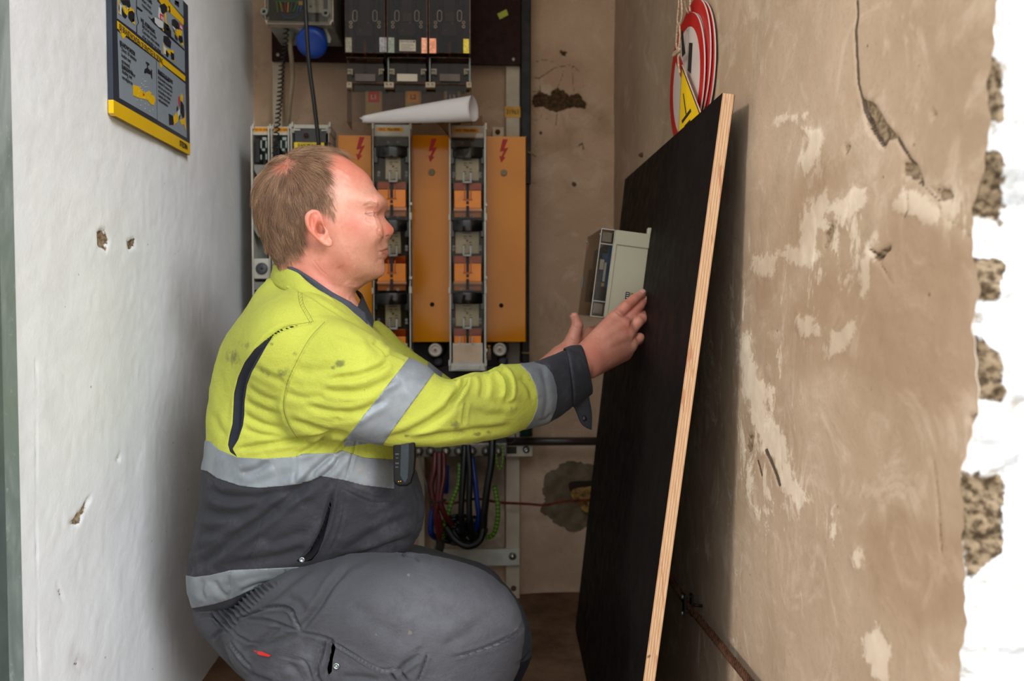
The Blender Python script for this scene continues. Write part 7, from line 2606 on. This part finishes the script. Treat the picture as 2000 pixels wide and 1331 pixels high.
cuff(((1104, 683), (1117, 792)), ((1133, 677), (1153, 767)), (1.520, 1.565), GREYM, jacket)
cuff(((1078, 692), (1096, 742)), ((1098, 680), (1112, 728)), (1.742, 1.744), GREYM, jacket)
sheet('cuff_tab', [at(1118, 788, 1.535), at(1126, 806, 1.53), at(1136, 828, 1.53), at(1147, 836, 1.532)], [at(1148, 764, 1.54), at(1152, 786, 1.54), at(1155.5, 812, 1.54), at(1154.5, 840, 1.538)], GREYM, jacket, .003, 8, 5)
MB().lathe(at(1141, 818, 1.531), (0, -1, 0), [(-.001, .0045), (.0008, .0045), (.0014, .003), (.0014, 0)], 16).build('snap_button', M('dark_snap', (24, 24, 28), .3, .5), jacket)

# ---- collars
NB = lambda l: [at(*p) for p in l]
ycol = sheet('collar', NB([(700, 640, 1.66), (640, 600, 1.66), (570, 560, 1.62), (534, 545, 1.56), (530, 552, 1.485), (548, 564, 1.432), (575, 577, 1.400), (606, 595, 1.383), (638, 613, 1.376), (662, 629, 1.38), (672, 635, 1.39)]),
             NB([(705, 600, 1.60), (640, 560, 1.60), (580, 530, 1.58), (545, 518, 1.55), (537, 517, 1.49), (560, 525, 1.442), (582.5, 534.6, 1.420), (597.6, 549, 1.408), (620, 566, 1.398), (648, 583, 1.392), (671, 607, 1.394)]), YELM, jacket, .003, 7, 8, bow=.003)
icol = sheet('inner_collar', NB([(556, 550, 1.455), (570, 560, 1.445), (590, 575, 1.43), (625, 600, 1.410), (660, 628, 1.402), (692, 644, 1.408), (721, 658, 1.43)]),
             NB([(545, 514, 1.480), (560, 519, 1.444), (582.5, 527.5, 1.426), (620, 551, 1.412), (650, 572, 1.410), (682, 590, 1.418), (712, 613, 1.438)]), cloth('ribbed_dark_grey_collar', (74, 76, 86), (90, 90, 96), 500, (96, 98, 106)), jacket, .004, 7, 8, bow=.001)
sheet('inner_collar', NB([(716, 668, 1.445), (722, 655, 1.47), (726, 640, 1.50), (728, 625, 1.54), (722, 612, 1.57)]), NB([(690, 606, 1.455), (697, 600, 1.475), (704, 590, 1.50), (706, 577, 1.53), (694, 566, 1.555)]), GREYM, jacket, .004, 7, 6)
sheet('shirt_front', NB([(672, 622, 1.425), (690, 640, 1.43), (705, 655, 1.44), (722, 668, 1.45)]), NB([(684, 590, 1.45), (700, 606, 1.455), (712, 620, 1.46), (728, 640, 1.46)]), cloth('slate_shirt_cloth', (70, 78, 90), (90, 90, 96), 900), person, .003, 7, 6)
MB().lathe(at(725, 655, 1.432), (-.2, -1, .2), [(0, .0038), (.001, .0036), (.0014, .0022), (.0006, .0018), (.0006, 0)], 16).build('snap_button', M('silver_snap', (150, 160, 160), .25, .9), jacket)
MB().lathe(at(590, 1094, 1.305), (0, -1, 0), [(0, .0045), (.0015, .004), (.002, .0025), (.001, .002), (.001, 0)], 16).build('snap_button', M('silver_snap', (150, 160, 160), .25, .9), jacket)

# ---- radio / gas meter in the chest pocket
RY = 1.316
t = thing('gas_detector', 'black handheld gas detector sticking out of the chest pocket under the sleeve', 'gas detector', at(790, 950, RY + .02))
RB = M('black_device_plastic', (9, 10, 11), .4, spec=.3)
b = MB(); b.prism([at(a, c_, RY) for a, c_ in ((767, 820), (811, 820), (811, 900), (809, 925), (803, 945), (795, 951), (778, 952), (768, 944))], (0, .034, 0)); b.build('device_body', RB, t, .004, 3)
b = MB(); b.prism([at(a, c_, RY - .001) for a, c_ in ((784, 830), (800, 830), (799, 905), (797, 935), (791, 946), (786, 940), (781, 930), (782, 890))], (0, .004, 0)); b.build('painted_highlight', M('blue_grey_device_highlight', (32, 42, 48), .3, 0, .1, 40), t, .0015)  # blue-grey strip: the highlight on the black body, put into colour
for q in ((778.6, 941.2), (782.6, 940.6)):
    MB().lathe(at(q[0], q[1], RY - .0006), (0, -1, 0), [(0, .0012), (.0008, .001), (.0008, 0)], 10).build('contact_pin', M('gold_pin', (214, 150, 40), .25, .9), t)
b = MB(); b.pbox(772, 886, 779, 889, RY - .0006, .001).pbox(773, 894, 778, 896, RY - .0006, .001).pbox(772, 904, 779, 907, RY - .0006, .001).pbox(772, 912, 778, 914, RY - .0006, .001)
b.build('device_marking', M('faint_grey_marking', (60, 62, 64), .5), t, split=True)

# ------------------------------------------------------------------ trousers
PELV = [(381, 1178), (384, 1204), (386, 1216), (398, 1232), (414, 1247), (428, 1264), (446, 1284), (468, 1303), (490, 1318), (505, 1334), (530, 1366), (600, 1390), (690, 1370), (740, 1300), (760, 1200), (760, 1110), (680, 1095), (600, 1110), (520, 1130), (440, 1150)]
THN = [(440, 1220), (500, 1150), (560, 1120), (606, 1107), (650, 1096), (690, 1089), (730, 1086), (770, 1085.5), (810, 1087), (850, 1092), (890, 1101), (925, 1113), (955, 1128), (982, 1148), (1003, 1170), (1017, 1195), (1023.5, 1222), (1023, 1250),
       (1017, 1282), (1006, 1312), (990, 1345), (965, 1400), (930, 1470), (895, 1540), (872, 1592), (830, 1604), (790, 1590), (770, 1540), (740, 1470), (690, 1430), (620, 1410), (560, 1380), (500, 1330), (455, 1285)]
THF = [(700, 1100), (760, 1068), (800, 1066), (835, 1074), (870, 1085), (910, 1096), (945, 1107), (968, 1122), (985, 1142), (1010, 1172), (1030, 1210), (1038.5, 1245), (1037, 1280), (1026, 1308), (1010, 1335), (985, 1365), (950, 1400), (925, 1436), (880, 1446), (850, 1430), (840, 1380), (760, 1340), (700, 1280)]
pelv = Puff(PELV, 1.50, .80, h=.004, maxw=.185)
YTN = lambda px: float(np.interp(px, [440, 600, 800, 1030], [1.42, 1.37, 1.345, 1.34]))
YTF = lambda px: float(np.interp(px, [700, 1040], [1.62, 1.66]))
thn = Puff(THN, 1.36, .66, h=.004, maxw=.098, yfun=YTN)
thf = Puff(THF, 1.64, .70, h=.004, maxw=.095, yfun=YTF)


def trousers_f(P):
    d = pelv(P)
    d = smin(d, thf(P), .015)
    return smin(d, thn(P), .022)


lo = (at(360, 1200, 1.5)[0] - .02, 1.2, .03)
hi = (at(1040, 1200, 1.68)[0] + .02, 1.80, at(700, 1050, 1.5)[2] + .03)
V, F = sculpt(trousers_f, lo, hi, .0027)
V = relax(V, F, 3, .5)
tstrokes = [
    (C6([(870, 320), (800, 400), (740, 500), (680, 580), (632, 640)]), 6, 4, 2.4), (C6([(690, 300), (600, 360), (480, 460), (330, 560)]), 7, 3.2, 2), (C6([(1000, 250), (900, 290), (840, 350)]), 7, 2.2, 1.2),
    (C6([(285, 578), (340, 560), (410, 535), (490, 520), (570, 530), (605, 575), (625, 640)]), 3.0, 5.5, 2.2), (C6([(340, 585), (450, 592), (540, 622), (612, 642)]), 3, 3, 1.2), (C6([(430, 520), (560, 512), (620, 560)]), 1.3, .8, .4),
    (C6([(620, 652), (700, 668), (780, 692), (800, 700)]), 2, 2.4, 1), (C6([(805, 715), (900, 768), (1000, 828), (1080, 862), (1150, 850)]), 2.2, 2.8, 1.2), (C6([(820, 742), (900, 790), (990, 845), (1070, 880)]), 1.2, .9, .4),
    (C6([(765, 680), (742, 780), (720, 860), (736, 925)]), 3, 5, 2), (C6([(800, 700), (788, 800), (765, 890)]), 3.2, 6, 1.6), (C6([(510, 780), (600, 800), (660, 822), (692, 905)]), 2, 2, 1), (C6([(520, 765), (610, 785), (680, 812)]), 1.2, .9, .4),
    (C6([(1842, 600), (1805, 655), (1700, 710), (1540, 768), (1455, 785)]), 2.2, 2.4, 1.4), (C6([(1845, 625), (1790, 685), (1690, 732), (1540, 785)]), 1.3, 1.2, .5),
    (C6([(1318, 770), (1296, 840), (1262, 925)]), 2.4, 3.6, 1.6), (C6([(1150, 872), (1200, 832), (1285, 775)]), 4, 4, 2), (C6([(1120, 880), (1150, 925)]), 3, 4.5, 1.4), (C6([(1175, 865), (1215, 925)]), 3, 4, 1.4),
    (C6([(260, 640), (300, 682), (400, 722)]), 2, 2, 1), (C6([(330, 772), (450, 682), (522, 622)]), 6, 3.6, 2), (C6([(250, 715), (300, 772), (356, 842)]), 3, 5, 1.8), (C6([(235, 730), (290, 800), (350, 870)]), 1.4, 1.5, .6), (C6([(360, 880), (400, 905), (480, 925)]), 5, 3, 1.4),
    (C6([(400, 745), (520, 700), (620, 660)]), 6, 2.6, 1.4), (C6([(560, 470), (620, 500), (660, 560)]), 8, 2, 1.4), (C6([(70, 570), (140, 560), (190, 600)]), 3, 3, 1.4), (C6([(150, 695), (180, 660), (210, 640)]), 3, 2.5, 1.2),
    (C6([(1100, 420), (1300, 520), (1500, 560)]), 14, 1.6, 1), (C6([(900, 520), (1040, 600), (1180, 720)]), 14, 1.6, 1), (C6([(1400, 740), (1500, 680), (1620, 600)]), 10, 1.6, 1), (C6([(1300, 740), (1240, 780), (1160, 840)]), 6, 2, 1),
    (C6([(640, 920), (600, 860), (560, 830)]), 7, 1.8, 1), (C6([(860, 900), (960, 900), (1060, 920)]), 6, 2, 1), (C6([(1180, 180), (1170, 215), (1200, 240)]), 3, 5, 1), (C6([(1200, 235), (1250, 245), (1275, 270)]), 2, 2.5, 1), (C6([(1800, 830), (1850, 800), (1875, 760)]), 1.8, 2, .6),
]
V = folds(V, F, tstrokes, amp=1.45)
N = vnormals(V, F)
Q = proj(V)
# gathered elastic waist
reg = np.clip(poly_sd(Q, C6([(150, 540), (300, 470), (350, 430), (400, 400), (520, 380), (430, 450), (330, 560), (230, 660), (150, 600)])) / 6 + .4, 0, 1)
uu = (Q[:, 0] - 425) * .74 + (Q[:, 1] - 1210) * -.67
vv = (Q[:, 0] - 425) * .67 + (Q[:, 1] - 1210) * .74
V = V + N * (reg * (.0040 * np.sin(uu * .62 + 1.8 * vnoise(np.stack([uu * 0, vv / 20, uu / 30], -1), 1.3, 3)) * (N[:, 1] < .2)))[:, None]
V = V + N * (.0012 * vnoise(V, 14, 61) + .0007 * vnoise(V, 32, 62) + .0003 * vnoise(V, 90, 63))[:, None]
N = vnormals(V, F)
Q = proj(V)
wear = .55 * np.exp(-(((Q - np.array([840, 1200])) / np.array([130, 70])) ** 2).sum(1)) + .4 * np.exp(-(((Q - np.array([990, 1200])) / np.array([40, 40])) ** 2).sum(1))
for l in (C6([(1842, 610), (1700, 720), (1500, 785)]), C6([(805, 715), (1080, 862), (1150, 850)]), C6([(410, 530), (570, 525), (625, 640)]), C6([(770, 680), (720, 880)]), C6([(250, 715), (356, 842)])):
    d_, _ = line_dist(Q, l)
    wear = np.maximum(wear, .9 * np.exp(-(d_ / 1.8) ** 2))
stain = np.zeros(len(V)); sb(798, 1124, 4, 4, .9); sb(800, 1236, 5, 5, .8); sb(815, 1190, 20, 16, .4); sb(735, 1240, 3, 3, .8); sb(900, 1170, 60, 30, .15)
gap = np.minimum(poly_sd(Q, C6([(800, 705), (822, 735), (806, 800), (800, 870), (782, 890), (776, 850), (792, 780)])), 60)
knee = np.minimum(poly_sd(Q, C6([(1795, 822), (1850, 812), (1900, 770), (1900, 925), (1700, 925), (1745, 880)])), np.where(V[:, 1] > 1.5, 60, -60))
tseam = signed_lines(Q, [C6([(430, 520), (560, 512), (620, 560)]), C6([(620, 652), (700, 668), (780, 692), (800, 700)]), C6([(820, 742), (900, 790), (990, 845), (1070, 880)]), C6([(805, 715), (900, 768), (1000, 828), (1080, 862), (1150, 850)]), C6([(520, 765), (610, 785), (680, 812)]), C6([(1845, 625), (1790, 685), (1690, 732), (1540, 785)]), C6([(1842, 600), (1805, 655), (1700, 710), (1540, 768), (1455, 785)]), C6([(235, 730), (290, 800), (350, 870)])])
TA = {'seam': np.where(V[:, 1] < 1.5, tseam, 9.0) + 20, 'V': V, 'N': N, 'stain': stain, 'grime': np.zeros(len(V)), 'wear': np.clip(wear, 0, 1), 'gap': gap, 'knee': knee}
p_gap, rest = cut_off((TA, F), 'gap')
p_knee, rest = cut_off(rest, 'knee')
trousers = put('trousers', rest, TROUM, person)
put('pocket_opening', p_gap, NAVYM, trousers, -.0015)
put('knee_patch', p_knee, NAVYM, trousers, .0005)


def snap_to(Vs, px, py, up=.0):
    q = proj(Vs)
    m = np.argmin(((q - np.array([px, py])) ** 2).sum(1) + (Vs[:, 1] > 1.5) * 1e6)
    return Vs[m], m


c_, m = snap_to(V, 658.8, 1303.5)
MB().lathe(c_ + N[m] * .0005, N[m], [(0, .0052), (.0015, .005), (.002, .003), (.001, .0026), (.001, .0016), (.002, .001), (.002, 0)], 18).build('snap_button', M('silver_snap', (150, 160, 160), .25, .9), trousers)
tagp = []
for a, b_ in C6([(372, 754), (420, 762), (468, 782), (455, 789), (405, 778)]):
    q_, m = snap_to(V, a, b_)
    tagp.append(at(a, b_, q_[1] - .0035))
MB().prism(tagp, (0, .0015, 0)).build('red_tag', M('red_cloth_tag', (206, 40, 34), .7), trousers)

# ---- boots on the floor (below the picture)
BOOTM = M('black_work_boot', (24, 22, 20), .5, 0, .2, 30)


def boot(cx, cy):
    b = MB(); R = []
    for t in np.linspace(0, 1, 14):
        x = cx - .09 + .28 * t
        w = .036 + .016 * sin(pi * min(1, t * 1.15)) - .012 * max(0, t - .85) / .15
        hgt = np.interp(t, [0, .1, .35, .5, .8, 1], [.11, .14, .13, .09, .065, .03])
        R.append([(x, cy + w * cos(a), .018 + max(0, (hgt - .018) * .5 * (1 + sin(a)))) for a in np.linspace(0, 2 * pi, 20, endpoint=False)])
    b.rings(R, True, True)
    o = b.build('boot', BOOTM, person)
    s_ = MB(); R = []
    for z in (.001, .020):
        R.append([(cx - .095 + .29 * (.5 + .5 * cos(a)), cy + .052 * sin(a) * (1 if cos(a) > -.2 else .85), z) for a in np.linspace(0, 2 * pi, 28, endpoint=False)])
    s_.rings(R, True, True).build('sole', M('boot_sole', (40, 38, 36), .8), o)


boot(float(at(825, 1500, 1.345)[0]), 1.345)
boot(float(at(885, 1400, 1.64)[0]), 1.64)
